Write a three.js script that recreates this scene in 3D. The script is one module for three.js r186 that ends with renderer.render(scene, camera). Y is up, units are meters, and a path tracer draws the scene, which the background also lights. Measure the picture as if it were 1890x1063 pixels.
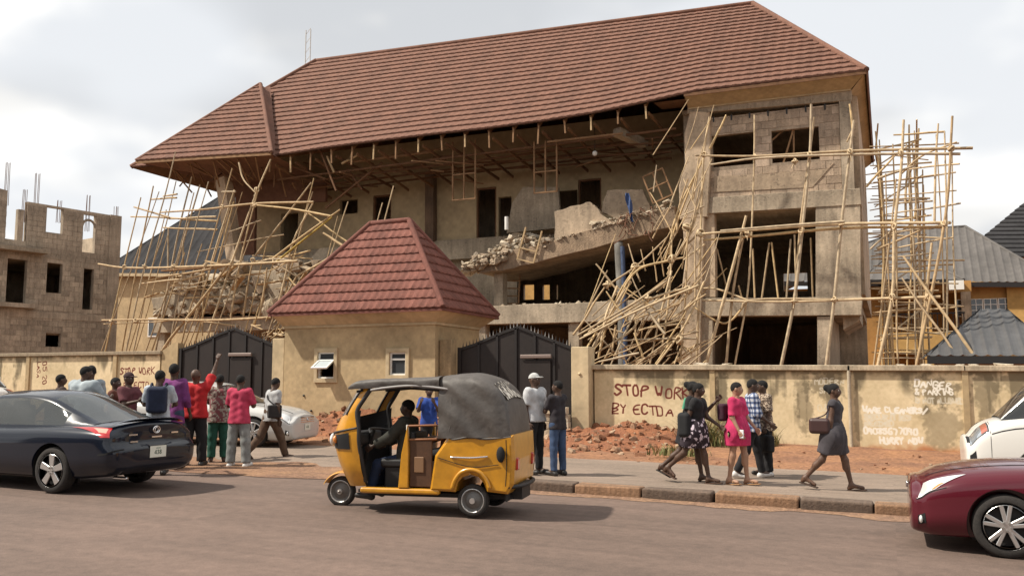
import * as THREE from 'three';
import { mergeGeometries, mergeVertices, toCreasedNormals } from 'three/addons/utils/BufferGeometryUtils.js';
import { RoundedBoxGeometry } from 'three/addons/geometries/RoundedBoxGeometry.js';
import { ConvexGeometry } from 'three/addons/geometries/ConvexGeometry.js';

// ---------- camera ----------
const scene = new THREE.Scene();
const camera = new THREE.PerspectiveCamera(35.71, 1890 / 1063, 0.1, 600);
camera.position.set(0, 1.8, 0);
camera.rotation.order = 'YXZ';
camera.rotation.set(THREE.MathUtils.degToRad(6), THREE.MathUtils.degToRad(22.8), 0);
const renderer = new THREE.WebGLRenderer();
renderer.toneMapping = THREE.LinearToneMapping;
renderer.toneMappingExposure = 1.24;
renderer.shadowMap.enabled = true;

// ---------- seeded randomness and noise ----------
function rngOf(seed) { let a = seed >>> 0; return () => { a = (a + 0x6D2B79F5) | 0; let t = Math.imul(a ^ (a >>> 15), 1 | a); t = (t + Math.imul(t ^ (t >>> 7), 61 | t)) ^ t; return ((t ^ (t >>> 14)) >>> 0) / 4294967296; }; }
let rnd = rngOf(7);
const rr = (a, b) => a + (b - a) * rnd();
const clamp = (x, a, b) => Math.min(b, Math.max(a, x)), mix = (a, b, t) => a + (b - a) * t;
const sst = (a, b, x) => { const t = clamp((x - a) / (b - a), 0, 1); return t * t * (3 - 2 * t); };
const hsh = (x, y, s) => { let h = Math.imul(x, 374761393) + Math.imul(y, 668265263) + Math.imul(s, 1442695041); h = Math.imul(h ^ (h >>> 13), 1274126177); return ((h ^ (h >>> 16)) >>> 0) / 4294967296; };
function vn(x, y, p, s) {                                   // value noise, periodic in p cells
  const xi = Math.floor(x), yi = Math.floor(y), fx = x - xi, fy = y - yi, m = (n) => ((n % p) + p) % p;
  const u = fx * fx * (3 - 2 * fx), v = fy * fy * (3 - 2 * fy), a = m(xi), b = m(xi + 1), c = m(yi), d = m(yi + 1);
  return mix(mix(hsh(a, c, s), hsh(b, c, s), u), mix(hsh(a, d, s), hsh(b, d, s), u), v);
}
function fbm(u, v, p, o, s) { let t = 0, a = 0.5, n = 0; for (let i = 0; i < o; i++) { t += a * vn(u * p, v * p, p, s + i); n += a; a *= 0.5; p *= 2; } return t / n; }

// ---------- sky and sun ----------
{
  const w = 1024, h = 512, d = new Float32Array(w * h * 4);
  for (let j = 0; j < h; j++) for (let i = 0; i < w; i++) {
    const el = ((j + 0.5) / h - 0.5) * Math.PI, az = ((i + 0.5) / w - 0.5) * 2 * Math.PI, y = Math.sin(el);
    const k = 1 / (Math.max(y, 0) + 0.16), cx = Math.cos(el) * Math.cos(az) * k, cz = Math.cos(el) * Math.sin(az) * k;
    const n = fbm((cx * 0.13 + 40) / 4, (cz * 0.13 + 40) / 4, 64, 6, 11), n2 = fbm((cx * 0.07 + 30) / 4, (cz * 0.07 + 33) / 4, 64, 4, 31);
    const c = sst(0.40, 0.58, n), g = sst(0.42, 0.60, n2);
    let r = mix(0.66, 0.90, c), gg = mix(0.685, 0.895, c), b = mix(0.72, 0.88, c);
    const hz = Math.exp(-Math.max(y, 0) * 5) * 0.6, dk = 1 - 0.22 * g;
    r = mix(r * dk, 0.86, hz); gg = mix(gg * dk, 0.855, hz); b = mix(b * dk, 0.84, hz);
    if (y < 0) { r = 0.25; gg = 0.2; b = 0.15; }
    d.set([r, gg, b, 1], (j * w + i) * 4);
  }
  const t = new THREE.DataTexture(d, w, h, THREE.RGBAFormat, THREE.FloatType);
  t.mapping = THREE.EquirectangularReflectionMapping; t.magFilter = t.minFilter = THREE.LinearFilter; t.wrapS = THREE.RepeatWrapping; t.needsUpdate = true;
  scene.background = t; scene.environment = t;
}
const sun = new THREE.DirectionalLight(new THREE.Color().setRGB(1, 0.93, 0.81), 4.75);
sun.position.set(-38.8, 46.3, 1.3); sun.target.position.set(-6, 0, -18);
sun.castShadow = true; sun.shadow.radius = 3; sun.shadow.mapSize.set(4096, 4096);
Object.assign(sun.shadow.camera, { left: -45, right: 45, top: 45, bottom: -45, near: 1, far: 160 });
scene.add(sun, sun.target);

// ---------- helpers ----------
const V = (x, y, z) => new THREE.Vector3(x, y, z), VA = (a) => new THREE.Vector3(...a);
const SLOPE = -0.017, gy = (x) => SLOPE * x;               // the street climbs gently
const RAD = Math.PI / 180;
function tex(size, fn, srgb = true, tile = 1) {
  const d = new Uint8Array(size * size * 4);
  for (let j = 0; j < size; j++) for (let i = 0; i < size; i++) { const c = fn((i + 0.5) / size, (j + 0.5) / size); const k = (j * size + i) * 4; if (typeof c === 'number') d[k] = d[k + 1] = d[k + 2] = clamp(c, 0, 255); else { d[k] = clamp(c[0], 0, 255); d[k + 1] = clamp(c[1], 0, 255); d[k + 2] = clamp(c[2], 0, 255); } d[k + 3] = 255; }
  const t = new THREE.DataTexture(d, size, size); t.wrapS = t.wrapT = THREE.RepeatWrapping; t.magFilter = THREE.LinearFilter; t.minFilter = THREE.LinearMipmapLinearFilter; t.generateMipmaps = true;
  if (srgb) t.colorSpace = THREE.SRGBColorSpace; t.repeat.set(1 / tile, 1 / tile); t.needsUpdate = true; return t;
}
const retile = (t, s) => { const c = t.clone(); c.repeat.set(1 / s, 1 / s); c.needsUpdate = true; return c; };
function mat(rgb, roughness = 0.85, o = {}) { const { phys, ...x } = o; const m = phys ? new THREE.MeshPhysicalMaterial({ roughness, ...x }) : new THREE.MeshStandardMaterial({ roughness, ...x }); m.color.setRGB(...rgb); return m; }
function uvBox(g) {                                          // uv in metres by the dominant axis of each face
  const p = g.attributes.position, n = p.count, uv = new Float32Array(n * 2), a = V(0, 0, 0), b = V(0, 0, 0), c = V(0, 0, 0);
  for (let i = 0; i < n; i += 3) {
    a.fromBufferAttribute(p, i); b.fromBufferAttribute(p, i + 1).sub(a); c.fromBufferAttribute(p, i + 2).sub(a); b.cross(c);
    const x = Math.abs(b.x), y = Math.abs(b.y), z = Math.abs(b.z);
    for (let k = 0; k < 3; k++) { const X = p.getX(i + k), Y = p.getY(i + k), Z = p.getZ(i + k); const w = y > x && y > z ? [X, Z] : x > z ? [Z, Y] : [X, Y]; uv[(i + k) * 2] = w[0]; uv[(i + k) * 2 + 1] = w[1]; }
  }
  g.setAttribute('uv', new THREE.BufferAttribute(uv, 2)); return g;
}
function prep(g) {
  const keep = g.userData.keepUV && g.attributes.uv;
  if (g.index) g = g.toNonIndexed();
  if (!g.attributes.normal) g.computeVertexNormals();
  for (const k of Object.keys(g.attributes)) if (!['position', 'normal', 'uv', 'color'].includes(k)) g.deleteAttribute(k);
  return keep ? g : uvBox(g);
}
function geo(list) { const l = (Array.isArray(list) ? list : [list]).map((g) => { const k = prep(g); k.userData = {}; return k; }); return l.length === 1 ? l[0] : mergeGeometries(l); }
const names = new Map();
function numbered(n) { const k = names.get(n) ?? 0; names.set(n, k + 1); return k ? n + '_' + String(k).padStart(3, '0') : n; }
function mesh(name, g, m, parent) { const o = new THREE.Mesh(geo(g), m); o.castShadow = o.receiveShadow = true; if (parent) { o.name = name; parent.add(o); } else { o.name = numbered(name); scene.add(o); } return o; }
function shared(name, g, m, parent) { const o = new THREE.Mesh(g, m); o.castShadow = o.receiveShadow = true; o.name = name; parent.add(o); return o; }
function tag(o, label, category, group) { o.userData.kind = 'thing'; o.userData.label = label; o.userData.category = category; if (group) o.userData.group = group; return o; }
function struct(o, label) { o.userData.kind = 'structure'; if (label) o.userData.label = label; return o; }
function thing(name, label, category, pos = [0, 0, 0], ry = 0, group) { const o = new THREE.Group(); o.name = numbered(name); o.position.set(...pos); o.rotation.y = ry; scene.add(o); return tag(o, label, category, group); }
function sub(name, parent) { const o = new THREE.Group(); o.name = name; parent.add(o); return o; }
const box = (w, h, d, x = 0, y = 0, z = 0, ry = 0, rz = 0) => { const g = new THREE.BoxGeometry(w, h, d); if (rz) g.rotateZ(rz); if (ry) g.rotateY(ry); return g.translate(x, y, z); };
const rbox = (w, h, d, r, x = 0, y = 0, z = 0) => new RoundedBoxGeometry(w, h, d, 2, r).translate(x, y, z);
const bx = (x0, x1, y0, y1, z0, z1) => box(Math.abs(x1 - x0), Math.abs(y1 - y0), Math.abs(z1 - z0), (x0 + x1) / 2, (y0 + y1) / 2, (z0 + z1) / 2);
function bar(p, q, w, h = w) {                              // a straight timber from p to q
  const a = VA(p), b = VA(q), l = a.distanceTo(b), g = new THREE.BoxGeometry(w, h, l);
  const m = new THREE.Matrix4().lookAt(a, b, Math.abs(b.y - a.y) / l > 0.98 ? V(0, 0, 1) : V(0, 1, 0)); g.applyMatrix4(m); return g.translate((a.x + b.x) / 2, (a.y + b.y) / 2, (a.z + b.z) / 2);
}
function tube(pts, rad, seg = 7, n = 0) {                   // a tapered tube through points
  const P = pts.map(VA), curve = P.length > 2 ? new THREE.CatmullRomCurve3(P) : new THREE.LineCurve3(P[0], P[1]), N = n || (P.length > 2 ? P.length * 4 : 1);
  const R = (t) => Array.isArray(rad) ? (() => { const k = t * (rad.length - 1), i = Math.min(rad.length - 2, Math.floor(k)); return mix(rad[i], rad[i + 1], k - i); })() : rad;
  const pos = [], idx = []; let nx = null;
  for (let i = 0; i <= N; i++) {
    const t = i / N, c = curve.getPoint(t), d = curve.getTangent(t).normalize();
    if (!nx) nx = Math.abs(d.y) < 0.9 ? V(0, 1, 0) : V(1, 0, 0);
    nx = nx.clone().addScaledVector(d, -nx.dot(d)).normalize(); const ny = d.clone().cross(nx);
    for (let k = 0; k < seg; k++) { const a = k / seg * 2 * Math.PI, r = R(t); pos.push(c.x + r * (nx.x * Math.cos(a) + ny.x * Math.sin(a)), c.y + r * (nx.y * Math.cos(a) + ny.y * Math.sin(a)), c.z + r * (nx.z * Math.cos(a) + ny.z * Math.sin(a))); }
  }
  for (let i = 0; i < N; i++) for (let k = 0; k < seg; k++) { const a = i * seg + k, b = i * seg + (k + 1) % seg, c = a + seg, d = b + seg; idx.push(a, b, c, b, d, c); }
  const e0 = pos.length / 3; const c0 = curve.getPoint(0), c1 = curve.getPoint(1); pos.push(c0.x, c0.y, c0.z, c1.x, c1.y, c1.z);
  for (let k = 0; k < seg; k++) { idx.push(e0, (k + 1) % seg, k); idx.push(e0 + 1, N * seg + k, N * seg + (k + 1) % seg); }
  const g = new THREE.BufferGeometry(); g.setAttribute('position', new THREE.Float32BufferAttribute(pos, 3)); g.setIndex(idx); g.computeVertexNormals(); return g;
}
function quadGrid(nu, nv, f, flip) {                         // a sheet f(u,v) -> [x,y,z]
  const pos = [], uv = [], idx = [];
  for (let j = 0; j <= nv; j++) for (let i = 0; i <= nu; i++) { pos.push(...f(i / nu, j / nv)); uv.push(i / nu, j / nv); }
  for (let j = 0; j < nv; j++) for (let i = 0; i < nu; i++) { const a = j * (nu + 1) + i, b = a + 1, c = a + nu + 1, d = c + 1; flip ? idx.push(a, c, b, b, c, d) : idx.push(a, b, c, b, d, c); }
  const g = new THREE.BufferGeometry(); g.setAttribute('position', new THREE.Float32BufferAttribute(pos, 3)); g.setAttribute('uv', new THREE.Float32BufferAttribute(uv, 2)); g.setIndex(idx); g.computeVertexNormals(); return g;
}
function slabPoly(pts, holes, depth, bevel = 0) {            // a wall in the xy plane, front face at z=0, going back by depth
  const s = new THREE.Shape(pts.map(([x, y]) => new THREE.Vector2(x, y)));
  for (const h of holes ?? []) s.holes.push(new THREE.Path(h.map(([x, y]) => new THREE.Vector2(x, y))));
  return new THREE.ExtrudeGeometry(s, { depth, bevelEnabled: bevel > 0, bevelSize: bevel, bevelThickness: bevel, bevelSegments: 1, curveSegments: 10 }).translate(0, 0, -depth);
}
const rect = (x0, y0, x1, y1) => [[x0, y0], [x1, y0], [x1, y1], [x0, y1]];
function chunk(r, sx = 1, sy = 1, sz = 1) {                   // a broken lump
  const pts = []; for (let i = 0; i < 13; i++) { const v = V(rnd() - 0.5, rnd() - 0.5, rnd() - 0.5); v.divideScalar(Math.max(Math.abs(v.x), Math.abs(v.y), Math.abs(v.z)) * 1.05).multiplyScalar(rr(0.75, 1)); pts.push(v.multiply(V(r * sx, r * sy, r * sz))); }
  const g = new ConvexGeometry(pts); g.computeVertexNormals(); return g;
}
const lathe = (pts, n = 28) => new THREE.LatheGeometry(pts.map(([x, y]) => new THREE.Vector2(x, y)), n);

// ---------- textures and materials ----------
const T = {};
T.mottle = tex(512, (u, v) => { const a = fbm(u, v, 4, 6, 3), b = fbm(u, v, 32, 4, 9); return 214 + 58 * (a - 0.5) + 40 * (b - 0.5); }, true, 3);
T.fine = tex(512, (u, v) => 215 + 70 * (fbm(u, v, 6, 3, 5) - 0.5) + 90 * (hsh(Math.floor(u * 512), Math.floor(v * 512), 2) - 0.5) + 70 * (fbm(u, v, 64, 3, 15) - 0.5), true, 1.2);
T.bump = tex(512, (u, v) => 128 + 160 * (fbm(u, v, 16, 6, 21) - 0.5), false, 1);
T.concrete = tex(512, (u, v) => { const a = fbm(u, v, 3, 6, 41), st = fbm(u * 1.0, v * 0.12, 32, 3, 44), p = fbm(u, v, 40, 3, 47); const k = 212 + 74 * (a - 0.5) + 46 * (st - 0.5) + 50 * (p - 0.5) - (p > 0.7 ? 36 : 0); return [k, k * 0.985, k * 0.96]; }, true, 2.5);
T.earth = tex(512, (u, v) => { const a = fbm(u, v, 4, 6, 61), b = fbm(u, v, 40, 4, 65), s = hsh(Math.floor(u * 512), Math.floor(v * 512), 66); const k = 205 + 80 * (a - 0.5) + 80 * (b - 0.5) + 40 * (s - 0.5); return [k + 6, k, k - 6 - 30 * (a - 0.5)]; }, true, 2.2);
T.asphalt = tex(1024, (u, v) => { const a = fbm(u, v, 3, 5, 71), b = fbm(u, v, 90, 3, 74), s = hsh(Math.floor(u * 1024), Math.floor(v * 1024), 75), l = fbm(u * 0.4, v * 5, 10, 3, 76); const k = 210 + 44 * (a - 0.5) + 34 * (b - 0.5) + 34 * (s - 0.5) + 36 * (l - 0.5); return [k + 3 * (a - 0.5), k, k]; }, true, 7.9);
T.bamboo = tex(256, (u, v) => { const a = fbm(u, v, 8, 4, 81), b = fbm(u * 1, v * 1, 2, 3, 85); const k = 208 + 80 * (a - 0.5) + 80 * (b - 0.5); return [k + 8, k, k - 12]; }, true, 0.9);
T.roof = tex(512, (u, v) => { const a = fbm(u, v, 5, 6, 91), s = hsh(Math.floor(u * 512), Math.floor(v * 512), 92), b = fbm(u, v, 60, 2, 94); const k = 212 + 70 * (a - 0.5) + 45 * (s - 0.5) + 60 * (b - 0.5); return [k, k - 2, k - 4]; }, true, 1.6);
T.cloth = tex(256, (u, v) => 218 + 60 * (fbm(u, v, 8, 5, 101) - 0.5) + 24 * Math.sin(u * 400) * Math.sin(v * 400), true, 0.5);
const bumpOf = (s, k) => ({ bumpMap: retile(T.bump, s), bumpScale: k });
const M = {
  plaster: mat([0.60, 0.445, 0.25], 0.92, { map: T.mottle, ...bumpOf(1.1, 0.004) }),
  plasterPale: mat([0.70, 0.55, 0.34], 0.92, { map: retile(T.mottle, 4.1), ...bumpOf(1.3, 0.003) }),
  innerWall: mat([0.58, 0.44, 0.26], 0.92, { map: retile(T.mottle, 5.3), ...bumpOf(1.3, 0.003) }),
  concrete: mat([0.57, 0.475, 0.365], 0.93, { map: T.concrete, ...bumpOf(0.8, 0.008) }),
  rawPlaster: mat([0.64, 0.50, 0.365], 0.93, { map: retile(T.concrete, 3.9), ...bumpOf(0.7, 0.008) }),
  mortar: mat([0.50, 0.395, 0.30], 0.95, { map: retile(T.concrete, 2.1) }),
  blockGrey: [[0.57, 0.475, 0.375], [0.563, 0.468, 0.37], [0.577, 0.482, 0.38]].map((c, i) => mat(c, 0.94, { map: retile(T.concrete, 1.9 + 0.3 * i), ...bumpOf(0.5, 0.006) })),
  block: [[0.60, 0.465, 0.35], [0.585, 0.45, 0.34], [0.615, 0.48, 0.365], [0.595, 0.465, 0.36]].map((c, i) => mat(c, 0.94, { map: retile(T.concrete, 1.7 + 0.3 * i), ...bumpOf(0.5, 0.006) })),
  rubble: [[0.68, 0.57, 0.43], [0.56, 0.44, 0.32], [0.76, 0.66, 0.53], [0.48, 0.37, 0.27]].map((c) => mat(c, 0.95, { map: retile(T.concrete, 0.9), ...bumpOf(0.4, 0.01) })),
  redRubble: [[0.42, 0.20, 0.11], [0.50, 0.29, 0.18], [0.36, 0.16, 0.085], [0.60, 0.42, 0.29]].map((c) => mat(c, 0.96, { map: retile(T.concrete, 0.8), ...bumpOf(0.3, 0.01) })),
  earth: mat([0.37, 0.19, 0.105], 0.97, { map: T.earth, ...bumpOf(0.7, 0.03) }),
  earthRed: mat([0.36, 0.15, 0.075], 0.97, { map: retile(T.earth, 1.6), ...bumpOf(0.5, 0.04) }),
  asphalt: mat([0.215, 0.145, 0.113], 0.88, { map: T.asphalt, ...bumpOf(0.25, 0.004) }),
  walk: mat([0.34, 0.255, 0.195], 0.93, { map: retile(T.asphalt, 3.1), ...bumpOf(0.4, 0.006) }),
  roofTile: mat([0.25, 0.118, 0.078], 0.9, { map: T.roof, ...bumpOf(0.3, 0.004) }),
  roofRed: [[0.25, 0.090, 0.064], [0.225, 0.080, 0.057], [0.275, 0.102, 0.074]].map((c) => mat(c, 0.9, { map: retile(T.roof, 1.2), ...bumpOf(0.3, 0.003) })),
  roofGrey: mat([0.175, 0.158, 0.146], 0.85, { map: retile(T.mottle, 6), metalness: 0.15 }),
  roofDark: mat([0.058, 0.056, 0.058], 0.95, { phys: 1, specularIntensity: 0.3, map: retile(T.mottle, 5) }),
  timber: [[0.26, 0.145, 0.075], [0.20, 0.105, 0.055], [0.33, 0.20, 0.11]].map((c) => mat(c, 0.9, { map: retile(T.bamboo, 1.1) })),
  timberPale: mat([0.62, 0.47, 0.29], 0.9, { map: retile(T.bamboo, 1.3) }),
  bamboo: [[0.66, 0.51, 0.32], [0.74, 0.60, 0.41], [0.58, 0.43, 0.26], [0.54, 0.42, 0.28], [0.70, 0.53, 0.30], [0.60, 0.50, 0.37]].map((c) => mat(c, 0.75, { map: T.bamboo })),
  gate: mat([0.030, 0.021, 0.018], 0.55, { map: retile(T.mottle, 1.4), metalness: 0.2 }),
  gateTrim: mat([0.020, 0.016, 0.015], 0.5, { metalness: 0.2 }),
  white: mat([0.75, 0.73, 0.68], 0.5), whitePaint: mat([0.78, 0.76, 0.71], 0.8),
  black: mat([0.012, 0.011, 0.011], 0.6), rubber: mat([0.042, 0.036, 0.032], 0.9, { map: T.fine }),
  chrome: mat([0.75, 0.75, 0.76], 0.18, { metalness: 1 }), alloy: mat([0.62, 0.61, 0.6], 0.32, { metalness: 0.85 }), steel: mat([0.30, 0.28, 0.26], 0.5, { metalness: 0.7 }),
  rust: mat([0.22, 0.10, 0.055], 0.9, { map: retile(T.mottle, 0.6) }),
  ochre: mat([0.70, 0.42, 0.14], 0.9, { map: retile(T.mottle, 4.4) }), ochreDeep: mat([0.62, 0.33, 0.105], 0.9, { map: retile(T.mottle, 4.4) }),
  pane: mat([0.05, 0.055, 0.06], 0.06, { phys: 1, clearcoat: 0.6 }),
};

// ---------- ground, road, pavement ----------
const vnoise = (x, z, s) => fbm((x + 200) / 400, (z + 200) / 400, 200, 4, s) - 0.5;
struct(mesh('ground', quadGrid(60, 60, (u, v) => { const x = mix(-220, 220, u), z = mix(40, -300, v); return [x, gy(clamp(x, -60, 60)) - 0.06, z]; }), M.earth));
struct(mesh('road', quadGrid(40, 12, (u, v) => { const x = mix(-60, 60, u); return [x, gy(x), mix(14, -13.3, v)]; }), M.asphalt));
{
  const off = (x, z) => mix(0.012 + 0.1 * sst(-14.0, -15.6, z), 0.135, sst(-8.3, -7.6, x));
  struct(mesh('pavement', quadGrid(300, 30, (u, v) => { const x = mix(-60, 30, u), f = mix(-13.75 + 0.35 * vnoise(x, 3, 5), -13.4, sst(-7.9, -7.7, x)), z = mix(f, -17.7 + 0.5 * vnoise(x, 9, 6), v); return [x, gy(x) + off(x, z) + 0.02 * vnoise(x * 2, z * 2, 7), z]; }), M.walk));
  struct(mesh('sandy_road_edge', quadGrid(220, 8, (u, v) => { const x = mix(-32, -7.4, u), a = -12.75 - 0.5 * sst(-10, -7.6, x) + 0.9 * vnoise(x * 1.3, 1, 15), b = -14.5 + 1.1 * vnoise(x * 1.7, 5, 16); const z = mix(a, b, v); return [x, gy(x) + 0.008 + Math.max(0, off(x, z) - 0.008) * (v > 0.55 ? 1 : 0) + 0.035 * Math.sin(v * Math.PI) * (0.6 + vnoise(x * 3, z * 3, 18)), z]; }), mat([0.34, 0.20, 0.125], 0.97, { map: retile(T.earth, 1.9), ...bumpOf(0.5, 0.03) })));
  struct(mesh('earth_verge', quadGrid(360, 26, (u, v) => { const x = mix(-60, 30, u), z = mix(-17.45 + 0.4 * vnoise(x * 1.5, 2, 25), -21.7, v); return [x, gy(x) + 0.10 + 0.26 * v + 0.16 * vnoise(x * 2, z * 2, 26) * Math.min(1, v * 6), z]; }), M.earth));
  struct(mesh('yard_ground', quadGrid(80, 40, (u, v) => { const x = mix(-60, 30, u), z = mix(-21.5, -80, v); return [x, gy(x) + 0.30 + 0.3 * vnoise(x, z, 27), z]; }), M.earth));
}
struct(mesh('kerbside_sand', quadGrid(200, 6, (u, v) => { const x = mix(-7.4, 6, u), b = -13.2, a = -12.98 + 0.55 * vnoise(x * 2.3, 4, 35) + 0.2 * vnoise(x * 9, 7, 36); const z = mix(a, b - 0.02, v); return [x, gy(x) + 0.005 + 0.03 * v * v, z]; }), mat([0.36, 0.225, 0.15], 0.97, { map: retile(T.earth, 1.3), ...bumpOf(0.3, 0.02) })));
{ // kerb of painted blocks
  const k = sub('kerb', scene); struct(k, 'roadside kerb of long concrete blocks painted black and faded orange in turn');
  const dark = mat([0.17, 0.12, 0.092], 0.9, { map: retile(T.concrete, 0.8), ...bumpOf(0.4, 0.01) }), oran = mat([0.38, 0.225, 0.135], 0.9, { map: retile(T.concrete, 0.7), ...bumpOf(0.4, 0.01) });
  const e = [-7.5, -6.45, -5.42, -4.52, -3.47, -2.42, -1.22, -0.26, 0.8, 1.85, 2.9, 3.95, 5.0];
  for (let i = 0; i < e.length - 1; i++) {
    const x0 = e[i] + 0.008 + (i === 5 ? 0.03 : 0), x1 = e[i + 1] - 0.012, g = new RoundedBoxGeometry(x1 - x0, 0.42, 0.32, 2, 0.03); const p = g.attributes.position;
    for (let j = 0; j < p.count; j++) { const X = p.getX(j) + x0, Z = p.getZ(j); p.setXYZ(j, p.getX(j), p.getY(j) + 0.03 * vnoise(X * 9, Z * 9 + p.getY(j) * 11, 31), Z + 0.035 * vnoise(X * 8, p.getY(j) * 13, 32)); }
    g.rotateZ(SLOPE + rr(-0.008, 0.008)); g.rotateY(rr(-0.012, 0.012)); g.translate((x0 + x1) / 2, gy((x0 + x1) / 2) + rr(-0.005, 0.01) - 0.035, -13.36); g.computeVertexNormals();
    mesh('kerb_block', g, i % 2 ? oran : dark, k);
  }
}

// ---------- painted boundary walls ----------
const GLYPH = { A: '062046 1434', B: '0006 003041321303 03334405 060646', C: '4130100104163645', D: '0006 00304145360 6'.replace(' 6', '6'), E: '40000646 0333', G: '4130100105163645432 3'.replace(' 3', '3'), H: '0006 4046 0343', I: '2026', K: '0006 4003 0346', L: '000646', M: '0600234046', N: '06004640', O: '201001051636453010', P: '0600304132030 3'.replace(' 3', '3'), R: '06003041320303 1346', S: '41301001123344351605', T: '0040 2026', U: '000516364540', W: '0016233640', Y: '002340 2326', 0: '2010010516364530 20'.replace(' ', ''), 1: '112026', 2: '01103041420646', 3: '01304123 23443605', 5: '4000023243451605', 6: '4010040516364533 03', 7: '004026', 8: '201122334516051322 10', 9: '443110021334403536', '-': '0343', '/': '4006', '&': '460110302205163644', J: '4045361605' };
function paintPanel(wm, hm, seed, o) {                       // plaster with mould runs, soil splash and writing, all matter on the wall
  const px = 150, w = Math.round(wm * px), h = Math.round(hm * px), cv = document.createElement('canvas'); cv.width = w; cv.height = h;
  const c = cv.getContext('2d'), im = c.createImageData(w, h), q = 64;
  for (let j = 0; j < h; j++) for (let i = 0; i < w; i++) {
    const u = i / px + seed * 7.3, v = j / px, n = fbm(u / 16, v / 16, 16 * 2, 6, seed), f = fbm(u / 4, v / 4, q, 3, seed + 20) - 0.5;
    let r = 211 + 46 * (n - 0.5) + 22 * f, g = 191 + 44 * (n - 0.5) + 22 * f, b = 154 + 44 * (n - 0.5) + 22 * f;
    const run = fbm(u / 16, v / 160, 64, 4, seed + 5), len = fbm(u / 16, 0.3, 48, 3, seed + 9), br = fbm(u / 4, v / 4, 24, 4, seed + 13);
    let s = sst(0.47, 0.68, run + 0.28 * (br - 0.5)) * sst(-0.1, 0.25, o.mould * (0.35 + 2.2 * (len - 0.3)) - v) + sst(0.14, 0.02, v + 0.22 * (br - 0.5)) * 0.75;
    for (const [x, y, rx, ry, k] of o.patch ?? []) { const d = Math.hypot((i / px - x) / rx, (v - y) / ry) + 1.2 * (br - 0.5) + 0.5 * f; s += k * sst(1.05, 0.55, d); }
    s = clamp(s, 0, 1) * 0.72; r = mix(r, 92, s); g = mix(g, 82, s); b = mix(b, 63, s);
    const e = sst(o.soil + 0.22 * (br - 0.5) + 0.5 * (n - 0.5), o.soil - 0.3 + 0.5 * (n - 0.5), hm - 0.3 - v) * 0.7; r = mix(r, 158, e); g = mix(g, 84, e); b = mix(b, 44, e);
    im.data.set([r, g, b, 255], (j * w + i) * 4);
  }
  c.putImageData(im, 0, 0); const R = rngOf(seed + 99);
  for (const [s, x, y, size, col, wgt, dx = 0.62, dy = 0, turn = 0] of o.text ?? []) {   // brush strokes, letter by letter
    c.save(); c.translate(x * px, y * px); c.rotate(turn); c.strokeStyle = col; c.lineJoin = c.lineCap = 'round'; let k = 0;
    for (const ch of s.toUpperCase()) {
      const h = size * 0.74 * px * (0.9 + R() * 0.22), w = size * 0.46 * px * (0.9 + R() * 0.2) * (dx / 0.62), tl = (R() - 0.5) * 0.25, by = dy * k * px + (R() - 0.5) * size * 20;
      for (const st of (GLYPH[ch] ?? '').split(' ')) { if (st.length < 4) continue; const q = []; for (let i = 0; i < st.length; i += 2) { const u = +st[i] / 4, v = +st[i + 1] / 6; q.push([k * px + w * (u + (R() - 0.5) * 0.14) + tl * h * (1 - v), by - h * (1 - v) + h * (R() - 0.5) * 0.07]); }
        c.lineWidth = (wgt * 2.3 + 0.016) * px * (0.75 + R() * 0.5); c.beginPath(); c.moveTo(...q[0]); if (q.length === 2) c.lineTo(...q[1]); else { for (let i = 1; i < q.length - 1; i++) c.quadraticCurveTo(q[i][0], q[i][1], (q[i][0] + q[i + 1][0]) / 2, (q[i][1] + q[i + 1][1]) / 2); c.lineTo(...q[q.length - 1]); } c.stroke(); }
      k += size * dx * (ch === ' ' ? 0.7 : 'I1-/'.includes(ch) ? 0.7 : 1) * (0.92 + R() * 0.16);
    }
    c.restore();
  }
  const t = new THREE.CanvasTexture(cv); t.colorSpace = THREE.SRGBColorSpace; return mat([1, 1, 1], 0.93, { map: t });
}
function wallPanel(parent, x0, x1, yT0, yT1, z, seed, o) {
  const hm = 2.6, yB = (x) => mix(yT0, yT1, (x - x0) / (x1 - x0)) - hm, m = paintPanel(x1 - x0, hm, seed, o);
  const front = quadGrid(1, 1, (u, v) => { const x = mix(x0, x1, u); return [x, yB(x) + hm * v, z]; }); front.userData.keepUV = true;
  const core = slabPoly([[x0, yB(x0)], [x1, yB(x1)], [x1, yT1], [x0, yT0]], null, 0.2).translate(0, 0, z - 0.003);
  mesh('panel_core', core, M.plaster, parent); return mesh('painted_panel', front, m, parent);
}
const GRED = 'rgba(88,24,16,0.85)', GWHT = 'rgba(232,226,214,0.88)', GFAINT = 'rgba(214,206,190,0.6)';
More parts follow.
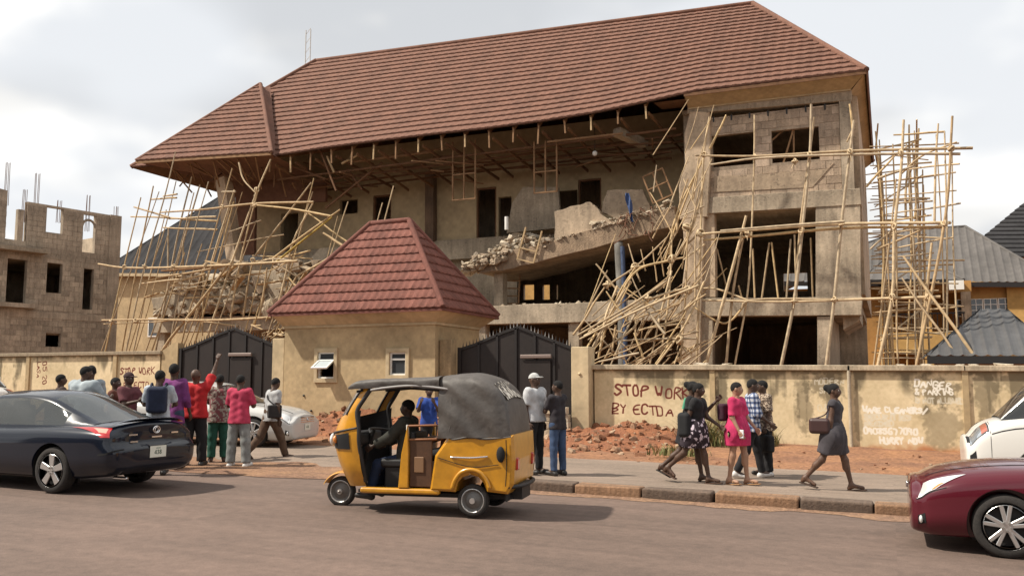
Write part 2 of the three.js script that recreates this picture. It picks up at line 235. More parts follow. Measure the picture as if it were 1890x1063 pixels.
{
  const w = thing('boundary_wall', 'cream plastered boundary wall with red STOP WORK writing and white painted notices', 'wall');
  const z = -21.5, S = [[-6.80, -3.93], [-3.81, -0.87], [-0.79, 1.45], [1.55, 5.5]], yt = (x) => mix(2.19, 2.10, (x + 6.8) / 9.4) - 0.07;
  const O = [
    { mould: 0.55, soil: 0.45, patch: [[2.45, 0.5, 0.35, 0.6, 0.8]], text: [['STOP WORK', 0.52, 0.62, 0.34, GRED, 0.012, 0.66, 0.05], ['BY ECTDA', 0.46, 1.08, 0.30, GRED, 0.010, 0.66, 0.03], ['11-05-15', 0.85, 1.5, 0.22, GRED, 0.008, 0.72, 0.05]] },
    { mould: 1.1, soil: 0.62, patch: [[0.15, 0.6, 0.16, 1.0, 0.9], [2.0, 0.7, 0.2, 0.9, 0.6], [2.45, 0.35, 0.45, 0.4, 0.75]], text: [['Modern', 2.25, 0.32, 0.17, GFAINT, 0.004], ['SHOP', 2.35, 0.53, 0.16, GFAINT, 0.004], ['08', 2.3, 0.92, 0.2, GFAINT, 0.004]] },
    { mould: 0.45, soil: 0.75, patch: [[1.75, 0.45, 0.5, 0.42, 0.85], [1.8, 1.2, 0.45, 0.6, 0.5], [0.12, 0.9, 0.1, 0.9, 0.5]], text: [['WARE CLEANERS/', 0.22, 0.93, 0.155, GWHT, 0.011, 0.62], ['SECURITIES', 0.26, 1.08, 0.145, GFAINT, 0.012, 0.7], ['NEEDED', 0.26, 1.22, 0.135, GFAINT, 0.012, 0.74], ['09035677090', 0.23, 1.39, 0.17, GWHT, 0.012, 0.6], ['HURRY NOW', 0.55, 1.6, 0.16, GWHT, 0.012, 0.62, -0.03], ['Danger', 1.3, 0.34, 0.2, GWHT, 0.008, 0.62, 0.1], ['& Parking', 1.3, 0.52, 0.16, GWHT, 0.008, 0.58], ['is not allowed', 1.28, 0.7, 0.15, GFAINT, 0.008, 0.5]] },
    { mould: 1.2, soil: 0.6, patch: [[0.3, 0.5, 0.25, 0.9, 0.7], [0.9, 0.2, 0.5, 0.3, 0.6]] }];
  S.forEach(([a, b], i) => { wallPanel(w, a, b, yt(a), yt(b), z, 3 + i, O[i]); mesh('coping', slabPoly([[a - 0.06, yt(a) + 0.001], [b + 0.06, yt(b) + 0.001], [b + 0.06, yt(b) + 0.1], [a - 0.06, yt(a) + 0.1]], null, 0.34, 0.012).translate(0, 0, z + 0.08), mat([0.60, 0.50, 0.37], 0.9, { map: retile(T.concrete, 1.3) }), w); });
  for (const x of [-3.87, 1.5]) mesh('pilaster', bx(x - 0.06, x + 0.06, gy(x) - 0.3, yt(x) - 0.002, z - 0.2, z + 0.05), M.plaster, w);
  mesh('drain_pipe', tube([[-0.83, 0.1, z + 0.06], [-0.83, yt(-0.83) - 0.01, z + 0.06]], 0.04, 10), mat([0.62, 0.52, 0.38], 0.7, { map: retile(T.mottle, 0.8) }), w);
  mesh('infill', bx(-0.87, -0.79, -0.3, yt(-0.83) - 0.002, z - 0.2, z - 0.02), M.plaster, w);
}
{
  const w = thing('boundary_wall', 'cream boundary wall with faded STOP WORK writing beside the unfinished block house', 'wall');
  const z = -21.5, yt = (x) => 2.665;
  [[-33, -26.75], [-26.6, -22.85], [-22.7, -20.95]].forEach(([a, b], i) => { wallPanel(w, a, b, yt(a), yt(b), z, 13 + i, [{ mould: 1.4, soil: 0.4 }, { mould: 0.5, soil: 0.4, text: [['05 20', 0.55, 0.2, 0.24, GRED, 0.006, 0.7, 0, 1.5], ['LASA', 0.3, 0.2, 0.2, GRED, 0.006, 0.7, 0, 1.55]] }, { mould: 0.4, soil: 0.4, text: [['STOP WORK', 0.12, 0.62, 0.27, GRED, 0.008, 0.62], ['BY ECTDA', 0.3, 1.06, 0.24, GRED, 0.008, 0.66]] }][i]); mesh('coping', slabPoly([[a - 0.07, yt(a) + 0.001], [b + 0.07, yt(b) + 0.001], [b + 0.07, yt(b) + 0.09], [a - 0.07, yt(a) + 0.09]], null, 0.34, 0.012).translate(0, 0, z + 0.08), mat([0.52, 0.42, 0.30], 0.9, { map: retile(T.concrete, 1.3) }), w); });
  for (const x of [-26.675, -22.775]) mesh('pilaster', bx(x - 0.075, x + 0.075, 0, yt(x) - 0.002, z - 0.2, z + 0.06), M.plaster, w);
  mesh('wall_end', slabPoly([[-20.88, 0], [-20.25, 0], [-20.25, 3.0], [-20.45, 3.0], [-20.88, 2.76]], null, 0.24).translate(0, 0, z + 0.01), M.plaster, w);
}

// ---------- gates ----------
function gate(x0, x1, yS0, yS1, xp, yp, z, label, seed) {
  const t = thing('metal_gate', label, 'gate', [0, 0, 0], 0, 'dark metal gates of the compound'); rnd = rngOf(seed);
  const top = (x) => x < xp ? mix(yS0, yp, sst(0, 1, (x - x0) / (xp - x0)) * 0.35 + 0.65 * (x - x0) / (xp - x0)) : mix(yp, yS1, (x - xp) / (x1 - xp)), n = 6, yb = gy((x0 + x1) / 2) + 0.30, w = (x1 - x0) / n;
  for (let i = 0; i < n; i++) {
    const a = x0 + i * w + 0.014, b = a + w - 0.028, m = (a + b) / 2;
    mesh('gate_board', slabPoly([[a, yb], [b, yb], [b, top(b) - 0.05], [m, top(m) - 0.05], [a, top(a) - 0.05]], null, 0.03, 0.006).translate(0, 0, z - rr(0, 0.015)), M.gate, t);
    if (i) mesh('gate_stile', bx(a - 0.045, a + 0.017, yb, top(a) - 0.04, z - 0.05, z + 0.035), M.gateTrim, t);
  }
  for (const [a, b] of [[x0, xp], [xp, x1]]) for (let k = 0; k < 4; k++) { const p = mix(a, b, k / 4), q = mix(a, b, (k + 1) / 4); mesh('top_rail', bar([p, top(p) - 0.03, z], [q, top(q) - 0.03, z], 0.07, 0.07), M.gateTrim, t); }
  for (let x = x0 + 0.06; x < x1; x += 0.098) { const g = new THREE.ConeGeometry(0.02, 0.15, 5); g.rotateZ(rr(-0.12, 0.12)); mesh('spike', g.translate(x, top(x) + 0.07, z), x > xp - 1 && rnd() < 0.45 ? M.steel : M.gateTrim, t); }
  for (const x of [x0 - 0.03, x1 + 0.03]) mesh('gate_post', bx(x - 0.05, x + 0.05, yb - 0.2, top(x) + 0.02, z - 0.09, z + 0.06), M.gateTrim, t);
  const dx = xp + (xp - x0 < 1.9 ? 0.12 : -0.1), d = sub('wicket_door', t);
  mesh('wicket_panel', bx(dx, dx + 0.78, yb + 0.05, yb + 1.9, z + 0.036, z + 0.06), M.gate, d); mesh('lintel_bar', rbox(0.86, 0.1, 0.08, 0.02, dx + 0.39, yb + 2.0, z + 0.08), mat([0.21, 0.16, 0.14], 0.5, { metalness: 0.3 }), d); mesh('bolt', tube([[dx + 0.06, yb + 0.95, z + 0.09], [dx + 0.3, yb + 0.95, z + 0.09]], 0.014, 6), M.steel, d);
  return t;
}
gate(-20.15, -16.5, 2.82, 2.84, -18.14, 3.42, -21.58, 'dark metal gate with spiked peak, between the long wall and the red roofed gatehouse', 51);
gate(-10.55, -7.36, 2.70, 2.66, -8.88, 3.25, -21.58, 'dark metal gate with spiked peak, next to the pillar and the rubble heap', 52);
{
  const p = tag(mesh('gate_pillar', [rbox(0.46, 3.0, 0.5, 0.02, -7.07, 1.17, -21.42), tube([[-7.08, 2.0, -21.19], [-7.08, 2.0, -21.14]], 0.035, 8)], M.plasterPale), 'short cream pillar closing the red lettered wall beside the gate', 'pillar', 'cream gate pillars');
  tag(mesh('gate_pillar', rbox(0.42, 3.1, 0.5, 0.02, -16.2, 1.5, -21.40), M.plasterPale), 'tall cream pillar beside the gatehouse and the wider gate', 'pillar', 'cream gate pillars');
}

// ---------- tiled hip roofs ----------
// a roof face: P(s,t) gives the point on the face, sL/sR its ends at height t, nrm its outward normal
function faceOf(A, B, Cc, D) {
  const a = VA(A), b = VA(B), c = VA(Cc), d = VA(D), dir = b.clone().sub(a), L = dir.length(); dir.normalize();
  const mid0 = a.clone().add(b).multiplyScalar(0.5), mid1 = c.clone().add(d).multiplyScalar(0.5), n = dir.clone().cross(mid1.clone().sub(mid0)).normalize();
  const sD = d.clone().sub(a).dot(dir), sC = c.clone().sub(a).dot(dir);
  const upD = d.clone().sub(a).addScaledVector(dir, -sD), upC = c.clone().sub(a).addScaledVector(dir, -sC);
  return { n, L, sL: (t) => mix(0, sD, t), sR: (t) => mix(L, sC, t), P: (s, t) => { const k = L ? clamp((s - mix(0, sD, t)) / Math.max(1e-6, mix(L, sC, t) - mix(0, sD, t)), 0, 1) : 0; return a.clone().addScaledVector(dir, s).addScaledVector(upD, t * (1 - k)).addScaledVector(upC, t * k); } };
}
function courseGeo(f, t0, t1, s0, s1, step, amp, per, lift = 0.05, warp) {
  const a = Math.max(s0, Math.min(f.sL(t0), f.sL(t1))), b = Math.min(s1, Math.max(f.sR(t0), f.sR(t1))); if (b - a < 0.02) return null;
  const n = Math.max(1, Math.ceil((b - a) / step)), rows = [[t0, 0], [t0, lift], [mix(t0, t1, 0.5), lift * 0.62], [mix(t0, t1, 1.06), 0.012]];
  return quadGrid(n, 3, (u, v) => { const [t, o] = rows[Math.round(v * 3)], s = clamp(mix(a, b, u), f.sL(Math.min(t, 1)), f.sR(Math.min(t, 1))), p = f.P(s, Math.min(t, 1)); p.addScaledVector(f.n, o + (o > 0.02 ? amp * Math.cos(s / per * 2 * Math.PI) : 0)); if (warp) warp(p, t); return [p.x, p.y, p.z]; });
}
{
  const h = thing('gatehouse', 'small cream gatehouse with a steep red tiled hip roof between the two gates', 'gatehouse'); rnd = rngOf(77);
  const xl = -15.87, xr = -11.03, zf = -21.0, zb = -23.75, W0 = [-14.58, -13.86], W1 = [-12.38, -11.70];
  const w1 = [-14.789,2.705], w2 = [-14.085,1.814], w3 = [-12.48,2.672], w4 = [-11.818,1.899];
  const e = 0.07, h1 = rect(w1[0] + e, w2[1] + e, w2[0] - e, w1[1] - e), h2 = rect(w3[0] + e, w4[1] + e, w4[0] - e, w3[1] - e);
  mesh('wall', slabPoly(rect(xl, 0, xr, 3.40), [h1, h2], 0.2).translate(0, 0, zf), M.plaster, h);
  for (const x of [xl, xr - 0.2]) mesh('wall', bx(x, x + 0.2, 0, 3.40, zf - 0.2, zb), M.plaster, h);
  mesh('wall', bx(xl + 0.2, xr - 0.2, 0, 3.40, zb, zb + 0.2), M.plaster, h);
  const L = -16.08, R = -10.56, F = -20.5, K = -24.1, ye = 3.71;
  mesh('soffit', [quadGrid(1, 1, (u, v) => [mix(mix(xl - 0.03, L + 0.05, v), mix(xr + 0.03, R - 0.05, v), u), mix(3.37, ye - 0.05, v), mix(zf + 0.03, F - 0.05, v)]), quadGrid(1, 1, (u, v) => [mix(xr + 0.03, R - 0.05, v), mix(3.37, ye - 0.05, v), mix(mix(zf + 0.03, F - 0.05, v), mix(zb - 0.03, K + 0.05, v), u)]), quadGrid(1, 1, (u, v) => [mix(xl - 0.03, L + 0.05, v), mix(3.37, ye - 0.05, v), mix(mix(zf + 0.03, F - 0.05, v), mix(zb - 0.03, K + 0.05, v), 1 - u)])], M.plasterPale, h);
  mesh('string_course', [bx(xl - 0.05, xr + 0.05, 3.31, 3.375, zf, zf + 0.05), bx(xr + 0.002, xr + 0.05, 3.31, 3.375, zb, zf - 0.002)], M.plasterPale, h);
  mesh('corner_post', rbox(0.34, 2.9, 0.34, 0.015, xr + 0.2, 1.47, zf - 0.35), mat([0.42, 0.31, 0.18], 0.92, { map: retile(T.concrete, 1.6) }), h);
  [[w1, w2, 1], [w3, w4, 0]].forEach(([p, q, open]) => {
    const wd = sub('window', h), x0 = p[0], x1 = q[0], y0 = q[1], y1 = p[1];
    mesh('surround', slabPoly(rect(x0 - 0.02, y0 - 0.03, x1 + 0.02, y1 + 0.02), [rect(x0 + 0.075, y0 + 0.075, x1 - 0.075, y1 - 0.075)], 0.05, 0.008).translate(0, 0, zf + 0.05), M.plasterPale, wd);
    const a = x0 + 0.09, b = x1 - 0.09, c = y0 + 0.09, d = y1 - 0.09, tm = mix(c, d, 0.7), z = zf - 0.06;
    for (const g of [bx(a - 0.02, a + 0.035, c, d, z, z + 0.05), bx(b - 0.035, b + 0.02, c, d, z, z + 0.05), bx(a, b, c - 0.02, c + 0.035, z, z + 0.052), bx(a, b, d - 0.035, d + 0.02, z, z + 0.052), bx(a, b, tm - 0.025, tm + 0.025, z, z + 0.053)]) mesh('frame', g, M.white, wd);
    mesh('pane', bx(a + 0.03, b - 0.03, tm + 0.02, d - 0.03, z + 0.015, z + 0.021), M.pane, wd);
    if (open) { const s = sub('sash', wd); const H = tm - c - 0.06; const parts = [bx(a, a + 0.05, -H, 0, 0, 0.04), bx(b - 0.05, b, -H, 0, 0, 0.04), bx(a + 0.05, b - 0.05, -0.05, 0, 0, 0.041), bx(a + 0.05, b - 0.05, -H, -H + 0.05, 0, 0.041), bx(a + 0.05, b - 0.05, -H + 0.05, -0.05, 0.015, 0.021)]; s.position.set(0, tm - 0.02, z + 0.05); s.rotation.x = -1.02; mesh('sash_frame', parts.slice(0, 4), M.white, s); mesh('sash_pane', parts[4], mat([0.45, 0.5, 0.52], 0.1, { phys: 1 }), s); }
    else mesh('pane', bx(a + 0.03, b - 0.03, c + 0.03, tm - 0.02, z + 0.015, z + 0.021), M.pane, wd);
  });
  for (const [x, y] of [[-15.16, 1.42], [-11.2, 1.62], [-14.9, 1.0]]) mesh('vent_pipe', tube([[x, y, zf - 0.05], [x, y, zf + 0.03]], 0.03, 8), M.black, h);
  const roof = sub('roof', h), yr = 6.42, zr = -22.35, rl = -13.9, rw = -12.62;
  const faces = [faceOf([L, ye, F], [R, ye, F], [rw, yr, zr], [rl, yr, zr]), faceOf([R, ye, F], [R, ye, K], [rw, yr, zr], [rw, yr, zr]), faceOf([L, ye, K], [L, ye, F], [rl, yr, zr], [rl, yr, zr]), faceOf([R, ye, K], [L, ye, K], [rl, yr, zr], [rw, yr, zr])];
  faces.forEach((f, k) => {
    const N = 10;
    for (let i = 0; i < N; i++) { const t0 = i / N, t1 = (i + 1) / N; if (k > 1) { const g = courseGeo(f, t0, t1, 0, f.L, 0.4, 0, 0.2, 0.05); if (g) mesh('tile_course', g, M.roofRed[1], roof); continue; }
      for (let s = -0.1 * (i % 2); s < f.L; s += 0.22) { const g = courseGeo(f, t0, t1, s, s + 0.22, 0.037, 0.014, 0.22, 0.055); if (g) mesh('tile', g, M.roofRed[Math.floor(rnd() * 3)], roof); } }
  });
  for (const [p, q] of [[[L, ye, F], [rl, yr, zr]], [[R, ye, F], [rw, yr, zr]], [[R, ye, K], [rw, yr, zr]], [[L, ye, K], [rl, yr, zr]], [[rl, yr, zr], [rw, yr, zr]]]) mesh('ridge_cap', tube([[p[0], p[1] + 0.02, p[2]], [q[0], q[1] + 0.03, q[2]]], 0.085, 8), M.roofRed[1], roof);
  for (const [p, q] of [[[L, ye, F], [R, ye, F]], [[R, ye, F], [R, ye, K]], [[R, ye, K], [L, ye, K]], [[L, ye, K], [L, ye, F]]]) mesh('fascia', bar([p[0], p[1] - 0.045, p[2]], [q[0], q[1] - 0.045, q[2]], 0.03, 0.07), M.roofRed[1], roof);
}

// ---------- the collapsed building ----------
const blocks = (parent, x0, x1, y0, y1, hs, z, bw = 0.45, bh = 0.225, mats = M.block, cap = 400, place) => {
    const rest = []; let n = 0;
    for (let j = 0, y = y0; y < y1 - 0.05; y += bh + 0.012, j++) { const yy = Math.min(y + bh, y1);
      for (let x = x0 - (j % 2) * bw / 2; x < x1; x += bw + 0.014) {
        let segs = [[Math.max(x, x0), Math.min(x + bw, x1)]];
        for (const h of hs) if (yy > h[1] + 0.02 && y < h[3] - 0.02) segs = segs.flatMap(([a, c]) => [[a, Math.min(c, h[0])], [Math.max(a, h[2]), c]].filter(([p, q]) => q > p));
        for (const [a, c] of segs) { if (c - a < 0.06) continue; const g = bx(a, c, y, yy, z - 0.1, z + rr(-0.006, 0.006)); if (place) place(g); if (n++ < cap) mesh('block', g, mats[Math.floor(rnd() * mats.length)], parent); else rest.push(g); }
      } }
    if (rest.length) mesh('block_courses', rest, mats[0], parent).userData.kind = 'stuff';
  };
const FZ = -28;                                              // plane of its front
{
  rnd = rngOf(201);
  const b = thing('collapsed_building', 'three storey concrete building with sagging brown tiled roof and fallen floors', 'building');
  // slabs and beams
  mesh('floor_slab', bx(-27.7, -0.74, 4.12, 4.36, FZ - 0.42, -39), M.concrete, b);
  mesh('floor_slab', bx(-25, -5.7, 7.12, 7.38, -31.75, -39), M.concrete, b);
  mesh('floor_slab', bx(-5.7, -0.74, 7.12, 7.38, FZ - 0.42, -39), M.concrete, b);
  mesh('ceiling_slab', bx(-5.9, -0.78, 10.5, 10.62, FZ - 0.45, -39), M.concrete, b);
  mesh('ground_slab', bx(-25, -0.5, 0.1, 0.6, FZ - 0.1, -39), M.earth, b);
  const edge = (name, pts, m, z = FZ, d = 0.4) => mesh(name, slabPoly(pts, null, d, 0.012).translate(0, 0, z), m, b);
  edge('beam', [[-5.509,3.858], [-0.686,3.752], [-0.637,4.26], [-5.498,4.403]], M.concrete);
  edge('beam', [[-13.2, 3.78], [-5.75, 3.76], [-5.75, 4.38], [-8.0, 4.42], [-9.5, 4.38], [-11, 4.41], [-13.2, 4.36]], M.concrete);
  edge('beam', [[-27.7, 3.8], [-13.22, 3.8], [-13.22, 4.36], [-16, 4.4], [-20, 4.33], [-27.7, 4.38]], M.concrete);
  edge('beam', [[-5.184,7.089], [-0.561,7.025], [-0.573,7.498], [-2.228,7.538], [-5.173,7.575]], M.concrete);
  edge('beam', [[-5.63,10.39], [-0.712,10.223], [-0.699,10.573], [-5.62,10.855]], M.concrete);
  mesh('beam', bx(-0.98, -0.72, 10.4, 10.66, FZ - 0.42, -39), M.concrete, b);
  mesh('beam', bx(-25, -5.75, 6.62, 7.4, -31.35, -31.72), M.concrete, b);
  mesh('cantilever', slabPoly([[-0.73, 4.4], [-0.73, 3.62], [-1.2, 3.35], [-1.2, 4.4]], null, 3.4).translate(0, 0, FZ - 0.42), M.concrete, b);
  // columns
  const col = (p, q, w, d, m, z) => mesh('column', bar([p[0], p[1], z], [q[0], q[1], z], w, d), m, b);
  col([-5.246,2.049], [-5.206,3.833], 0.4, 0.4, M.concrete, FZ - 0.25);
  col([-1.78,2.037], [-1.721,3.734], 0.36, 0.4, M.concrete, FZ - 0.25);
  col([-5.108,4.44], [-5.081,7.116], 0.42, 0.4, M.rawPlaster, FZ - 0.25);
  col([-12.457,4.393], [-12.461,5.764], 0.34, 0.4, M.concrete, FZ - 0.6);
  for (const x of [-9.6, -13.0, -16.6, -20.3, -23.8, -27.4]) for (const z of [FZ - 0.3, -34]) mesh('column', bx(x - 0.18, x + 0.18, 0.7, 3.9, z - 0.18, z + 0.18), M.concrete, b);
  mesh('column', bx(-1.06, -0.72, 7.5, 10.42, FZ - 0.4, FZ - 0.004), M.concrete, b);
  // broken corner column beside the fallen bay, built up of leaning pieces
  mesh('column', slabPoly([[-5.908,6.967], [-5.084,6.978], [-4.943,8.706], [-4.957,10.31], [-5.525,10.396], [-5.714,9.668], [-5.698,8.779], [-5.922,8.005]], null, 0.45, 0.03).translate(0, 0, FZ + 0.06), M.rawPlaster, b);
  mesh('column', slabPoly([[-5.932,2.356], [-5.424,2.352], [-5.31,4.448], [-5.187,6.95], [-5.839,6.962], [-5.762,5.636], [-5.962,4.266]], null, 0.45, 0.03).translate(0, 0, FZ + 0.05), M.rawPlaster, b);
  mesh('column', tube([[-7.925,2.059,-28.1], [-7.933,4.164,-28.1], [-8.014,6.341,-28.1]], 0.15, 12), mat([0.30, 0.29, 0.27], 0.9, { map: retile(T.concrete, 1.2) }), b);
  mesh('blue_formwork', [tube([[-7.807,2.058,-28], [-7.814,4.153,-28], [-7.859,6.192,-28]], 0.075, 8)], mat([0.07, 0.105, 0.20], 0.7, { map: retile(T.mottle, 0.5) }), b);
  // walls of the standing end
  mesh('wall', slabPoly([[-1.916,4.307], [-0.667,4.261], [-0.592,7.011], [-1.824,7.023]], null, 0.25, 0.01).translate(0, 0, FZ - 0.03), M.concrete, b);
  const zw = FZ - 0.06, A0 = [-4.984,7.629], A1 = [-0.979,7.516], topY = 10.16;
  const o1 = [[-4.912,8.546], [-3.565,9.59]], o2 = [[-3.074,8.509], [-1.661,9.547]];
  const holes = [[o1[0][0], o1[0][1], o1[1][0], o1[1][1]], [o2[0][0], o2[0][1], o2[1][0], o2[1][1]]];
  const uw = sub('block_wall', b);
  mesh('mortar_core', slabPoly(rect(A0[0], 7.3, -1.07, topY), holes.map((h) => rect(h[0] + 0.01, h[1] + 0.01, h[2] - 0.01, h[3] - 0.01)), 0.18).translate(0, 0, zw - 0.012), M.mortar, uw);
  blocks(uw, A0[0], -1.07, 7.5, topY, holes, zw + 0.002);
  mesh('render_coat', slabPoly([[-4.863,7.758], [-1.911,7.662], [-1.269,8.352], [-1.46,8.171], [-3.164,8.194], [-4.851,8.261]], null, 0.02).translate(0, 0, zw + 0.022), M.rawPlaster, uw);
  mesh('lintel_teeth', [...Array(7)].map((_, i) => bx(-4.85 + i * 0.56, -4.8 + i * 0.56, 10.02, 10.2, zw - 0.05, zw + 0.012)), M.black, uw);
  mesh('side_wall', slabPoly(rect(-39, 4.38, FZ - 0.42, 10.45), [rect(-37.5, 8.3, -36, 9.6), rect(-33.5, 8.3, -32, 9.6)], 0.2).rotateY(-Math.PI / 2).translate(-0.75, 0, 0), M.rawPlaster, b);
  // right-hand window timber and props behind the openings
  for (const [p, q] of [[[-2.74,8.54,-28.2], [-2.402,9.599,-28.2]], [[-2.441,8.522,-28.25], [-2.406,9.63,-28.25]], [[-3.086,9.287,-28.3], [-2.685,9.623,-28.3]]]) mesh('window_prop', bar(p, q, 0.05), M.timber[2], b);
  // back of the building
  const back = (h) => [[-15.754,6.362], [-15.206,5.648]];
  const bh1 = [-15.754,6.362], bh2 = [-15.234,5.649], bh3 = [-14.795,6.322], bh4 = [-14.447,5.621], bh5 = [-14.12,6.294], bh6 = [-14.044,5.606], bh7 = [-3.936,6.349], bh8 = [-2.981,5.575];
  mesh('back_wall', slabPoly(rect(-25, 0.5, -0.75, 11), [rect(bh1[0], bh2[1], bh2[0], bh1[1]), rect(bh3[0], bh4[1], bh4[0], bh3[1]), rect(bh5[0], bh6[1], bh6[0], bh5[1]), rect(bh7[0], bh8[1], bh8[0], bh7[1])], 0.2).translate(0, 0, -38.9), M.concrete, b);
  mesh('partition', bx(-5.9, -5.7, 7.38, 10.5, FZ - 0.6, -38.8), M.concrete, b);
  mesh('partition', bx(-5.6, -5.4, 0.6, 4.1, -29, -38.8), M.concrete, b);
  mesh('partition', bx(-16, -5.8, 0.6, 4.1, -36, -36.2), M.concrete, b);
  mesh('partition', bx(-27.7, -16.1, 0.6, 4.1, -31.5, -31.7), M.concrete, b);
  mesh('partition', bx(-1.95, -1.8, 0.6, 4.1, FZ - 0.5, -38.8), M.concrete, b);
  mesh('partition', bx(-27.2, -13.2, 4.4, 7.1, -31.9, -32.1), M.concrete, b);
  // inner painted wall of the top floor with its doors
  const iw = -31.5, d = (x0, y0, x1, y1) => { const p = [x0, y0, x1, y1]; return p; };
  const R = (p, q) => rect(Math.min(p[0], q[0]), Math.min(p[1], q[1]), Math.max(p[0], q[0]), Math.max(p[1], q[1]));
  const H = [R([-19.519,7.598], [-18.647,9.51]), R([-21.163,8.833], [-20.265,9.436]), R([-24.176,7.29], [-23.267,9.082]), R([-14.767,7.414], [-13.909,9.422]), R([-13.813,7.354], [-13.264,8.981]), R([-11.394,7.307], [-10.56,9.01]), R([-10.532,7.252], [-9.62,9.383])];
  for (const h of H) for (const p of h) p[1] = Math.max(p[1], 7.43);
  mesh('inner_wall', slabPoly(rect(-26.6, 7.4, -5.92, 11.6), H, 0.2).translate(0, 0, iw), M.innerWall, b);
  for (const h of [H[0], H[3], H[6]]) mesh('door_frame', slabPoly(rect(h[0][0] + 0.01, h[0][1], h[2][0] - 0.01, h[2][1] - 0.01), [rect(h[0][0] + 0.06, h[0][1] + 0.01, h[2][0] - 0.06, h[2][1] - 0.07)], 0.12).translate(0, 0, iw - 0.03), M.timber[1], b);
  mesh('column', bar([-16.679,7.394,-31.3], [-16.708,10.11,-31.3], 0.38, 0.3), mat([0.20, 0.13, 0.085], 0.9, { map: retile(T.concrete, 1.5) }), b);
  mesh('room_back', bx(-26.6, -5.92, 7.4, 11, -34.5, -34.6), M.concrete, b);
  mesh('room_wall', slabPoly([[-13.084,7.381], [-12.863,8.504], [-12.421,9.09], [-11.016,8.97], [-10.919,7.442]], null, 0.15).translate(0, 0, -30.6), M.concrete, b);
  // far left standing bits
  mesh('column', bar([-23.886,6.21,-28.4], [-24.699,10.029,-28.4], 0.5, 0.45), M.rawPlaster, b);
  mesh('side_wall', slabPoly(rect(-39, 4.38, -31.7, 11), null, 0.2).rotateY(-Math.PI / 2).translate(-24.6, 0, 0), M.innerWall, b);
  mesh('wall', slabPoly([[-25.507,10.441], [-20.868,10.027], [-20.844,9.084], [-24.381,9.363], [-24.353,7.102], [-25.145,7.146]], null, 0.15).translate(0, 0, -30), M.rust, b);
  mesh('parapet', slabPoly([[-21.239,6.217], [-19.218,6.119], [-19.239,7.032], [-20.494,7.041], [-20.868,6.717]], null, 0.25).translate(0, 0, -29.2), M.concrete, b);

  // ---- fallen floors ----
  const jag = (pts, k) => pts.flatMap((p, i) => { const q = pts[(i + 1) % pts.length], o = [p]; for (let t = 1; t < 5; t++) o.push([mix(p[0], q[0], t / 5) + rr(-k, k), mix(p[1], q[1], t / 5) + rr(-k, k)]); return o; });
  mesh('fallen_slab', slabPoly(jag([[-13.351,5.809], [-12.585,6.149], [-10.676,6.414], [-7.647,7.091], [-6.127,7.369], [-6.016,6.8], [-7.656,6.448], [-10.678,5.878], [-11.972,5.646], [-12.975,5.581]], 0.03), null, 3.0, 0.02).translate(0, 0, FZ), mat([0.42, 0.305, 0.21], 0.94, { map: retile(T.concrete, 1.4), ...bumpOf(0.5, 0.02) }), b);
  mesh('broken_wall', slabPoly(jag([[-10.241,6.528], [-10.255,7.535], [-9.574,7.688], [-8.999,7.773], [-8.737,7.532], [-8.589,7.302], [-8.182,7.054], [-8.258,6.914]], 0.025), null, 0.22, 0.012).translate(0, 0, FZ - 0.15), M.rawPlaster, b);
  mesh('broken_wall', slabPoly(jag([[-8.71,7.491], [-8.687,7.842], [-8.511,8.218], [-7.316,8.155], [-7.07,7.515], [-7.221,7.199], [-7.998,7.108]], 0.025), null, 0.22, 0.012).translate(0, 0, FZ - 0.6), M.rawPlaster, b);
  mesh('fallen_slab', slabPoly(jag([[-27.693,5.182], [-24.482,5.37], [-21.351,5.539], [-18.067,5.561], [-18.125,4.98], [-21.824,4.512], [-24.661,4.513], [-27.454,4.507]], 0.04), null, 3.0, 0.02).translate(0, 0, FZ + 0.2), M.concrete, b);
  mesh('fallen_slab', slabPoly(jag([[-23.944,6.192], [-18.827,6.196], [-18.336,5.718], [-24.198,5.765]], 0.04), null, 2.6, 0.02).translate(0, 0, FZ - 0.5), M.concrete, b);

  // ---- roof ----
  const roof = sub('roof', b), RL = [-23.743,16.471,-33.2], RR = [-4.152,15.876,-33.2], EZ = -27.3, EL = [-28.6, 10.62], ER = [-0.25, 10.83];
  const eaves = [[-30, 10.6], [-28.6, 10.62], [-21.356,10.383], [-19.021,10.46], [-16.689,10.48], [-14.48,10.48], [-12.384,10.46], [-10.393,10.479], [-8.498,10.552], [-6.691,10.709], [-5.22,10.857], [-2.529,10.846], [-0.25, 10.83], [1, 10.83]];
  const eaveY = (x) => { for (let i = 0; i < eaves.length - 1; i++) if (x <= eaves[i + 1][0]) return mix(eaves[i][1], eaves[i + 1][1], clamp((x - eaves[i][0]) / (eaves[i + 1][0] - eaves[i][0]), 0, 1)); return 10.83; };
  const EB = -39.1, sag = (p, t) => { const base = mix(EL[1], ER[1], clamp((p.x - EL[0]) / (ER[0] - EL[0]), 0, 1)); p.y += (eaveY(p.x) - base) * Math.pow(1 - clamp(t, 0, 1), 1.2); };
  const fF = faceOf([EL[0], EL[1], EZ], [ER[0], ER[1], EZ], RR, RL), fR = faceOf([ER[0], ER[1], EZ], [ER[0], ER[1], EB], RR, RR), fL = faceOf([EL[0], EL[1], EB], [EL[0], EL[1], EZ], RL, RL), fB = faceOf([ER[0], ER[1], EB], [EL[0], EL[1], EB], RL, RR);
  const N = 21; [[fF, 0.075, sag], [fR, 0.4], [fL, 0.4], [fB, 0.8]].forEach(([f, step, w]) => { for (let i = 0; i < N; i++) { const g = courseGeo(f, i / N, (i + 1) / N, 0, f.L, step, w ? 0.014 : 0, 0.3, 0.07, w); if (g) mesh('tile_course', g, M.roofTile, roof); } });
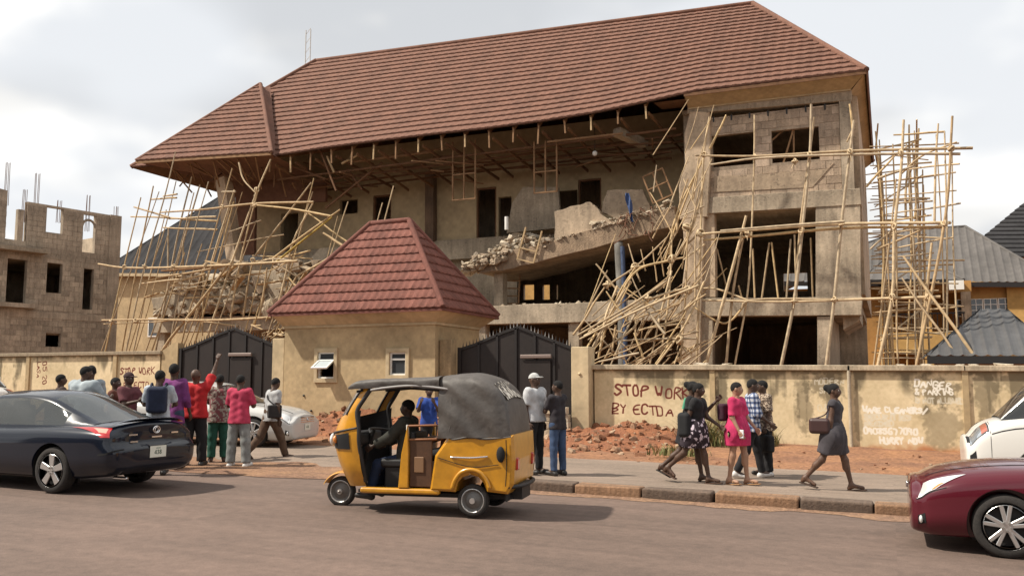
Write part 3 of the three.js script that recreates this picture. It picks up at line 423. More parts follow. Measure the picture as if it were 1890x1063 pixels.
  const under = (f, w) => quadGrid(60, 10, (u, v) => { const p = f.P(mix(f.sL(v), f.sR(v), u), v); p.addScaledVector(f.n, -0.03); if (w) w(p, v); return [p.x, p.y, p.z]; });
  mesh('roof_lining', [under(fF, sag), under(fR), under(fL), under(fB)], M.timber[1], roof);
  for (const [p, q] of [[RL, RR], [[ER[0], ER[1], EZ], RR], [[EL[0], EL[1], EZ], RL], [[ER[0], ER[1], EB], RR]]) mesh('ridge_cap', tube([[p[0], p[1] + 0.03, p[2]], [q[0], q[1] + 0.05, q[2]]], 0.1, 8), M.roofTile, roof);
  // hipped wing at the far end
  const PK = [-24.77,14.71,-30.6], A = [-27.816,10.706,-26.8], Bc = [-21.095,10.385,-26.8], VA0 = [-21.204,10.347,-27.3], VB = [-24.72,14.794,-31.2];
  const fW = faceOf(A, Bc, PK, PK); for (let i = 0; i < 16; i++) { const g = courseGeo(fW, i / 16, (i + 1) / 16, 0, fW.L, 0.075, 0.014, 0.3, 0.07); if (g) mesh('tile_course', g, M.roofTile, roof); }
  mesh('wing_side', quadGrid(2, 14, (u, v) => { const p = VA(Bc).lerp(VA(PK), v), q = VA(VA0).lerp(VA(VB), v); p.lerp(q, u); return [p.x, p.y + (u === 0.5 ? -0.12 : 0), p.z]; }), M.roofTile, roof);
  mesh('wing_side', quadGrid(1, 1, (u, v) => { const p = VA([A[0] + 0.2, A[1], -34]).lerp(VA(A), u).lerp(VA(PK), v); return [p.x, p.y, p.z]; }), M.roofTile, roof);
  mesh('wing_soffit', quadGrid(1, 1, (u, v) => { const p = VA(A).lerp(VA(Bc), u), q = VA([mix(-24.6, -21.2, u), 10.1, -29.5]); p.y -= 0.06; p.lerp(q, v); return [p.x, p.y, p.z]; }), M.rust, roof);
  for (const [p, q] of [[A, PK], [Bc, PK]]) mesh('ridge_cap', tube([p, q], 0.09, 8), M.roofTile, roof);
  for (const [p, q] of [[A, Bc]]) mesh('fascia', bar([p[0], p[1] - 0.06, p[2]], [q[0], q[1] - 0.06, q[2]], 0.03, 0.1), M.timber[2], roof);
  // painted soffit over the standing end
  mesh('soffit', [quadGrid(1, 1, (u, v) => [mix(-5.6, mix(-0.72, -0.3, v), u), mix(10.52, 10.77, v), mix(FZ + 0.03, EZ - 0.05, v)]), quadGrid(1, 1, (u, v) => [mix(-0.7, -0.3, v), mix(10.5, 10.77, v), mix(mix(FZ + 0.03, EZ - 0.05, v), EB, u)])], M.plaster, roof);
  mesh('soffit_bead', bx(-5.6, -0.7, 10.5, 10.56, FZ + 0.002, FZ + 0.07), M.plasterPale, roof);
  mesh('fascia', [bar([-5.6, 10.78, EZ], [ER[0], 10.78, EZ], 0.03, 0.1), bar([ER[0], 10.77, EZ], [ER[0], 10.77, EB], 0.03, 0.14)], M.timber[1], roof);
  // rafters, hangers and the ceiling lattice seen under the torn eave
  for (let x = -21.6; x < -6; x += 0.92) {
    const y = eaveY(x), q = 0.75; const p1 = [x, y - 0.1, EZ - 0.12], p2 = [x + rr(-0.1, 0.1), mix(y, 15.6, q) - 0.25, mix(EZ, -33.2, q)];
    mesh('rafter', bar(p1, p2, 0.06, 0.14), M.timber[Math.floor(rnd() * 2)], roof);
    mesh('rafter', bar([x + 0.05, y - 0.25, EZ - 0.35], [x + rr(0.2, 0.6), y - 0.9 + rr(-0.1, 0.1), -31.2], 0.05, 0.1), M.timber[Math.floor(rnd() * 2)], roof);
    mesh('hanger', bar([x + 0.02, y - 0.1, EZ - 0.1], [x + 0.02 + rr(-0.05, 0.05), y - rr(0.45, 0.75), EZ - 0.1], 0.05, 0.05), rnd() < 0.6 ? M.timber[2] : M.timberPale, roof);
  }
  for (const [p, q, k] of [[[-18.719,10.105,-28.3], [-15.004,10.15,-28.3], 2], [[-17.71,10.244,-28.6], [-14.495,10.332,-28.6], 2], [[-15.373,10.149,-29], [-6.394,9.779,-29], 1], [[-17.588,10.079,-29.6], [-6.533,9.604,-29.6], 1], [[-17.073,9.948,-30.4], [-6.714,9.583,-30.4], 1], [[-10.464,9.958,-28], [-7.791,9.967,-28], 2], [[-19.864,8.467,-28.6], [-17.351,10.042,-28.6], 1], [[-21.22,10.507,-29], [-18.185,9.576,-29], 1], [[-19.542,10.549,-27.7], [-18.775,8.899,-27.7], 1], [[-19.288,10.296,-27.8], [-18.956,9.639,-27.8], 3], [[-18.761,9.998,-28], [-18.002,10.278,-28], 3], [[-18.403,10.089,-28], [-18.268,10.471,-28], 3], [[-21.814,10.427,-28.4], [-19.755,9.588,-28.4], 1], [[-19.045,10.037,-28.8], [-18.342,9.125,-28.8], 1]]) mesh('loose_timber', bar(p, q, k === 3 ? 0.07 : 0.06, 0.06), k === 3 ? M.timberPale : M.timber[k], roof);
  for (let i = 0; i < 26; i++) { const x = rr(-22.5, -6.5), z = rr(-30.8, -28.2), y = eaveY(x) - rr(0.4, 1.0); mesh('ceiling_batten', bar([x, y, z], [x + rr(-1.4, 1.4), y + rr(-0.2, 0.2), z + rr(-1.5, 1.5)], 0.045, 0.045), M.timber[Math.floor(rnd() * 3)], roof); }
  for (let z = -28.4; z > -31.3; z -= 0.8) mesh('ceiling_batten', bar([-22, 9.75, z], [-6.1, 10.05, z], 0.05, 0.07), M.timber[1], roof);
  for (let i = 0; i < 22; i++) { const p = VA(A).lerp(VA(Bc), 0.15 + 0.8 * i / 22); mesh('wing_batten', bar([p.x, p.y - 0.1, p.z - rr(0.1, 2)], [p.x + rr(-0.6, 0.6), p.y - rr(0.3, 1.3), p.z - rr(0.6, 2.4)], 0.045, 0.045), M.timber[Math.floor(rnd() * 3)], roof); }
  mesh('beam_stub', bar([-8.069,10.106,-28.2], [-7.42,9.912,-29.4], 0.32, 0.26), M.concrete, b);
  mesh('soffit_board', quadGrid(1, 1, (u, v) => [mix(-6.6, -5.6, u), mix(eaveY(-6), 10.9, v) - 0.1, mix(EZ - 0.1, -28.6, v)]), M.timber[1], roof);
}
// loose frames, bulb and ladder
function gridFrame(name, label, cat, p0, p1, z, m, cols, rows, group, tilt = 0) {
  const t = thing(name, label, cat, [p0[0], p1[1], z], 0, group), w = p1[0] - p0[0], h = p0[1] - p1[1]; t.rotation.z = tilt;
  for (let i = 0; i <= cols; i++) mesh('upright', bar([w * i / cols, 0, 0], [w * i / cols, h, 0], 0.05, 0.05), m, t);
  for (const r of rows) mesh('crossbar', bar([-0.02, h * r, 0.004], [w + 0.02, h * r, 0.004], 0.055, 0.045), m, t);
  return t;
}
gridFrame('window_frame', 'rusty two-light window frame hanging under the torn eave beside the brown column', 'window frame', [-14.162,10.399,-28.2], [-13.269,8.264,-28.2], -28.2, M.timber[2], 2, [0.0, 0.43], 'hanging window frames');
gridFrame('window_frame', 'rusty two-light window frame hanging above the wall stump on the fallen floor', 'window frame', [-11.02,10.067,-28.2], [-10.192,8.261,-28.2], -28.2, M.timber[2], 2, [0.0, 0.4], 'hanging window frames');
gridFrame('ladder', 'wooden ladder leaning inside the dark first floor', 'ladder', [-12.462,5.592,-29], [-11.942,4.511,-29], -29, M.timber[2], 1, [0.05, 0.3, 0.55, 0.8], undefined, -0.05);
gridFrame('window_frame', 'pale broken window frame lying on the rubble of the fallen floor', 'window frame', [-11.527,7.087,-27.9], [-10.913,5.97,-27.9], -27.9, M.timberPale, 1, [0.0, 0.35], undefined, -0.28);
gridFrame('window_frame', 'splintered window frame leaning on the broken corner column', 'window frame', [-6.862,8.54,-28.2], [-6.167,7.586,-28.2], -28.2, M.timber[2], 2, [0.0, 0.5, 1], undefined, 0.35);
{ const t = thing('light_bulb', 'bare white light bulb dangling from a wire under the roof', 'light bulb', [-8.956,9.552,-28.6]); mesh('bulb', new THREE.SphereGeometry(0.09, 10, 8), M.white, t); mesh('wire', tube([[0, 0.05, 0], [0.01, 0.4, 0], [0, 0.9, 0]], 0.012, 5), M.black, t); }
function rubble(name, label, n, place, mats, r0, r1, group) {
  const t = thing(name, label, 'rubble', [0, 0, 0], 0, group), gs = [...Array(14)].map(() => prep(chunk(1, 1, rr(0.5, 0.9), rr(0.7, 1))));
  for (let i = 0; i < n; i++) { const [x, y, z] = place(i / n), s = r0 + (r1 - r0) * Math.pow(rnd(), 2.2); const o = shared('chunk', gs[Math.floor(rnd() * 14)], mats[Math.floor(rnd() * mats.length)], t); o.position.set(x, y, z); o.rotation.set(rr(-0.6, 0.6), rr(0, 6.28), rr(-0.6, 0.6)); o.scale.set(s, s * rr(0.5, 1), s); }
  return t;
}
rnd = rngOf(301);
{ const l = [-13.268,5.881], m = [-10.207,6.478], r = [-6.127,7.369];
  rubble('rubble_heap', 'heap of broken blocks at the low end of the tilted fallen floor', 300, () => { const k = rnd(), x = mix(l[0] - 0.1, m[0], Math.pow(k, 0.9)), y = mix(l[1], m[1], k), z = rr(-29.6, -27.95); return [x, y - 0.04 + rnd() * 1.05 * Math.sin(Math.PI * clamp(k * 0.8 + 0.18, 0, 1)) * (0.55 + 0.45 * (-27.9 - z) / 1.7), z]; }, M.rubble, 0.06, 0.27);
  rubble('rubble_heap', 'pale crumbs lining the upper edge of the tilted fallen floor', 110, () => { const k = rnd(); return [mix(m[0] - 0.3, r[0], k), mix(m[1], r[1], k) - 0.02 + rnd() * 0.06, rr(-28.1, -27.94)]; }, M.rubble, 0.03, 0.1);
  tag(mesh('light_slit', tube([[-12.144,7.095,-28.4], [-12.144,7.556,-28.4]], 0.07, 10), M.white), 'bright light pipe standing in the rubble of the fallen floor', 'slit');  // white tube added in place of a bright slit of light
  rubble('rubble_heap', 'broken blocks spilling over the snapped lip of the tilted fallen floor', 200, () => { const k = rnd() * 0.5, x = mix(l[0] - 0.35, m[0], k); return [x, mix(l[1], m[1], k) - rnd() * 0.5 * (1 - k) + 0.1, rr(-28.3, -27.75)]; }, M.rubble, 0.05, 0.22);
  rubble('rubble_heap', 'crumbled masonry strewn along the high end of the tilted fallen floor', 170, () => { const k = rnd(), x = mix(m[0] + 1.2, r[0], k), y = mix(m[1] + 0.25, r[1], k), z = rr(-28.9, -27.95); return [x, y + rnd() * 0.3, z]; }, M.rubble, 0.04, 0.2); }
{ const l = [-27.409,5.261], r = [-20.85,5.58];
  rubble('rubble_heap', 'broken concrete piled on the pancaked floor behind the leaning bamboo', 230, () => { const k = rnd(), x = mix(l[0], r[0], k), z = rr(-30, -27.7); return [x, mix(l[1], r[1], k) + rnd() * 1.0 * Math.sin(Math.PI * clamp(k * 0.75 + 0.22, 0, 1)) * (0.25 + 0.75 * (-27.7 - z) / 2.3), z]; }, M.rubble, 0.09, 0.42);
  rubble('rubble_heap', 'crushed masonry hanging off the lower pancaked floor', 170, () => { const k = rnd(); return [mix(l[0] - 0.1, r[0], k), 4.45 + rnd() * 0.85 * (0.4 + 0.6 * Math.sin(k * 3.1)), rr(-28.4, -27.65)]; }, M.rubble, 0.06, 0.26);
  rubble('slab_fragments', 'broad pale slab fragments lying on the pancaked floor behind the leaning bamboo', 46, () => { const k = rnd(); return [mix(l[0] + 0.3, r[0] + 1, k), mix(l[1], r[1], k) + rr(0.1, 0.9), rr(-29.2, -27.5)]; }, M.rubble, 0.25, 0.7);
  rubble('slab_fragments', 'pale broken slab fragments tumbled over the spiked gate side of the lower floor', 34, () => [rr(-26.2, -17.6), 4.5 + rnd() * 0.5, rr(-28.2, -27.5)], M.rubble, 0.2, 0.5);
  rubble('rubble_heap', 'rubble squeezed along the slab edge above the spiked gate', 150, () => [rr(-26.5, -17.5), 4.4 + rnd() * 0.28, rr(-28.3, -27.7)], M.rubble, 0.05, 0.2); }
rubble('rubble_heap', 'loose rubble lying along the first floor slab edge', 60, () => [rr(-12.8, -6.5), 4.38 + rnd() * 0.05, rr(-28.6, -28.02)], M.rubble, 0.03, 0.14);
{ const t = thing('blue_plastic_rag', 'torn blue plastic sheet snagged on the broken wall stump', 'plastic sheet'); rnd = rngOf(310); const a = [-7.685,7.967,-28.05], b = [-7.463,6.946,-27.85]; mesh('sheet', quadGrid(4, 14, (u, v) => [mix(a[0], b[0], v) + (u - 0.5) * 0.16 * (0.4 + Math.sin(v * 5) * 0.35 + 0.4), mix(a[1], b[1], v), mix(a[2], b[2], v) + 0.06 * Math.sin(u * 7 + v * 9)]), mat([0.03, 0.06, 0.16], 0.6, { side: THREE.DoubleSide }), t); }
{ const t = thing('twisted_rebar', 'twisted steel rods poking from the snapped floor edge', 'rebar'); for (let i = 0; i < 16; i++) { const p = [-7.294,7.12,-27.9], x = p[0] + rr(-0.5, 0.4), y = p[1] + rr(-0.4, 0.3); mesh('rod', tube([[x, y, -28.05], [x + rr(-0.2, 0.2), y + rr(-0.3, 0.1), -27.85], [x + rr(-0.3, 0.3), y - rr(0.2, 0.6), -27.8]], 0.016, 5), M.rust, t); } }

// ---------- neighbouring buildings ----------
function ribbed(f, w, m, parent, name = 'roof_sheet') {
  for (let s = 0; s < f.L; s += w) { const a = s, c = Math.min(s + w, f.L);
    const g = quadGrid(4, 10, (u, v) => { const p = f.P(clamp(mix(a, c, u), f.sL(v), f.sR(v)), v); p.addScaledVector(f.n, u === 0 ? 0.04 : u === 1 ? 0.042 : u === 0.25 || u === 0.75 ? 0.008 : 0); return [p.x, p.y, p.z]; }).toNonIndexed(); g.computeVertexNormals(); mesh(name, g, m, parent); }
}
{
  rnd = rngOf(401);
  const t = thing('unfinished_house', 'roofless grey block house shell with dark window holes and steel rods on top', 'building', [-35.485, 0, -28.425], 1.3440);
  const R = (p, q) => [Math.min(p[0], q[0]), Math.min(p[1], q[1]), Math.max(p[0], q[0]), Math.max(p[1], q[1])];
  const op = [R([0.562,8.627], [1.351,9.809]), R([2.305,7.907], [2.932,9.742]), R([-1.028,5.23], [-0.162,7.246]), R([0.713,5.849], [1.436,7.246]), R([2.445,5.195], [2.956,7.149]), R([0.822,3.387], [1.531,4.033])];
  const s0 = -2.6, e = [4.173,9.877], a = [-0.309,9.893], lo = [-0.208,8.077], lo0 = [s0, lo[1] + 0.05], up = [-1.191,8.097], top = e[0];
  const outline = [[s0, 0.3], [e[0], 0.3], [e[0], e[1]], a, [a[0], lo[1]], [up[0], up[1]], [up[0], a[1] + 0.35], [s0, a[1] + 0.5]];
  mesh('wall', slabPoly(outline, op.map((o) => rect(o[0] + 0.01, o[1] + 0.01, o[2] - 0.01, o[3] - 0.01)), 0.22).translate(0, 0, -0.012), M.blockGrey[1], t);
  const gone = [...op, [up[0], lo[1], a[0], 20]], wl = sub('block_work', t);
  blocks(wl, s0, top, 2.2, a[1] - 0.06, [...gone, [a[0], 9.05 + 0.3, top, 20], [s0, a[1], up[0], 20]].slice(0, 7), 0.002, 0.45, 0.225, M.blockGrey, 300, null);
  mesh('corner_column', bx(top - 0.55, top + 0.02, 0.3, e[1] + 0.02, -0.3, 0.05), M.blockGrey[0], t);
  mesh('column', bx([-0.685,8.163][0], [-0.428,8.197][0], lo[1], [-0.642,9.493][1], -0.25, -0.02), M.blockGrey[0], t);
  mesh('ledge', bx(s0, [0.483,7.816][0], [-0.416,7.561][1], [-0.426,7.731][1], -0.4, 0.55), M.concrete, t);
  mesh('ledge', bx(s0, [0.184,5.316][0], [-0.512,5.073][1], [-0.522,5.266][1], -0.3, 0.35), M.blockGrey[0], t);
  mesh('band', bx(s0, top + 0.03, [1.699,4.668][1], [1.683,4.969][1], -0.2, 0.02), M.blockGrey[0], t);
  for (const y of [3.95, 7.25]) mesh('floor_slab', bx(s0, top, y, y + 0.2, -7, -0.24), M.concrete, t);
  mesh('back_wall', slabPoly([[s0, 0.3], [top, 0.3], [top, 8.6], [1.2, 8.6], [1.2, 8.2], [s0, 8.2]], [rect(0.2, 6.9, 0.8, 7.8)], 0.2).translate(0, 0, -7), M.blockGrey[0], t);
  mesh('end_wall', bx(top - 0.22, top, 0.3, 9.0, -7, -0.24), M.blockGrey[0], t);
  mesh('cross_wall', slabPoly(rect(s0, 0.4, top, 7.24), null, 0.15).translate(0, 0, -5.6), M.concrete, t);
  mesh('end_wall', bx(s0, s0 + 0.22, 0.3, 9.0, -7, -0.24), M.blockGrey[0], t);  // end wall beyond view, added to stop light leaking into the rooms
  mesh('arch', new THREE.TorusGeometry(0.3, 0.06, 6, 12, Math.PI).translate((op[1][0] + op[1][2]) / 2, op[1][3] - 0.55, -0.1), M.blockGrey[0], t);
  for (const [x, y0, y1] of [[5, 360, 300], [35, 386, 345], [55, 372, 310], [95, 378, 355], [148, 387, 335], [203, 397, 348]]) { const p = [(x - 50) * 0.0262, 9.8 - (y0 - 372) * 0.024], h = (y0 - y1) * 0.024; for (const dx of [-0.07, 0.07]) for (const dz of [-0.2, -0.08]) mesh('steel_rod', tube([[p[0] + dx, p[1] - 0.5, dz], [p[0] + dx + rr(-0.03, 0.03), p[1] + h, dz]], 0.013, 5), M.rust, t); }
}
{ // house with the dark slate-like roof
  const t = thing('house', 'cream house with a dark grey roof, half hidden behind the leaning bamboo', 'house'); rnd = rngOf(402);
  const z = -46, e0 = [-50.995,9.383,-46], e1 = [-35.097,8.563,-46], r0 = [-44.21,15.18,-50.5], r1 = [r0[0] + 8, r0[1], r0[2]];
  mesh('wall', bx(e0[0] + 0.5, e1[0] - 0.5, 0.3, e0[1] - 0.05, z - 0.6, z - 9), M.plaster, t);
  const roof = sub('roof', t); ribbed(faceOf(e0, e1, r1, r0), 0.6, M.roofDark, roof); ribbed(faceOf([e0[0], e0[1], z - 10], e0, r0, r0), 0.6, M.roofDark, roof);
  mesh('fascia', bar([e0[0], e0[1] - 0.1, z], [e1[0], e1[1] - 0.1, z], 0.05, 0.2), M.plasterPale, roof);
  for (const [a, c, y0, y1] of [[222, 232, 560, 535], [250, 262, 560, 535]]) { const p = [-46.5 + (a - 222) * 0.03, 0], w = sub('window', t); mesh('pane', bx(p[0], p[0] + 0.9, 4.9, 6.1, z - 0.58, z - 0.55), M.pane, w); mesh('frame', slabPoly(rect(p[0] - 0.05, 4.85, p[0] + 0.95, 6.15), [rect(p[0] + 0.02, 4.92, p[0] + 0.88, 6.08)], 0.05).translate(0, 0, z - 0.53), M.white, w); }
}
{ // ochre house
  const t = thing('house', 'ochre house with broad grey metal roof, white windows and a railed balcony', 'house'); rnd = rngOf(403);
  const z = -46, eL = [-6.417,6.863,-46], eR = [7.249,6.217,-46], r0 = [1.104,9.758,-51], r1 = [3.943,9.767,-51], roof = sub('roof', t);
  ribbed(faceOf(eL, eR, r1, r0), 0.34, M.roofGrey, roof); ribbed(faceOf(eR, [eR[0], eR[1], -56], r1, r1), 0.5, M.roofGrey, roof); ribbed(faceOf([eL[0], eL[1], -56], eL, r0, r0), 0.5, M.roofGrey, roof);
  const q0 = [-1.034,6.579,-44.8], q1 = [3.284,6.388,-44.8], qr = [1.434,7.989,-48.4]; ribbed(faceOf(q0, q1, qr, [0.194,8.057,-48.4]), 0.5, M.roofGrey, roof); ribbed(faceOf(q1, [q1[0], q1[1], -50], qr, qr), 0.5, M.roofGrey, roof);
  for (const [p, q] of [[eR, r1], [r0, r1], [q1, qr]]) mesh('ridge_cap', tube([p, q], 0.08, 6), M.roofGrey, roof);
  mesh('fascia', bar([eL[0], eL[1] - 0.12, z], [eR[0], eR[1] - 0.12, z], 0.05, 0.22), M.gateTrim, roof); mesh('fascia', bar([q0[0], q0[1] - 0.12, -44.8], [q1[0], q1[1] - 0.12, -44.8], 0.05, 0.22), M.gateTrim, roof);
  const W = (x0, y0, x1, y1, zz, m, name = 'wall', d = 0.3) => { const p = [x0, y0], q = [x1, y1]; return mesh(name, bx(x0, x1, y0, y1, zz, zz - d), m, t); };
  const a = [-0.713,3.489], b2 = [5.131,6.42], c = [7.346,6.323], yb = [1.458,4.098][1];
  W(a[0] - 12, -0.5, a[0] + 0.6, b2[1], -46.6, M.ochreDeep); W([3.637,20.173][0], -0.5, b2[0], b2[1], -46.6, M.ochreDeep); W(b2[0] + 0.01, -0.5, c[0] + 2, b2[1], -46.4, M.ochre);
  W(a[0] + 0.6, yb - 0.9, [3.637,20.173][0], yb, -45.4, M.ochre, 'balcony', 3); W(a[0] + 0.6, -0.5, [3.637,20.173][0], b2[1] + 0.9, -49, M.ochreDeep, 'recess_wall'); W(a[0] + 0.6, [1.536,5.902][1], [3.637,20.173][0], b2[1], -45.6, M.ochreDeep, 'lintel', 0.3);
  for (let i = 0; i < 3; i++) { const x = mix(a[0] + 0.8, [3.591,20.181][0] - 0.2, i / 2); mesh('column', bx(x - 0.2, x + 0.2, -0.5, [1.536,5.902][1], -45.5, -45.9), i === 2 ? M.rubble[1] : M.ochre, t); }
  const rail = sub('railing', t), rx0 = a[0] + 0.9, rx1 = [3.309,20.229][0]; mesh('rail', bar([rx0, yb + 0.85, -45.5], [rx1, yb + 0.85, -45.5], 0.06), M.gateTrim, rail); for (let x = rx0; x < rx1; x += 0.22) mesh('baluster', bar([x, yb, -45.5], [x, yb + 0.85, -45.5], 0.035), M.gateTrim, rail);
  for (let i = 0; i < 5; i++) { const w = sub('window', t), p = [[3.661,20.169][0] + i * 0.62, 0], y1 = [3.823,5.639][1], y0 = [3.784,4.831][1], x = [2.986,5.669][0] + i * 0.6;
    mesh('frame', slabPoly(rect(x, y0, x + 0.57, y1), [0, 1].flatMap((u) => [0, 1, 2].map((v) => { const pw = 0.235, ph = (y1 - y0 - 0.12) / 3; return rect(x + 0.035 + u * (pw + 0.03), y0 + 0.03 + v * (ph + 0.03), x + 0.035 + u * (pw + 0.03) + pw, y0 + 0.03 + v * (ph + 0.03) + ph); })), 0.06).translate(0, 0, -46.53), M.white, w); mesh('pane', bx(x + 0.02, x + 0.55, y0 + 0.02, y1 - 0.02, -46.59, -46.575), M.pane, w); }
  const s = [2.664,5.936], s1 = [3.275,6.353]; mesh('notice_board', bx(s[0], s1[0], s[1], s1[1], -44.7, -44.64), M.whitePaint, t);
  W(-22, 0, -11, 8, -48, M.ochre, 'rear_wing', 4);
}
{ const t = thing('kiosk', 'low kiosk with a dark corrugated hip roof just behind the boundary wall', 'kiosk'); rnd = rngOf(404);
  const z = -25.5, e0 = [0.925,2.467,-25.5], e1 = [3.918,2.434,-25.5], k = [e0[1]], r0 = [2.445,3.813,-28], r1 = [3.056,3.794,-28], roof = sub('roof', t), m = mat([0.13, 0.128, 0.13], 0.55, { map: retile(T.mottle, 3), metalness: 0.2 });
  ribbed(faceOf(e0, e1, r1, r0), 0.28, m, roof); ribbed(faceOf([e0[0], e0[1], -30.5], e0, r0, r0), 0.28, m, roof); ribbed(faceOf(e1, [e1[0], e1[1], -30.5], r1, r1), 0.28, m, roof);
  mesh('fascia', bar([e0[0], e0[1] - 0.1, z], [e1[0], e1[1] - 0.1, z], 0.04, 0.2), M.black, roof); mesh('wall', bx(e0[0] + 0.4, e1[0] - 0.4, -0.2, e0[1] - 0.05, z - 0.4, -30), M.ochreDeep, t); }
{ const t = thing('house', 'distant house showing only its dark slate roof above the ochre house', 'house'); rnd = rngOf(405);
  const e0 = [4.307,9.56,-62], e1 = [13.674,9.052,-62], r0 = [9.145,14.004,-68], r1 = [12.249,13.756,-68], roof = sub('roof', t); const f = faceOf(e0, e1, r1, r0); for (let i = 0; i < 14; i++) { const g = courseGeo(f, i / 14, (i + 1) / 14, 0, f.L, 1, 0, 1, 0.09); if (g) mesh('tile_course', g, M.roofDark, roof); }
  mesh('roof_side', quadGrid(1, 1, (u, v) => { const p = VA([e0[0], e0[1], -74]).lerp(VA(e0), u).lerp(VA(r0), v); return [p.x, p.y, p.z]; }), M.roofDark, roof); mesh('wall', bx(e0[0] + 0.7, e1[0] - 0.7, -0.5, e0[1], -62.7, -73), M.ochre, t); }
{ const t = thing('lattice_mast', 'thin pale lattice mast rising behind the long brown roof', 'mast'); const p = [-43.999,28.611,-60], q = [-44.073,31.16,-60], r = [-43.526,31.074,-60]; const m = mat([0.55, 0.55, 0.54], 0.6);
  for (const x of [p[0], r[0]]) mesh('leg', tube([[x, 0, -60], [x, q[1], -60]], 0.05, 5), m, t); for (let y = 14; y < q[1]; y += 0.8) mesh('brace', bar([p[0], y, -60], [r[0], y + 0.5, -60], 0.03), m, t); }

// ---------- bamboo scaffolds ----------
function pole(parent, pts, o = {}) {
  let P = pts.map((p) => [...p]); const r = (o.r ?? rr(0.034, 0.05)) * 0.8, last = P[P.length - 1], prev = P[P.length - 2];
  if (o.down !== undefined && last[1] > o.down) { const k = (last[1] - o.down) / Math.max(0.3, prev[1] - last[1]); P.push([last[0] + clamp((last[0] - prev[0]) * k, -1.2, 1.2), o.down, last[2]]); }
  if (P.length === 2) { const a = VA(P[0]), b = VA(P[1]), L = a.distanceTo(b), w = L * 0.012; P = [P[0], [mix(a.x, b.x, 0.35) + rr(-w, w), mix(a.y, b.y, 0.35) + rr(-w, w), mix(a.z, b.z, 0.35)], [mix(a.x, b.x, 0.7) + rr(-w, w), mix(a.y, b.y, 0.7) + rr(-w, w), mix(a.z, b.z, 0.7)], P[1]]; }
  const g = tube(P, [r * 0.72, r * 0.9, r, r * 1.05], 7, P.length * 3); const pa = g.attributes.position;
  const ms = M.bamboo; return mesh('bamboo_pole', g, o.m ?? ms[Math.floor(rnd() * ms.length)], parent);
}
function tie(parent, p, s = 0.08) { const g = new THREE.TorusGeometry(s, s * 0.35, 5, 8); g.rotateX(rr(0, 3)); g.rotateY(rr(0, 3)); mesh('rope_tie', [g, new THREE.TorusGeometry(s, s * 0.3, 5, 8).rotateY(rr(0, 3)), tube([[0, 0, 0], [rr(-0.1, 0.1), -rr(0.1, 0.3), 0.05]], 0.012, 4)].map((x) => x.translate(p[0], p[1], p[2])), M.bamboo[1], parent); }
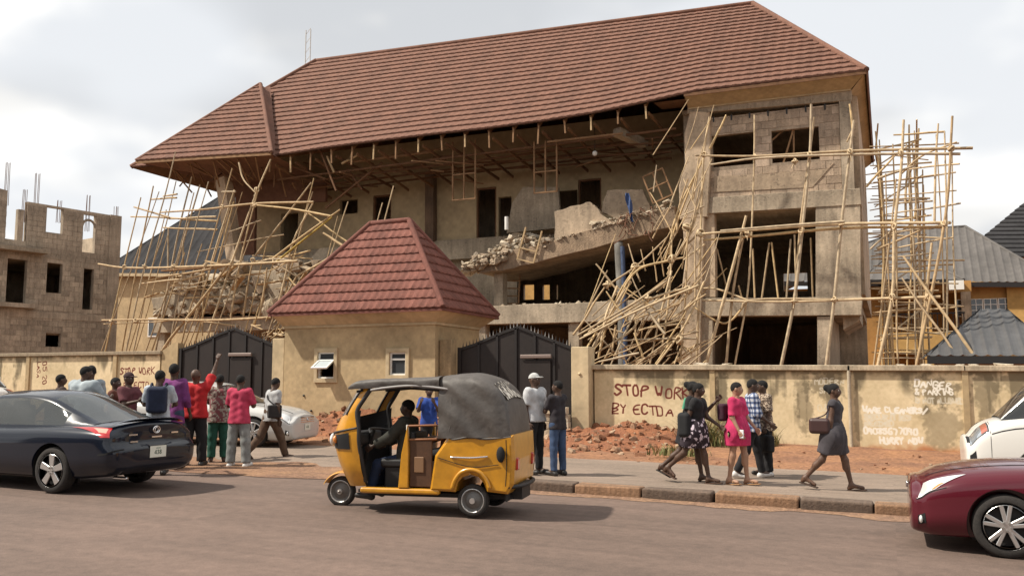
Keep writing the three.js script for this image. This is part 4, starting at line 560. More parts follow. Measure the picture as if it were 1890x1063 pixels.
{
  rnd = rngOf(501); const t = thing('bamboo_scaffold', 'tall bamboo scaffold lashed in front of the standing end of the building', 'scaffold'), z = -26.7, y = 0.3;
  for (const [P, o] of [
    [[[-4.731,9.825,-26.8], [-4.918,8.782,-26.8], [-5.072,6.289,-26.8], [-5.184,4.142,-26.8]], { down: 0.3 }], [[[-4.258,9.893,-27], [-4.773,8.883,-27]]],
    [[[-3.399,9.736,-26.8], [-3.428,8.696,-26.8], [-3.573,6.24,-26.8], [-3.75,4.333,-26.8], [-4.162,2.305,-26.8]], { down: 0.3 }],
    [[[-3.676,6.65,-26.5], [-4.088,5.197,-26.5], [-4.959,2.289,-26.5]], { down: 0.3, r: 0.065 }], [[[-3.783,6.078,-26.6], [-4.122,4.473,-26.6], [-4.379,2.334,-26.6]], { down: 0.3, r: 0.055 }],
    [[[-1.764,9.808,-26.6], [-1.84,8.42,-26.6], [-2.14,6.067,-26.6], [-2.41,4.141,-26.6], [-2.824,2.291,-26.6]], { down: 0.3, r: 0.06 }], [[[-1.694,9.442,-26.7], [-1.998,7.5,-26.7], [-2.169,6.369,-26.7], [-2.401,4.227,-26.7]], { r: 0.05 }],
    [[[-0.625,9.166,-26.5], [-0.758,8.286,-26.5], [-1.044,6.351,-26.5], [-1.324,4.139,-26.5], [-1.604,2.28,-26.5]], { down: 0.3, r: 0.06 }], [[[-0.725,9.681,-26.6], [-0.666,8.914,-26.6]]], [[[-0.837,8.586,-26.6], [-0.635,8.974,-26.6]]],
    [[[-5.126,8.597,-26.5], [-3.287,8.397,-26.5], [-0.901,8.301,-26.5], [2.332,8.061,-26.5]], { r: 0.05 }], [[[-4.662,8.246,-26.4], [-3.276,8.308,-26.4], [0.223,8.086,-26.4], [2.018,7.905,-26.4]], { r: 0.048 }],
    [[[-5.062,6.178,-26.4], [-3.336,6.194,-26.4], [-1.259,6.21,-26.4], [1.696,6.051,-26.4]], { r: 0.055 }], [[[-4.956,6.007,-26.5], [-3.662,6.023,-26.5], [-0.982,6.099,-26.5], [1.487,5.963,-26.5]], { r: 0.05 }], [[[-4.389,6.2,-26.2], [-0.964,6.233,-26.2]], { r: 0.05 }],
    [[[-5.012,4.209,-26.5], [-2.804,4.084,-26.5], [-0.493,4.079,-26.5], [1.361,4.071,-26.5]], { r: 0.05 }], [[[-3.872,3.915,-26.5], [-3.79,4.102,-26.5], [-1.055,4.084,-26.5]], { r: 0.045 }], [[[-5.261,3.999,-26.6], [-4.444,3.509,-26.6], [-4.175,3.614,-26.6], [-3.806,4.047,-26.6]], { r: 0.04 }], [[[-5.249,4.567,-26.6], [-4.656,4.543,-26.6], [-3.65,4.137,-26.6]], { r: 0.04 }],
    [[[1.863,8.943,-26.3], [1.584,6.292,-26.3], [0.71,2.332,-26.3]], { down: 0.2, r: 0.055 }], [[[1.581,9.092,-27.5], [1.356,6.241,-27.5]]], [[[1.112,9.269,-28.5], [0.892,6.551,-28.5]], {}], [[[0.854,9.413,-28.5], [0.646,6.601,-28.5]], {}],
    [[[0.66,9.005,-26.4], [0.532,7.582,-26.4], [0.302,5.997,-26.4], [0.171,4.136,-26.4], [-0.258,2.283,-26.4]], { down: 0.2, r: 0.06 }], [[[0.403,7.408,-26.6], [0.203,5.899,-26.6], [-0.37,2.288,-26.6]], { down: 0.2 }], [[[1.216,5.55,-26.5], [1.02,4.127,-26.5], [0.813,2.742,-26.5]], { r: 0.055 }],
    [[[0.484,5.196,-26.2], [2.109,2.305,-25.6]], { r: 0.05 }], [[[0.435,4.615,-26.4], [1.715,2.313,-25.8]], { r: 0.04 }], [[[1.957,8.29,-26.6], [1.096,8.127,-27.2], [0.567,7.765,-27.6]], {}], [[[0.405,9.019,-28], [1.767,8.966,-28]]], [[[0.476,8.355,-27.5], [-0.386,7.429,-27.5]], {}], [[[0.925,7.924,-27.4], [-0.086,7.622,-27.4]], {}], [[[-0.353,5.587,-27.4], [0.357,6.169,-27.4]], {}], [[[0.969,5.987,-27], [-0.164,5.521,-27]], {}],
  ]) pole(t, P, o);
  for (const p of [[-1.836,8.3,-26.5], [-0.756,8.246,-26.4], [-3.409,8.4,-26.6], [-4.884,8.63,-26.6], [-2.242,8.087,-26.3], [-3.646,6.086,-26.4], [-2.137,6.098,-26.4], [-1.046,6.18,-26.4], [-2.393,4.077,-26.4], [-1.321,4.085,-26.4], [0.169,4.097,-26.3], [0.303,6.026,-26.3], [0.55,8.044,-26.3], [1.796,8.053,-26.3], [1.545,6.03,-26.3], [1.027,4.074,-26.4]]) tie(t, p);
  for (const [x0, y0, x1, y1] of [[1306, 446, 1322, 550], [1327, 447, 1343, 522], [1423, 440, 1406, 550], [1427, 440, 1436, 550], [1461, 436, 1450, 550], [1468, 428, 1468, 550], [1496, 436, 1496, 550], [1509, 424, 1503, 550], [1365, 520, 1372, 552], [1393, 450, 1394, 550]]) { const k = (x, y) => { const P = [-3.618,5.227,-28.35]; const s = P[2] / [-3.318,4.943,-26][2]; return [-3.66 + (x - 1400) * 0.01686, 5.14 - (y - 500) * 0.0163, -28.5]; }; mesh('prop', tube([k(x0, y0), k(x1, y1)], 0.03, 6), M.bamboo[Math.floor(rnd() * 6)], t); }
}
{ // scaffold down the side of the building
  rnd = rngOf(502); const t = thing('bamboo_scaffold', 'weathered bamboo scaffold with many rungs along the flank of the building', 'scaffold');
  for (let z = -28.3; z > -38.5; z -= 1.7) for (const x of [-0.05, 1.0]) pole(t, [[x + rr(-0.1, 0.1), rr(8.2, 9.3) + (-28.3 - z) * 0.22, z], [x + rr(-0.12, 0.12), 0.3, z]], { r: 0.036 });
  for (let y = 2.2; y < 9.0; y += 0.55) for (const z of [-28.4, -31.8, -35.2]) pole(t, [[-0.5 + rr(0, 0.3), y + rr(-0.15, 0.15), z], [1.1 + rr(0, 0.5), y + rr(-0.15, 0.15), z]], { r: 0.032 });
  for (const y of [4.3, 6.9, 9.4]) for (const x of [0, 1.05]) pole(t, [[x, y, -28], [x + 0.05, y + rr(-0.3, 0.3), -38.6]], { r: 0.04 });
  for (let i = 0; i < 5; i++) pole(t, [[-0.2, 3 + i * 1.5, -28.2 - i], [1.3, 4.2 + i * 1.5, -29.5 - i]], { r: 0.035 });
}
{
  rnd = rngOf(503); const t = thing('bamboo_scaffold', 'leaning and splayed bamboo scaffold in front of the pancaked floors', 'scaffold');
  for (const [P, o] of [
    [[[-26.65,8.963,-26], [-27.401,6.104,-26], [-28.137,2.994,-26]], { down: 0.5 }], [[[-26.839,9.594,-26.8], [-27.51,6.419,-26.8], [-28.088,3.169,-26.8]], { down: 0.5 }],
    [[[-25.184,10.676,-26.2], [-25.638,8.962,-26.2], [-26.505,6.275,-26.2], [-27.213,3.219,-26.2]], { down: 0.5 }], [[[-26.248,9.866,-27.4], [-26.789,7.777,-27.4], [-27.316,6.459,-27.4], [-27.87,4.083,-27.4]], { down: 0.5 }],
    [[[-25.629,10.032,-27.6], [-26.173,7.989,-27.6], [-26.776,4.94,-27.6]], { down: 0.5 }], [[[-24.379,9.046,-26.4], [-25.243,6.004,-26.4], [-26.441,3.047,-26.4]], { down: 0.5 }], [[[-25.013,9.604,-27.4], [-25.59,7.852,-27.4], [-26.213,5.881,-27.4]], {}],
    [[[-23.864,9.467,-26.6], [-24.534,7.359,-26.6], [-25.246,4.452,-26.6], [-25.475,3.144,-26.6]], { down: 0.5 }], [[[-22.48,9.801,-26.3], [-23.562,6.365,-26.3], [-24.256,4.544,-26.3], [-24.701,2.917,-26.3]], { down: 0.5 }], [[[-22.854,9.124,-26.9], [-23.741,6.681,-26.9], [-24.523,4.18,-26.9]], {}],
    [[[-20.559,9.899,-26.1], [-21.151,8.719,-26.1], [-22.189,6.186,-26.1], [-23.09,3.77,-26.1]], { down: 0.5, r: 0.05 }], [[[-21.361,9.102,-26.5], [-22.128,6.314,-26.5], [-22.496,4.221,-26.5]], {}], [[[-22.116,6.118,-25.9], [-23.633,4.535,-25.9], [-25.164,2.952,-25.9]], { r: 0.07, down: 0.6 }],
    [[[-19.038,8.981,-26.5], [-20.283,7.657,-26.5], [-21.485,6.421,-26.5]], {}], [[[-17.449,7.776,-26], [-18.948,6.973,-26], [-20.259,6.211,-26]], { r: 0.05 }], [[[-17.984,7.598,-26.3], [-19.277,6.804,-26.3], [-20.438,6.06,-26.3]], { m: mat([0.55, 0.40, 0.08], 0.7, { map: T.bamboo }) }],
    [[[-18.875,8.193,-26.4], [-19.682,6.883,-26.4], [-19.997,5.596,-26.4], [-20.336,4.33,-26.4]], { r: 0.05 }], [[[-21.635,6.3,-26.6], [-21.846,5.297,-26.6], [-22.001,4.153,-26.6]], {}], [[[-20.904,5.968,-26.5], [-21.018,5.054,-26.5], [-21.204,4.125,-26.5]], { r: 0.05 }], [[[-24.136,6.332,-26.8], [-24.092,4.785,-26.8], [-24.087,3.542,-26.8]], {}], [[[-22.578,5.634,-26.8], [-22.745,4.126,-26.8]], {}],
    [[[-25.379,7.193,-27], [-25.332,5.693,-27]], {}], [[[-26.158,7.892,-27], [-26.095,6.156,-27]], {}],
    [[[-27.406,8.707,-26.4], [-25.875,8.247,-26.4], [-25.542,8.137,-26.4]], {}], [[[-25.599,8.285,-26], [-23.381,8.244,-26], [-21.225,8.282,-26], [-18.567,8.133,-26]], { r: 0.05 }], [[[-21.142,8.217,-25.9], [-19.368,7.922,-25.9], [-17.757,7.551,-25.9]], { r: 0.05 }], [[[-18.126,6.998,-26], [-17.218,6.445,-26]], { r: 0.06, m: M.timberPale }], [[[-19.339,7.988,-26.5], [-17.464,6.722,-26.5]], {}],
    [[[-28.51,6.414,-25.8], [-27.198,6.198,-25.8], [-23.104,6.055,-25.8], [-19.05,6.024,-25.8]], { r: 0.055 }], [[[-28.167,4.187,-25.8], [-25.876,4.146,-25.8], [-22.662,4.04,-25.8], [-20.101,4.068,-25.8]], { r: 0.055 }], [[[-28.181,4.045,-25.9], [-25.435,4.059,-25.9], [-24.386,4.113,-25.9], [-21.605,3.803,-25.9]], {}],
    [[[-17.197,6.463,-26], [-18.233,5.93,-26], [-19.182,5.534,-26]], { r: 0.05 }], [[[-19.183,5.553,-26], [-19.582,4.952,-26], [-19.943,4.54,-26]], { r: 0.05, m: M.timberPale }], [[[-20.205,6.031,-26], [-19.088,5.472,-26]], {}], [[[-19.648,5.575,-26], [-19.17,5.129,-26]], {}], [[[-21.06,6.024,-25.9], [-20.251,6.178,-25.9], [-19.124,6.021,-25.9]], {}],
    [[[-22.954,8.929,-26.3], [-22.29,8.873,-26.3]], {}], [[[-27.123,9.105,-27], [-25.802,9.065,-27]], {}], [[[-26.506,9.187,-27], [-25.782,9.216,-27]], {}], [[[-26.438,7.911,-27], [-23.712,7.642,-27]], {}], [[[-26.37,8.289,-27.2], [-23.964,8.204,-27.2]], {}], [[[-28.597,8.573,-27.4], [-24.079,8.074,-27.4]], {}],
    [[[-25.625,5.768,-26], [-23.277,5.946,-26], [-22.027,6.125,-26]], { r: 0.05 }], [[[-24.813,5.525,-26], [-23.321,5.806,-26]], { m: M.timberPale }], [[[-26.844,5.601,-26.3], [-24.839,5.682,-26.3]], {}], [[[-21.306,8.751,-26.2], [-21.873,9.311,-26.2], [-22.099,9.949,-26.2]], {}],
  ]) pole(t, P, o);
  mesh('plank', bar([-23.24,6.269,-26], [-22.473,6.068,-26], 0.3, 0.05), M.timberPale, t); mesh('plank', bar([-25.76,6.071,-26.4], [-23.124,6.108,-26.4], 0.25, 0.05), M.timber[2], t);
  for (const p of [[-27.116,6.215,-25.8], [-26.1,6.206,-25.8], [-24.654,6.113,-25.8], [-23.105,6.076,-25.8], [-21.934,6.136,-25.8], [-21.069,8.211,-25.9], [-22.642,8.27,-26], [-20.176,6.057,-25.9], [-21.147,6.199,-26], [-23.902,4.053,-25.8], [-26.415,4.119,-25.8], [-27.657,4.131,-25.8], [-21.073,8.793,-26]]) tie(t, p);
}
{ // collapsed tangle of poles
  rnd = rngOf(504); const t = thing('bamboo_heap', 'collapsed tangle of bamboo poles beside the blue pillar and the corner column', 'scaffold'), z = (k) => -24.2 - k;
  for (const [P, r] of [
    [[[-8.142,5.393,-26], [-7.485,4.55,-26]], 0.05], [[[-7.788,4.76,-26], [-8.551,3.181,-25]], 0.05], [[[-5.969,6.139,-26.3], [-6.923,5.288,-26.2], [-7.789,4.711,-26]], 0.045], [[[-6.87,5.229,-26], [-5.431,5.498,-26.4]], 0.045], [[[-6.798,5.162,-25.6], [-7.292,4.382,-25.5], [-7.657,3.406,-25.4], [-7.9,2.515,-25.4]], 0.05],
    [[[-8.282,3.141,-24.6], [-6.702,4.048,-25], [-5.804,4.71,-25.4]], 0.055], [[[-8.15,3.132,-24.8], [-6.241,4.19,-25.2], [-5.215,4.536,-25.8]], 0.05], [[[-8.183,3.025,-24.5], [-6.545,3.856,-25], [-4.941,4.552,-25.6]], 0.05], [[[-7.495,3.614,-25.2], [-6.766,5.063,-25.6], [-5.8,5.385,-26]], 0.05], [[[-7.856,2.63,-25], [-6.847,3.282,-25.2], [-6.628,3.597,-25.3]], 0.05], [[[-7.652,2.369,-24.6], [-6.511,2.608,-24.8]], 0.05], [[[-6.436,3.977,-25.2], [-5.803,3.141,-25]], 0.055],
    [[[-6.018,2.268,-24.8], [-5.312,3.413,-25.4], [-4.858,4.699,-26]], 0.05], [[[-6.073,2.3,-24.9], [-5.688,2.952,-25.3]], 0.045], [[[-7.07,2.979,-25], [-6.292,3.02,-25.2], [-5.012,3.021,-25.4]], 0.045], [[[-7.008,2.807,-25], [-4.97,3.23,-25.6]], 0.04], [[[-7.343,2.293,-24.8], [-6.954,3.242,-25], [-6.731,3.843,-25.4]], 0.045], [[[-6.698,3.206,-25], [-6.455,2.49,-25]], 0.05], [[[-6.304,2.308,-25.2], [-6.096,3.432,-25.4], [-5.762,5.038,-25.8]], 0.045], [[[-5.6,2.302,-25.2], [-5.368,2.95,-25.4]], 0.04], [[[-5.432,2.844,-25.4], [-5.231,2.561,-25.3]], 0.03], [[[-5.432,2.844,-25.4], [-5.107,2.636,-25.3]], 0.03],
    [[[-4.941,8.731,-27], [-5.358,7.838,-27], [-5.966,6.163,-26.8], [-6.133,5.479,-26.6]], 0.045], [[[-5.01,8.46,-26.9], [-5.575,7.394,-26.8], [-5.904,6.479,-26.7], [-5.975,5.623,-26.5]], 0.045], [[[-4.883,8.173,-26.8], [-5.17,6.743,-26.6], [-5.592,5.588,-26.4]], 0.045], [[[-5.451,7.994,-26.9], [-5.75,6.987,-26.8], [-5.775,6.303,-26.7]], 0.04], [[[-5.036,7.644,-26.6], [-5.319,6.407,-26.5], [-5.785,5.422,-26.3]], 0.045], [[[-5.722,5.596,-26.4], [-5.099,6.244,-26.6]], 0.045], [[[-5.509,5.408,-26.3], [-4.894,5.889,-26.5]], 0.04], [[[-5.661,6.779,-26.6], [-4.956,7.094,-26.8]], 0.035], [[[-5.563,7.983,-26.8], [-5.087,6.82,-26.6]], 0.035], [[[-5.879,7.177,-26.5], [-6.409,6.102,-26.2]], 0.03], [[[-6.765,7.78,-27.4], [-5.962,6.364,-26.8]], 0.03],
    [[[-5.878,6.362,-26.5], [-5.883,4.422,-26], [-6.033,2.495,-25.4]], 0.045], [[[-5.38,6.395,-26.4], [-5.425,4.086,-26], [-5.495,2.307,-25.5]], 0.045], [[[-5.141,6.216,-26.4], [-5.143,4.084,-26.1]], 0.045], [[[-7.275,6.046,-26.6], [-6.839,4.816,-26.3]], 0.035], [[[-6.936,5.885,-26.8], [-6.793,5.202,-26.8]], 0.03], [[[-6.56,5.947,-26.8], [-6.443,4.851,-26.8]], 0.03], [[[-6.323,5.933,-26.8], [-6.222,5.008,-26.8]], 0.03],
    [[[-7.832,2.305,-24.4], [-7.791,2.874,-24.8], [-7.545,3.52,-25.2]], 0.055], [[[-7.99,2.676,-24.4], [-7.816,3.293,-25]], 0.05], [[[-7.826,2.805,-24.6], [-7.242,4.146,-25.2], [-6.935,4.748,-25.6]], 0.055], [[[-7.661,2.809,-24.8], [-7.609,3.696,-25.2], [-7.351,4.637,-25.6]], 0.05], [[[-7.365,2.656,-25], [-7.3,3.45,-25.2]], 0.05], [[[-7.084,3.713,-25.2], [-6.129,4.315,-25.6]], 0.045], [[[-6.762,3.594,-25.2], [-5.541,4.073,-25.8]], 0.045], [[[-6.554,3.265,-25], [-5.35,3.613,-25.6]], 0.045], [[[-6.395,3.323,-25], [-5.243,3.485,-25.6]], 0.04],
  ]) pole(t, P, { r: r * 0.86 });
  for (let i = 0; i < 34; i++) { const px = rr(0, 1), a = [mix(-9.0, -5.6, rnd()), rr(2.0, 4.2), rr(-27, -24.8)], an = rr(0.3, 1.25), l = rr(0.9, 2.6); pole(t, [[a[0] + l * Math.cos(an), a[1] + l * Math.sin(an), a[2] - rr(-0.3, 0.5)], a], { r: rr(0.018, 0.034) }); }
  for (let i = 0; i < 22; i++) { const k = rnd(), a = [mix(-6.6, -5.0, rnd()) , mix(4.2, 9, k), rr(-26.8, -26.2)], l = rr(0.7, 2.0), an = rr(0.9, 1.5); pole(t, [[a[0] + l * Math.cos(an), a[1] + l * Math.sin(an), a[2]], a], { r: rr(0.018, 0.03) }); }
  for (let i = 0; i < 26; i++) { const a = [rr(-7.4, -5.2), rr(2.2, 4.6), rr(-26.8, -25)], an = rr(0.2, 2.9), l = rr(0.5, 1.4); pole(t, [[a[0] + l * Math.cos(an), a[1] + l * Math.sin(an), a[2]], a], { r: rr(0.02, 0.034) }); }
  for (let i = 0; i < 14; i++) { const a = [rr(-9.4, -5.2), rr(0.4, 1.8), rr(-26.6, -22.6)], an = rr(0.1, 1.0), l = rr(1.2, 2.6); pole(t, [[a[0] + l * Math.cos(an), a[1] + l * Math.sin(an), a[2]], a], { r: rr(0.022, 0.036) }); }
  for (const p of [[-6.877,5.217,-25.9], [-5.413,6.397,-26.4], [-5.8,5.418,-26], [-7.759,4.716,-25.9], [-6.336,4.209,-25.2], [-5.433,2.974,-25.2], [-5.296,4.46,-25.8], [-4.997,6.206,-26.4]]) tie(t, p, 0.11);
}
{ // a second, looser layer of leaning uprights behind the first
  rnd = rngOf(506); const t = thing('bamboo_scaffold', 'thinner rear row of leaning bamboo uprights against the pancaked floors', 'scaffold');
  for (let i = 0; i < 18; i++) { const x = -29.6 + i * 0.68 + rr(-0.25, 0.25), top = rr(6.4, 9.4), z = rr(-27.3, -26.2), k = rr(0.22, 0.42); pole(t, [[x + k * top, top, z], [x + k * top * 0.5 + rr(-0.1, 0.1), top * 0.5, z], [x, 0.5, z]], { r: rr(0.026, 0.042) }); }
  for (let i = 0; i < 9; i++) { const x = rr(-28, -20), y = rr(4.2, 8.2), l = rr(1.2, 4); pole(t, [[x, y, rr(-27.2, -26)], [x + l, y + rr(-0.5, 0.6), rr(-27.2, -26)]], { r: rr(0.026, 0.04) }); }
  for (let i = 0; i < 14; i++) { const x = rr(-27, -19.5), y = rr(4.7, 6.3); mesh('plank', bar([x, y, rr(-27.4, -26.4)], [x + rr(0.5, 1.6), y + rr(-0.3, 0.5), rr(-27.4, -26.4)], rr(0.1, 0.22), 0.04), M.timberPale, t); }
}
{ // more rungs and poles round the open end of the flank scaffold
  rnd = rngOf(507); const t = thing('bamboo_scaffold', 'outer bamboo lattice standing clear of the flank beside the ochre house', 'scaffold');
  for (let i = 0; i < 9; i++) { const x = 0.1 + i * 0.2, z = rr(-30, -26.9); pole(t, [[x + rr(0, 0.3), rr(7.6, 9.0), z], [x, 0.3, z]], { r: rr(0.028, 0.042) }); }
  for (let i = 0; i < 22; i++) { const y = 1.8 + i * 0.33; pole(t, [[-0.45 + rr(0, 0.3), y, rr(-29.5, -27)], [1.3 + rr(0, 0.9), y + rr(-0.2, 0.2), rr(-29.5, -27)]], { r: rr(0.022, 0.034) }); }
}
{ // bits of scaffold poles stacked over the gate beside the gatehouse
  rnd = rngOf(505); const t = thing('bamboo_bundle', 'short bamboo offcuts and sticks caught above the gate beside the gatehouse', 'bamboo'); for (let i = 0; i < 26; i++) { const p = [-17.959,3.754,-23], x = p[0] + rr(-0.7, 0.5), y = p[1] + rr(-0.65, 0.1) - 0.3 * rnd(), an = rr(-0.5, 0.7); pole(t, [[x + Math.cos(an) * rr(0.3, 0.8), y + Math.sin(an) * 0.5, -22.6], [x, y, -22.9]], { r: 0.03, m: i % 3 ? undefined : M.timberPale }); } mesh('support_rail', bar([-18, 2.72, -22.8], [-15.9, 2.62, -22.8], 0.08), M.timber[1], t); for (const x of [-17.6, -16.2]) mesh('prop', bar([x, 0.3, -22.8], [x, 2.66, -22.8], 0.08), M.timber[1], t); }

// ---------- vehicles ----------
import { Brush, Evaluator, SUBTRACTION } from 'three-bvh-csg';
const csg = new Evaluator(); csg.useGroups = false;
function wheel(parent, r, w, pos, side, spokes, dbl, name = 'wheel') {      // axle along z, outer face towards side
  const g = sub(name, parent); g.position.set(...pos); const rr0 = r * 0.74;
  const tp = [[rr0 * 0.98, -w / 2 + 0.01], [rr0 * 1.06, -w / 2], [r * 0.93, -w / 2 + 0.005], [r * 0.985, -w / 2 + 0.03], [r, -w / 4], [r, w / 4], [r * 0.985, w / 2 - 0.03], [r * 0.93, w / 2 - 0.005], [rr0 * 1.06, w / 2], [rr0 * 0.98, w / 2 - 0.01]];
  mesh('tyre', lathe(tp, 40).rotateX(Math.PI / 2), M.rubber, g);
  const z = side * (w / 2 - 0.03);
  mesh('rim', [lathe([[rr0 * 0.86, -0.04], [rr0 * 0.9, 0.02], [rr0 * 1.0, 0.028], [rr0 * 1.02, 0.0], [rr0 * 0.98, -0.06]], 40).rotateX(Math.PI / 2).scale(1, 1, side).translate(0, 0, z), new THREE.CylinderGeometry(r * 0.16, r * 0.18, 0.05, 16).rotateX(Math.PI / 2).translate(0, 0, z)], M.alloy, g);
  mesh('brake_disc', new THREE.CylinderGeometry(rr0 * 0.92, rr0 * 0.92, 0.03, 24).rotateX(Math.PI / 2).translate(0, 0, z - side * 0.07), M.black, g);
  for (let i = 0; i < spokes; i++) { const a = i / spokes * 2 * Math.PI + 0.3; for (const o of dbl ? [-0.2, 0.2] : [0]) { const s = new THREE.Shape([[r * 0.1, -r * (dbl ? 0.04 : 0.09)], [rr0 * 0.94, -r * (dbl ? 0.05 : 0.15)], [rr0 * 0.94, r * (dbl ? 0.05 : 0.15)], [r * 0.1, r * (dbl ? 0.04 : 0.09)]].map((p) => new THREE.Vector2(...p))); mesh('spoke', new THREE.ExtrudeGeometry(s, { depth: 0.018, bevelEnabled: true, bevelSize: 0.006, bevelThickness: 0.006, bevelSegments: 1 }).translate(0, 0, -0.009).rotateZ(a + o).translate(0, 0, z + side * (0.004 + (o > 0 ? 0.003 : 0) + i * 0.0004)), M.alloy, g); } }
  for (let i = 0; i < 5; i++) { const a = i * 1.2566 + 0.9; mesh('wheel_nut', new THREE.CylinderGeometry(0.012, 0.012, 0.02, 6).rotateX(Math.PI / 2).translate(Math.cos(a) * r * 0.13, Math.sin(a) * r * 0.13, z + side * 0.03), M.steel, g); }
  return g;
}
const cr = (a, b, c, d, t) => 0.5 * (2 * b + (c - a) * t + (2 * a - 5 * b + 4 * c - d) * t * t + (3 * b - a - 3 * c + d) * t * t * t);
function catAt(A, u, k) { const n = A.length, i = clamp(Math.floor(u), 0, n - 2), t = u - i, g = (j) => A[clamp(j, 0, n - 1)][k]; return cr(g(i - 1), g(i), g(i + 1), g(i + 2), t); }
// a car body lofted through stations [x, yBottom, yShoulder, yTop, wBottom, wMax, wShoulder]; front is +x, the body is mirrored in z
function makeCar(c) {
  const t = thing(c.name, c.label, 'car', c.pos, c.turn); t.rotation.z = c.pitch ?? 0; t.rotation.order = 'YXZ';
  const B = c.body, dome = c.dome ?? [0.16, 0.10], st = [...B];
  const end = (s, dx, k) => { const m = (s[1] + s[3]) / 2; return [s[0] + dx, mix(m, s[1], k), mix(m, s[2], k), mix(m, s[3], k), s[4] * k, s[5] * k, s[6] * k]; };
  const f = B[0], b = B[B.length - 1]; for (const [dx, k] of [[0.5, 0.96], [0.85, 0.88], [1, 0.6], [1, 0.02]]) { st.unshift(end(f, dome[0] * dx, k)); st.push(end(b, -dome[1] * dx, k)); }
  const sec = (u) => { const s = []; for (let k = 0; k < 7; k++) s.push(catAt(st, u, k)); return s; };
  const P = (u, v, sg = 1) => { const [x, yb, ys, yt, wb, wm, ws] = sec(u), h = ys - yb; const Q = [[wb * 0.86, yb], [wb, yb + 0.05 * h], [wm * 0.99, yb + 0.3 * h], [wm, yb + 0.58 * h], [wm * 0.985, yb + 0.86 * h], [ws + (wm - ws) * 0.35, ys], [ws * 0.86, mix(ys, yt, 0.6)], [ws * 0.4, yt - 0.006], [0, yt]]; const q = clamp(v, 0, 1) * 8; const yy = catAt(Q, q, 1); return [x + (c.skew ? c.skew(x, yy) : 0), yy, sg * Math.max(0, catAt(Q, q, 0))]; };
  const nu = (st.length - 1) * 5, nv = 30, pos = [], idx = [], row = 2 * nv + 1;
  for (let i = 0; i <= nu; i++) for (let j = 0; j < row; j++) { const v = j <= nv ? j / nv : (2 * nv - j) / nv; pos.push(...P(i / 5, v, j <= nv ? -1 : 1)); }
  for (let i = 0; i < nu; i++) { for (let j = 0; j < row - 1; j++) { const a = i * row + j, d = a + row; idx.push(a, d, a + 1, a + 1, d, d + 1); } const a = i * row, d = a + row, e = a + row - 1, g = d + row - 1; idx.push(a, e, d, e, g, d); }
  let bg = new THREE.BufferGeometry(); bg.setAttribute('position', new THREE.Float32BufferAttribute(pos, 3)); bg.setIndex(idx); bg.computeVertexNormals(); bg.setAttribute('uv', new THREE.Float32BufferAttribute(new Float32Array(pos.length / 3 * 2), 2));
  let br = new Brush(bg); br.updateMatrixWorld();
  for (const ax of c.axles) for (const sg of [-1, 1]) { const cy = new Brush(new THREE.CylinderGeometry(c.r + c.gap, c.r + c.gap, 0.5, 40).rotateX(Math.PI / 2).translate(ax, c.r + 0.01, sg * (c.w + 0.02))); cy.updateMatrixWorld(); br = csg.evaluate(br, cy, SUBTRACTION); br.updateMatrixWorld(); }
  mesh('body', br.geometry, c.paint, t);
  for (const ax of c.axles) for (const sg of [-1, 1]) mesh('wheel_well', [new THREE.CylinderGeometry(c.r + c.gap - 0.004, c.r + c.gap - 0.004, 0.26, 24, 1, true, Math.PI / 2 - 1.9, 3.8).rotateX(Math.PI / 2).rotateZ(Math.PI / 2).translate(ax, c.r + 0.01, sg * (c.w - 0.16)), box(0.62, 0.5, 0.02, ax, c.r + 0.06, sg * (c.w - 0.26))], M.black, t);
  for (const ax of c.axles) for (const sg of [-1, 1]) wheel(t, c.r, 0.21, [ax, c.r, sg * (c.w - 0.125)], sg, c.spokes, c.dbl);
  // greenhouse
  const G = c.glass, gi = []; for (let i = 0; i < G.length - 1; i++) for (let k = 0; k < 4; k++) gi.push(i + k / 4); gi.push(G.length - 1);
  const gp = (u, r) => { const [x, yb, wb, yr, wr, yt] = [0, 1, 2, 3, 4, 5].map((k) => catAt(G, u, k)); const m = (q) => [x, mix(yb, yr, q) , mix(wb, wr, q) + 0.025 * Math.sin(q * Math.PI) * (yr - yb) * 2]; return r === 0 ? [x, yb - 0.04, wb + 0.01] : r === 1 ? m(0.05) : r === 2 ? m(0.5) : r === 3 ? m(0.93) : r === 4 ? [x, yr + 0.006, wr - 0.01] : r === 5 ? [x, mix(yr, yt, 0.25), wr * 0.9] : r === 6 ? [x, mix(yr, yt, 0.8), wr * 0.55] : [x, yt, 0]; };
  const gpos = [], nr = 15; for (const u of gi) for (let j = 0; j < nr; j++) { const r = j < 8 ? j : 14 - j, p = gp(u, r); gpos.push(p[0], p[1], j < 8 ? -p[2] : p[2]); }
  const full = new THREE.BufferGeometry(), all = []; full.setAttribute('position', new THREE.Float32BufferAttribute(gpos, 3)); for (let i = 0; i < gi.length - 1; i++) for (let j = 0; j < nr - 1; j++) { const a = i * nr + j, d = a + nr; all.push(a, d, a + 1, a + 1, d, d + 1); } full.setIndex(all); full.computeVertexNormals();
  const pieces = new Map(); const put = (key, i, j) => { if (!pieces.has(key)) pieces.set(key, []); const a = i * nr + j, d = a + nr; pieces.get(key).push(a, d, a + 1, a + 1, d, d + 1); };
  for (let i = 0; i < gi.length - 1; i++) { const sg = Math.floor(gi[i] + 1e-6); for (let j = 0; j < nr - 1; j++) { const k = j < 7 ? j : 13 - j, sd = j < 7 ? 0 : 1; const S = c.side[sg], Tp = c.top[sg]; put((k === 1 || k === 2) && S ? 'side_window|' + S + sd : k >= 5 && Tp ? Tp + '|' : 'roof|', i, j); } }
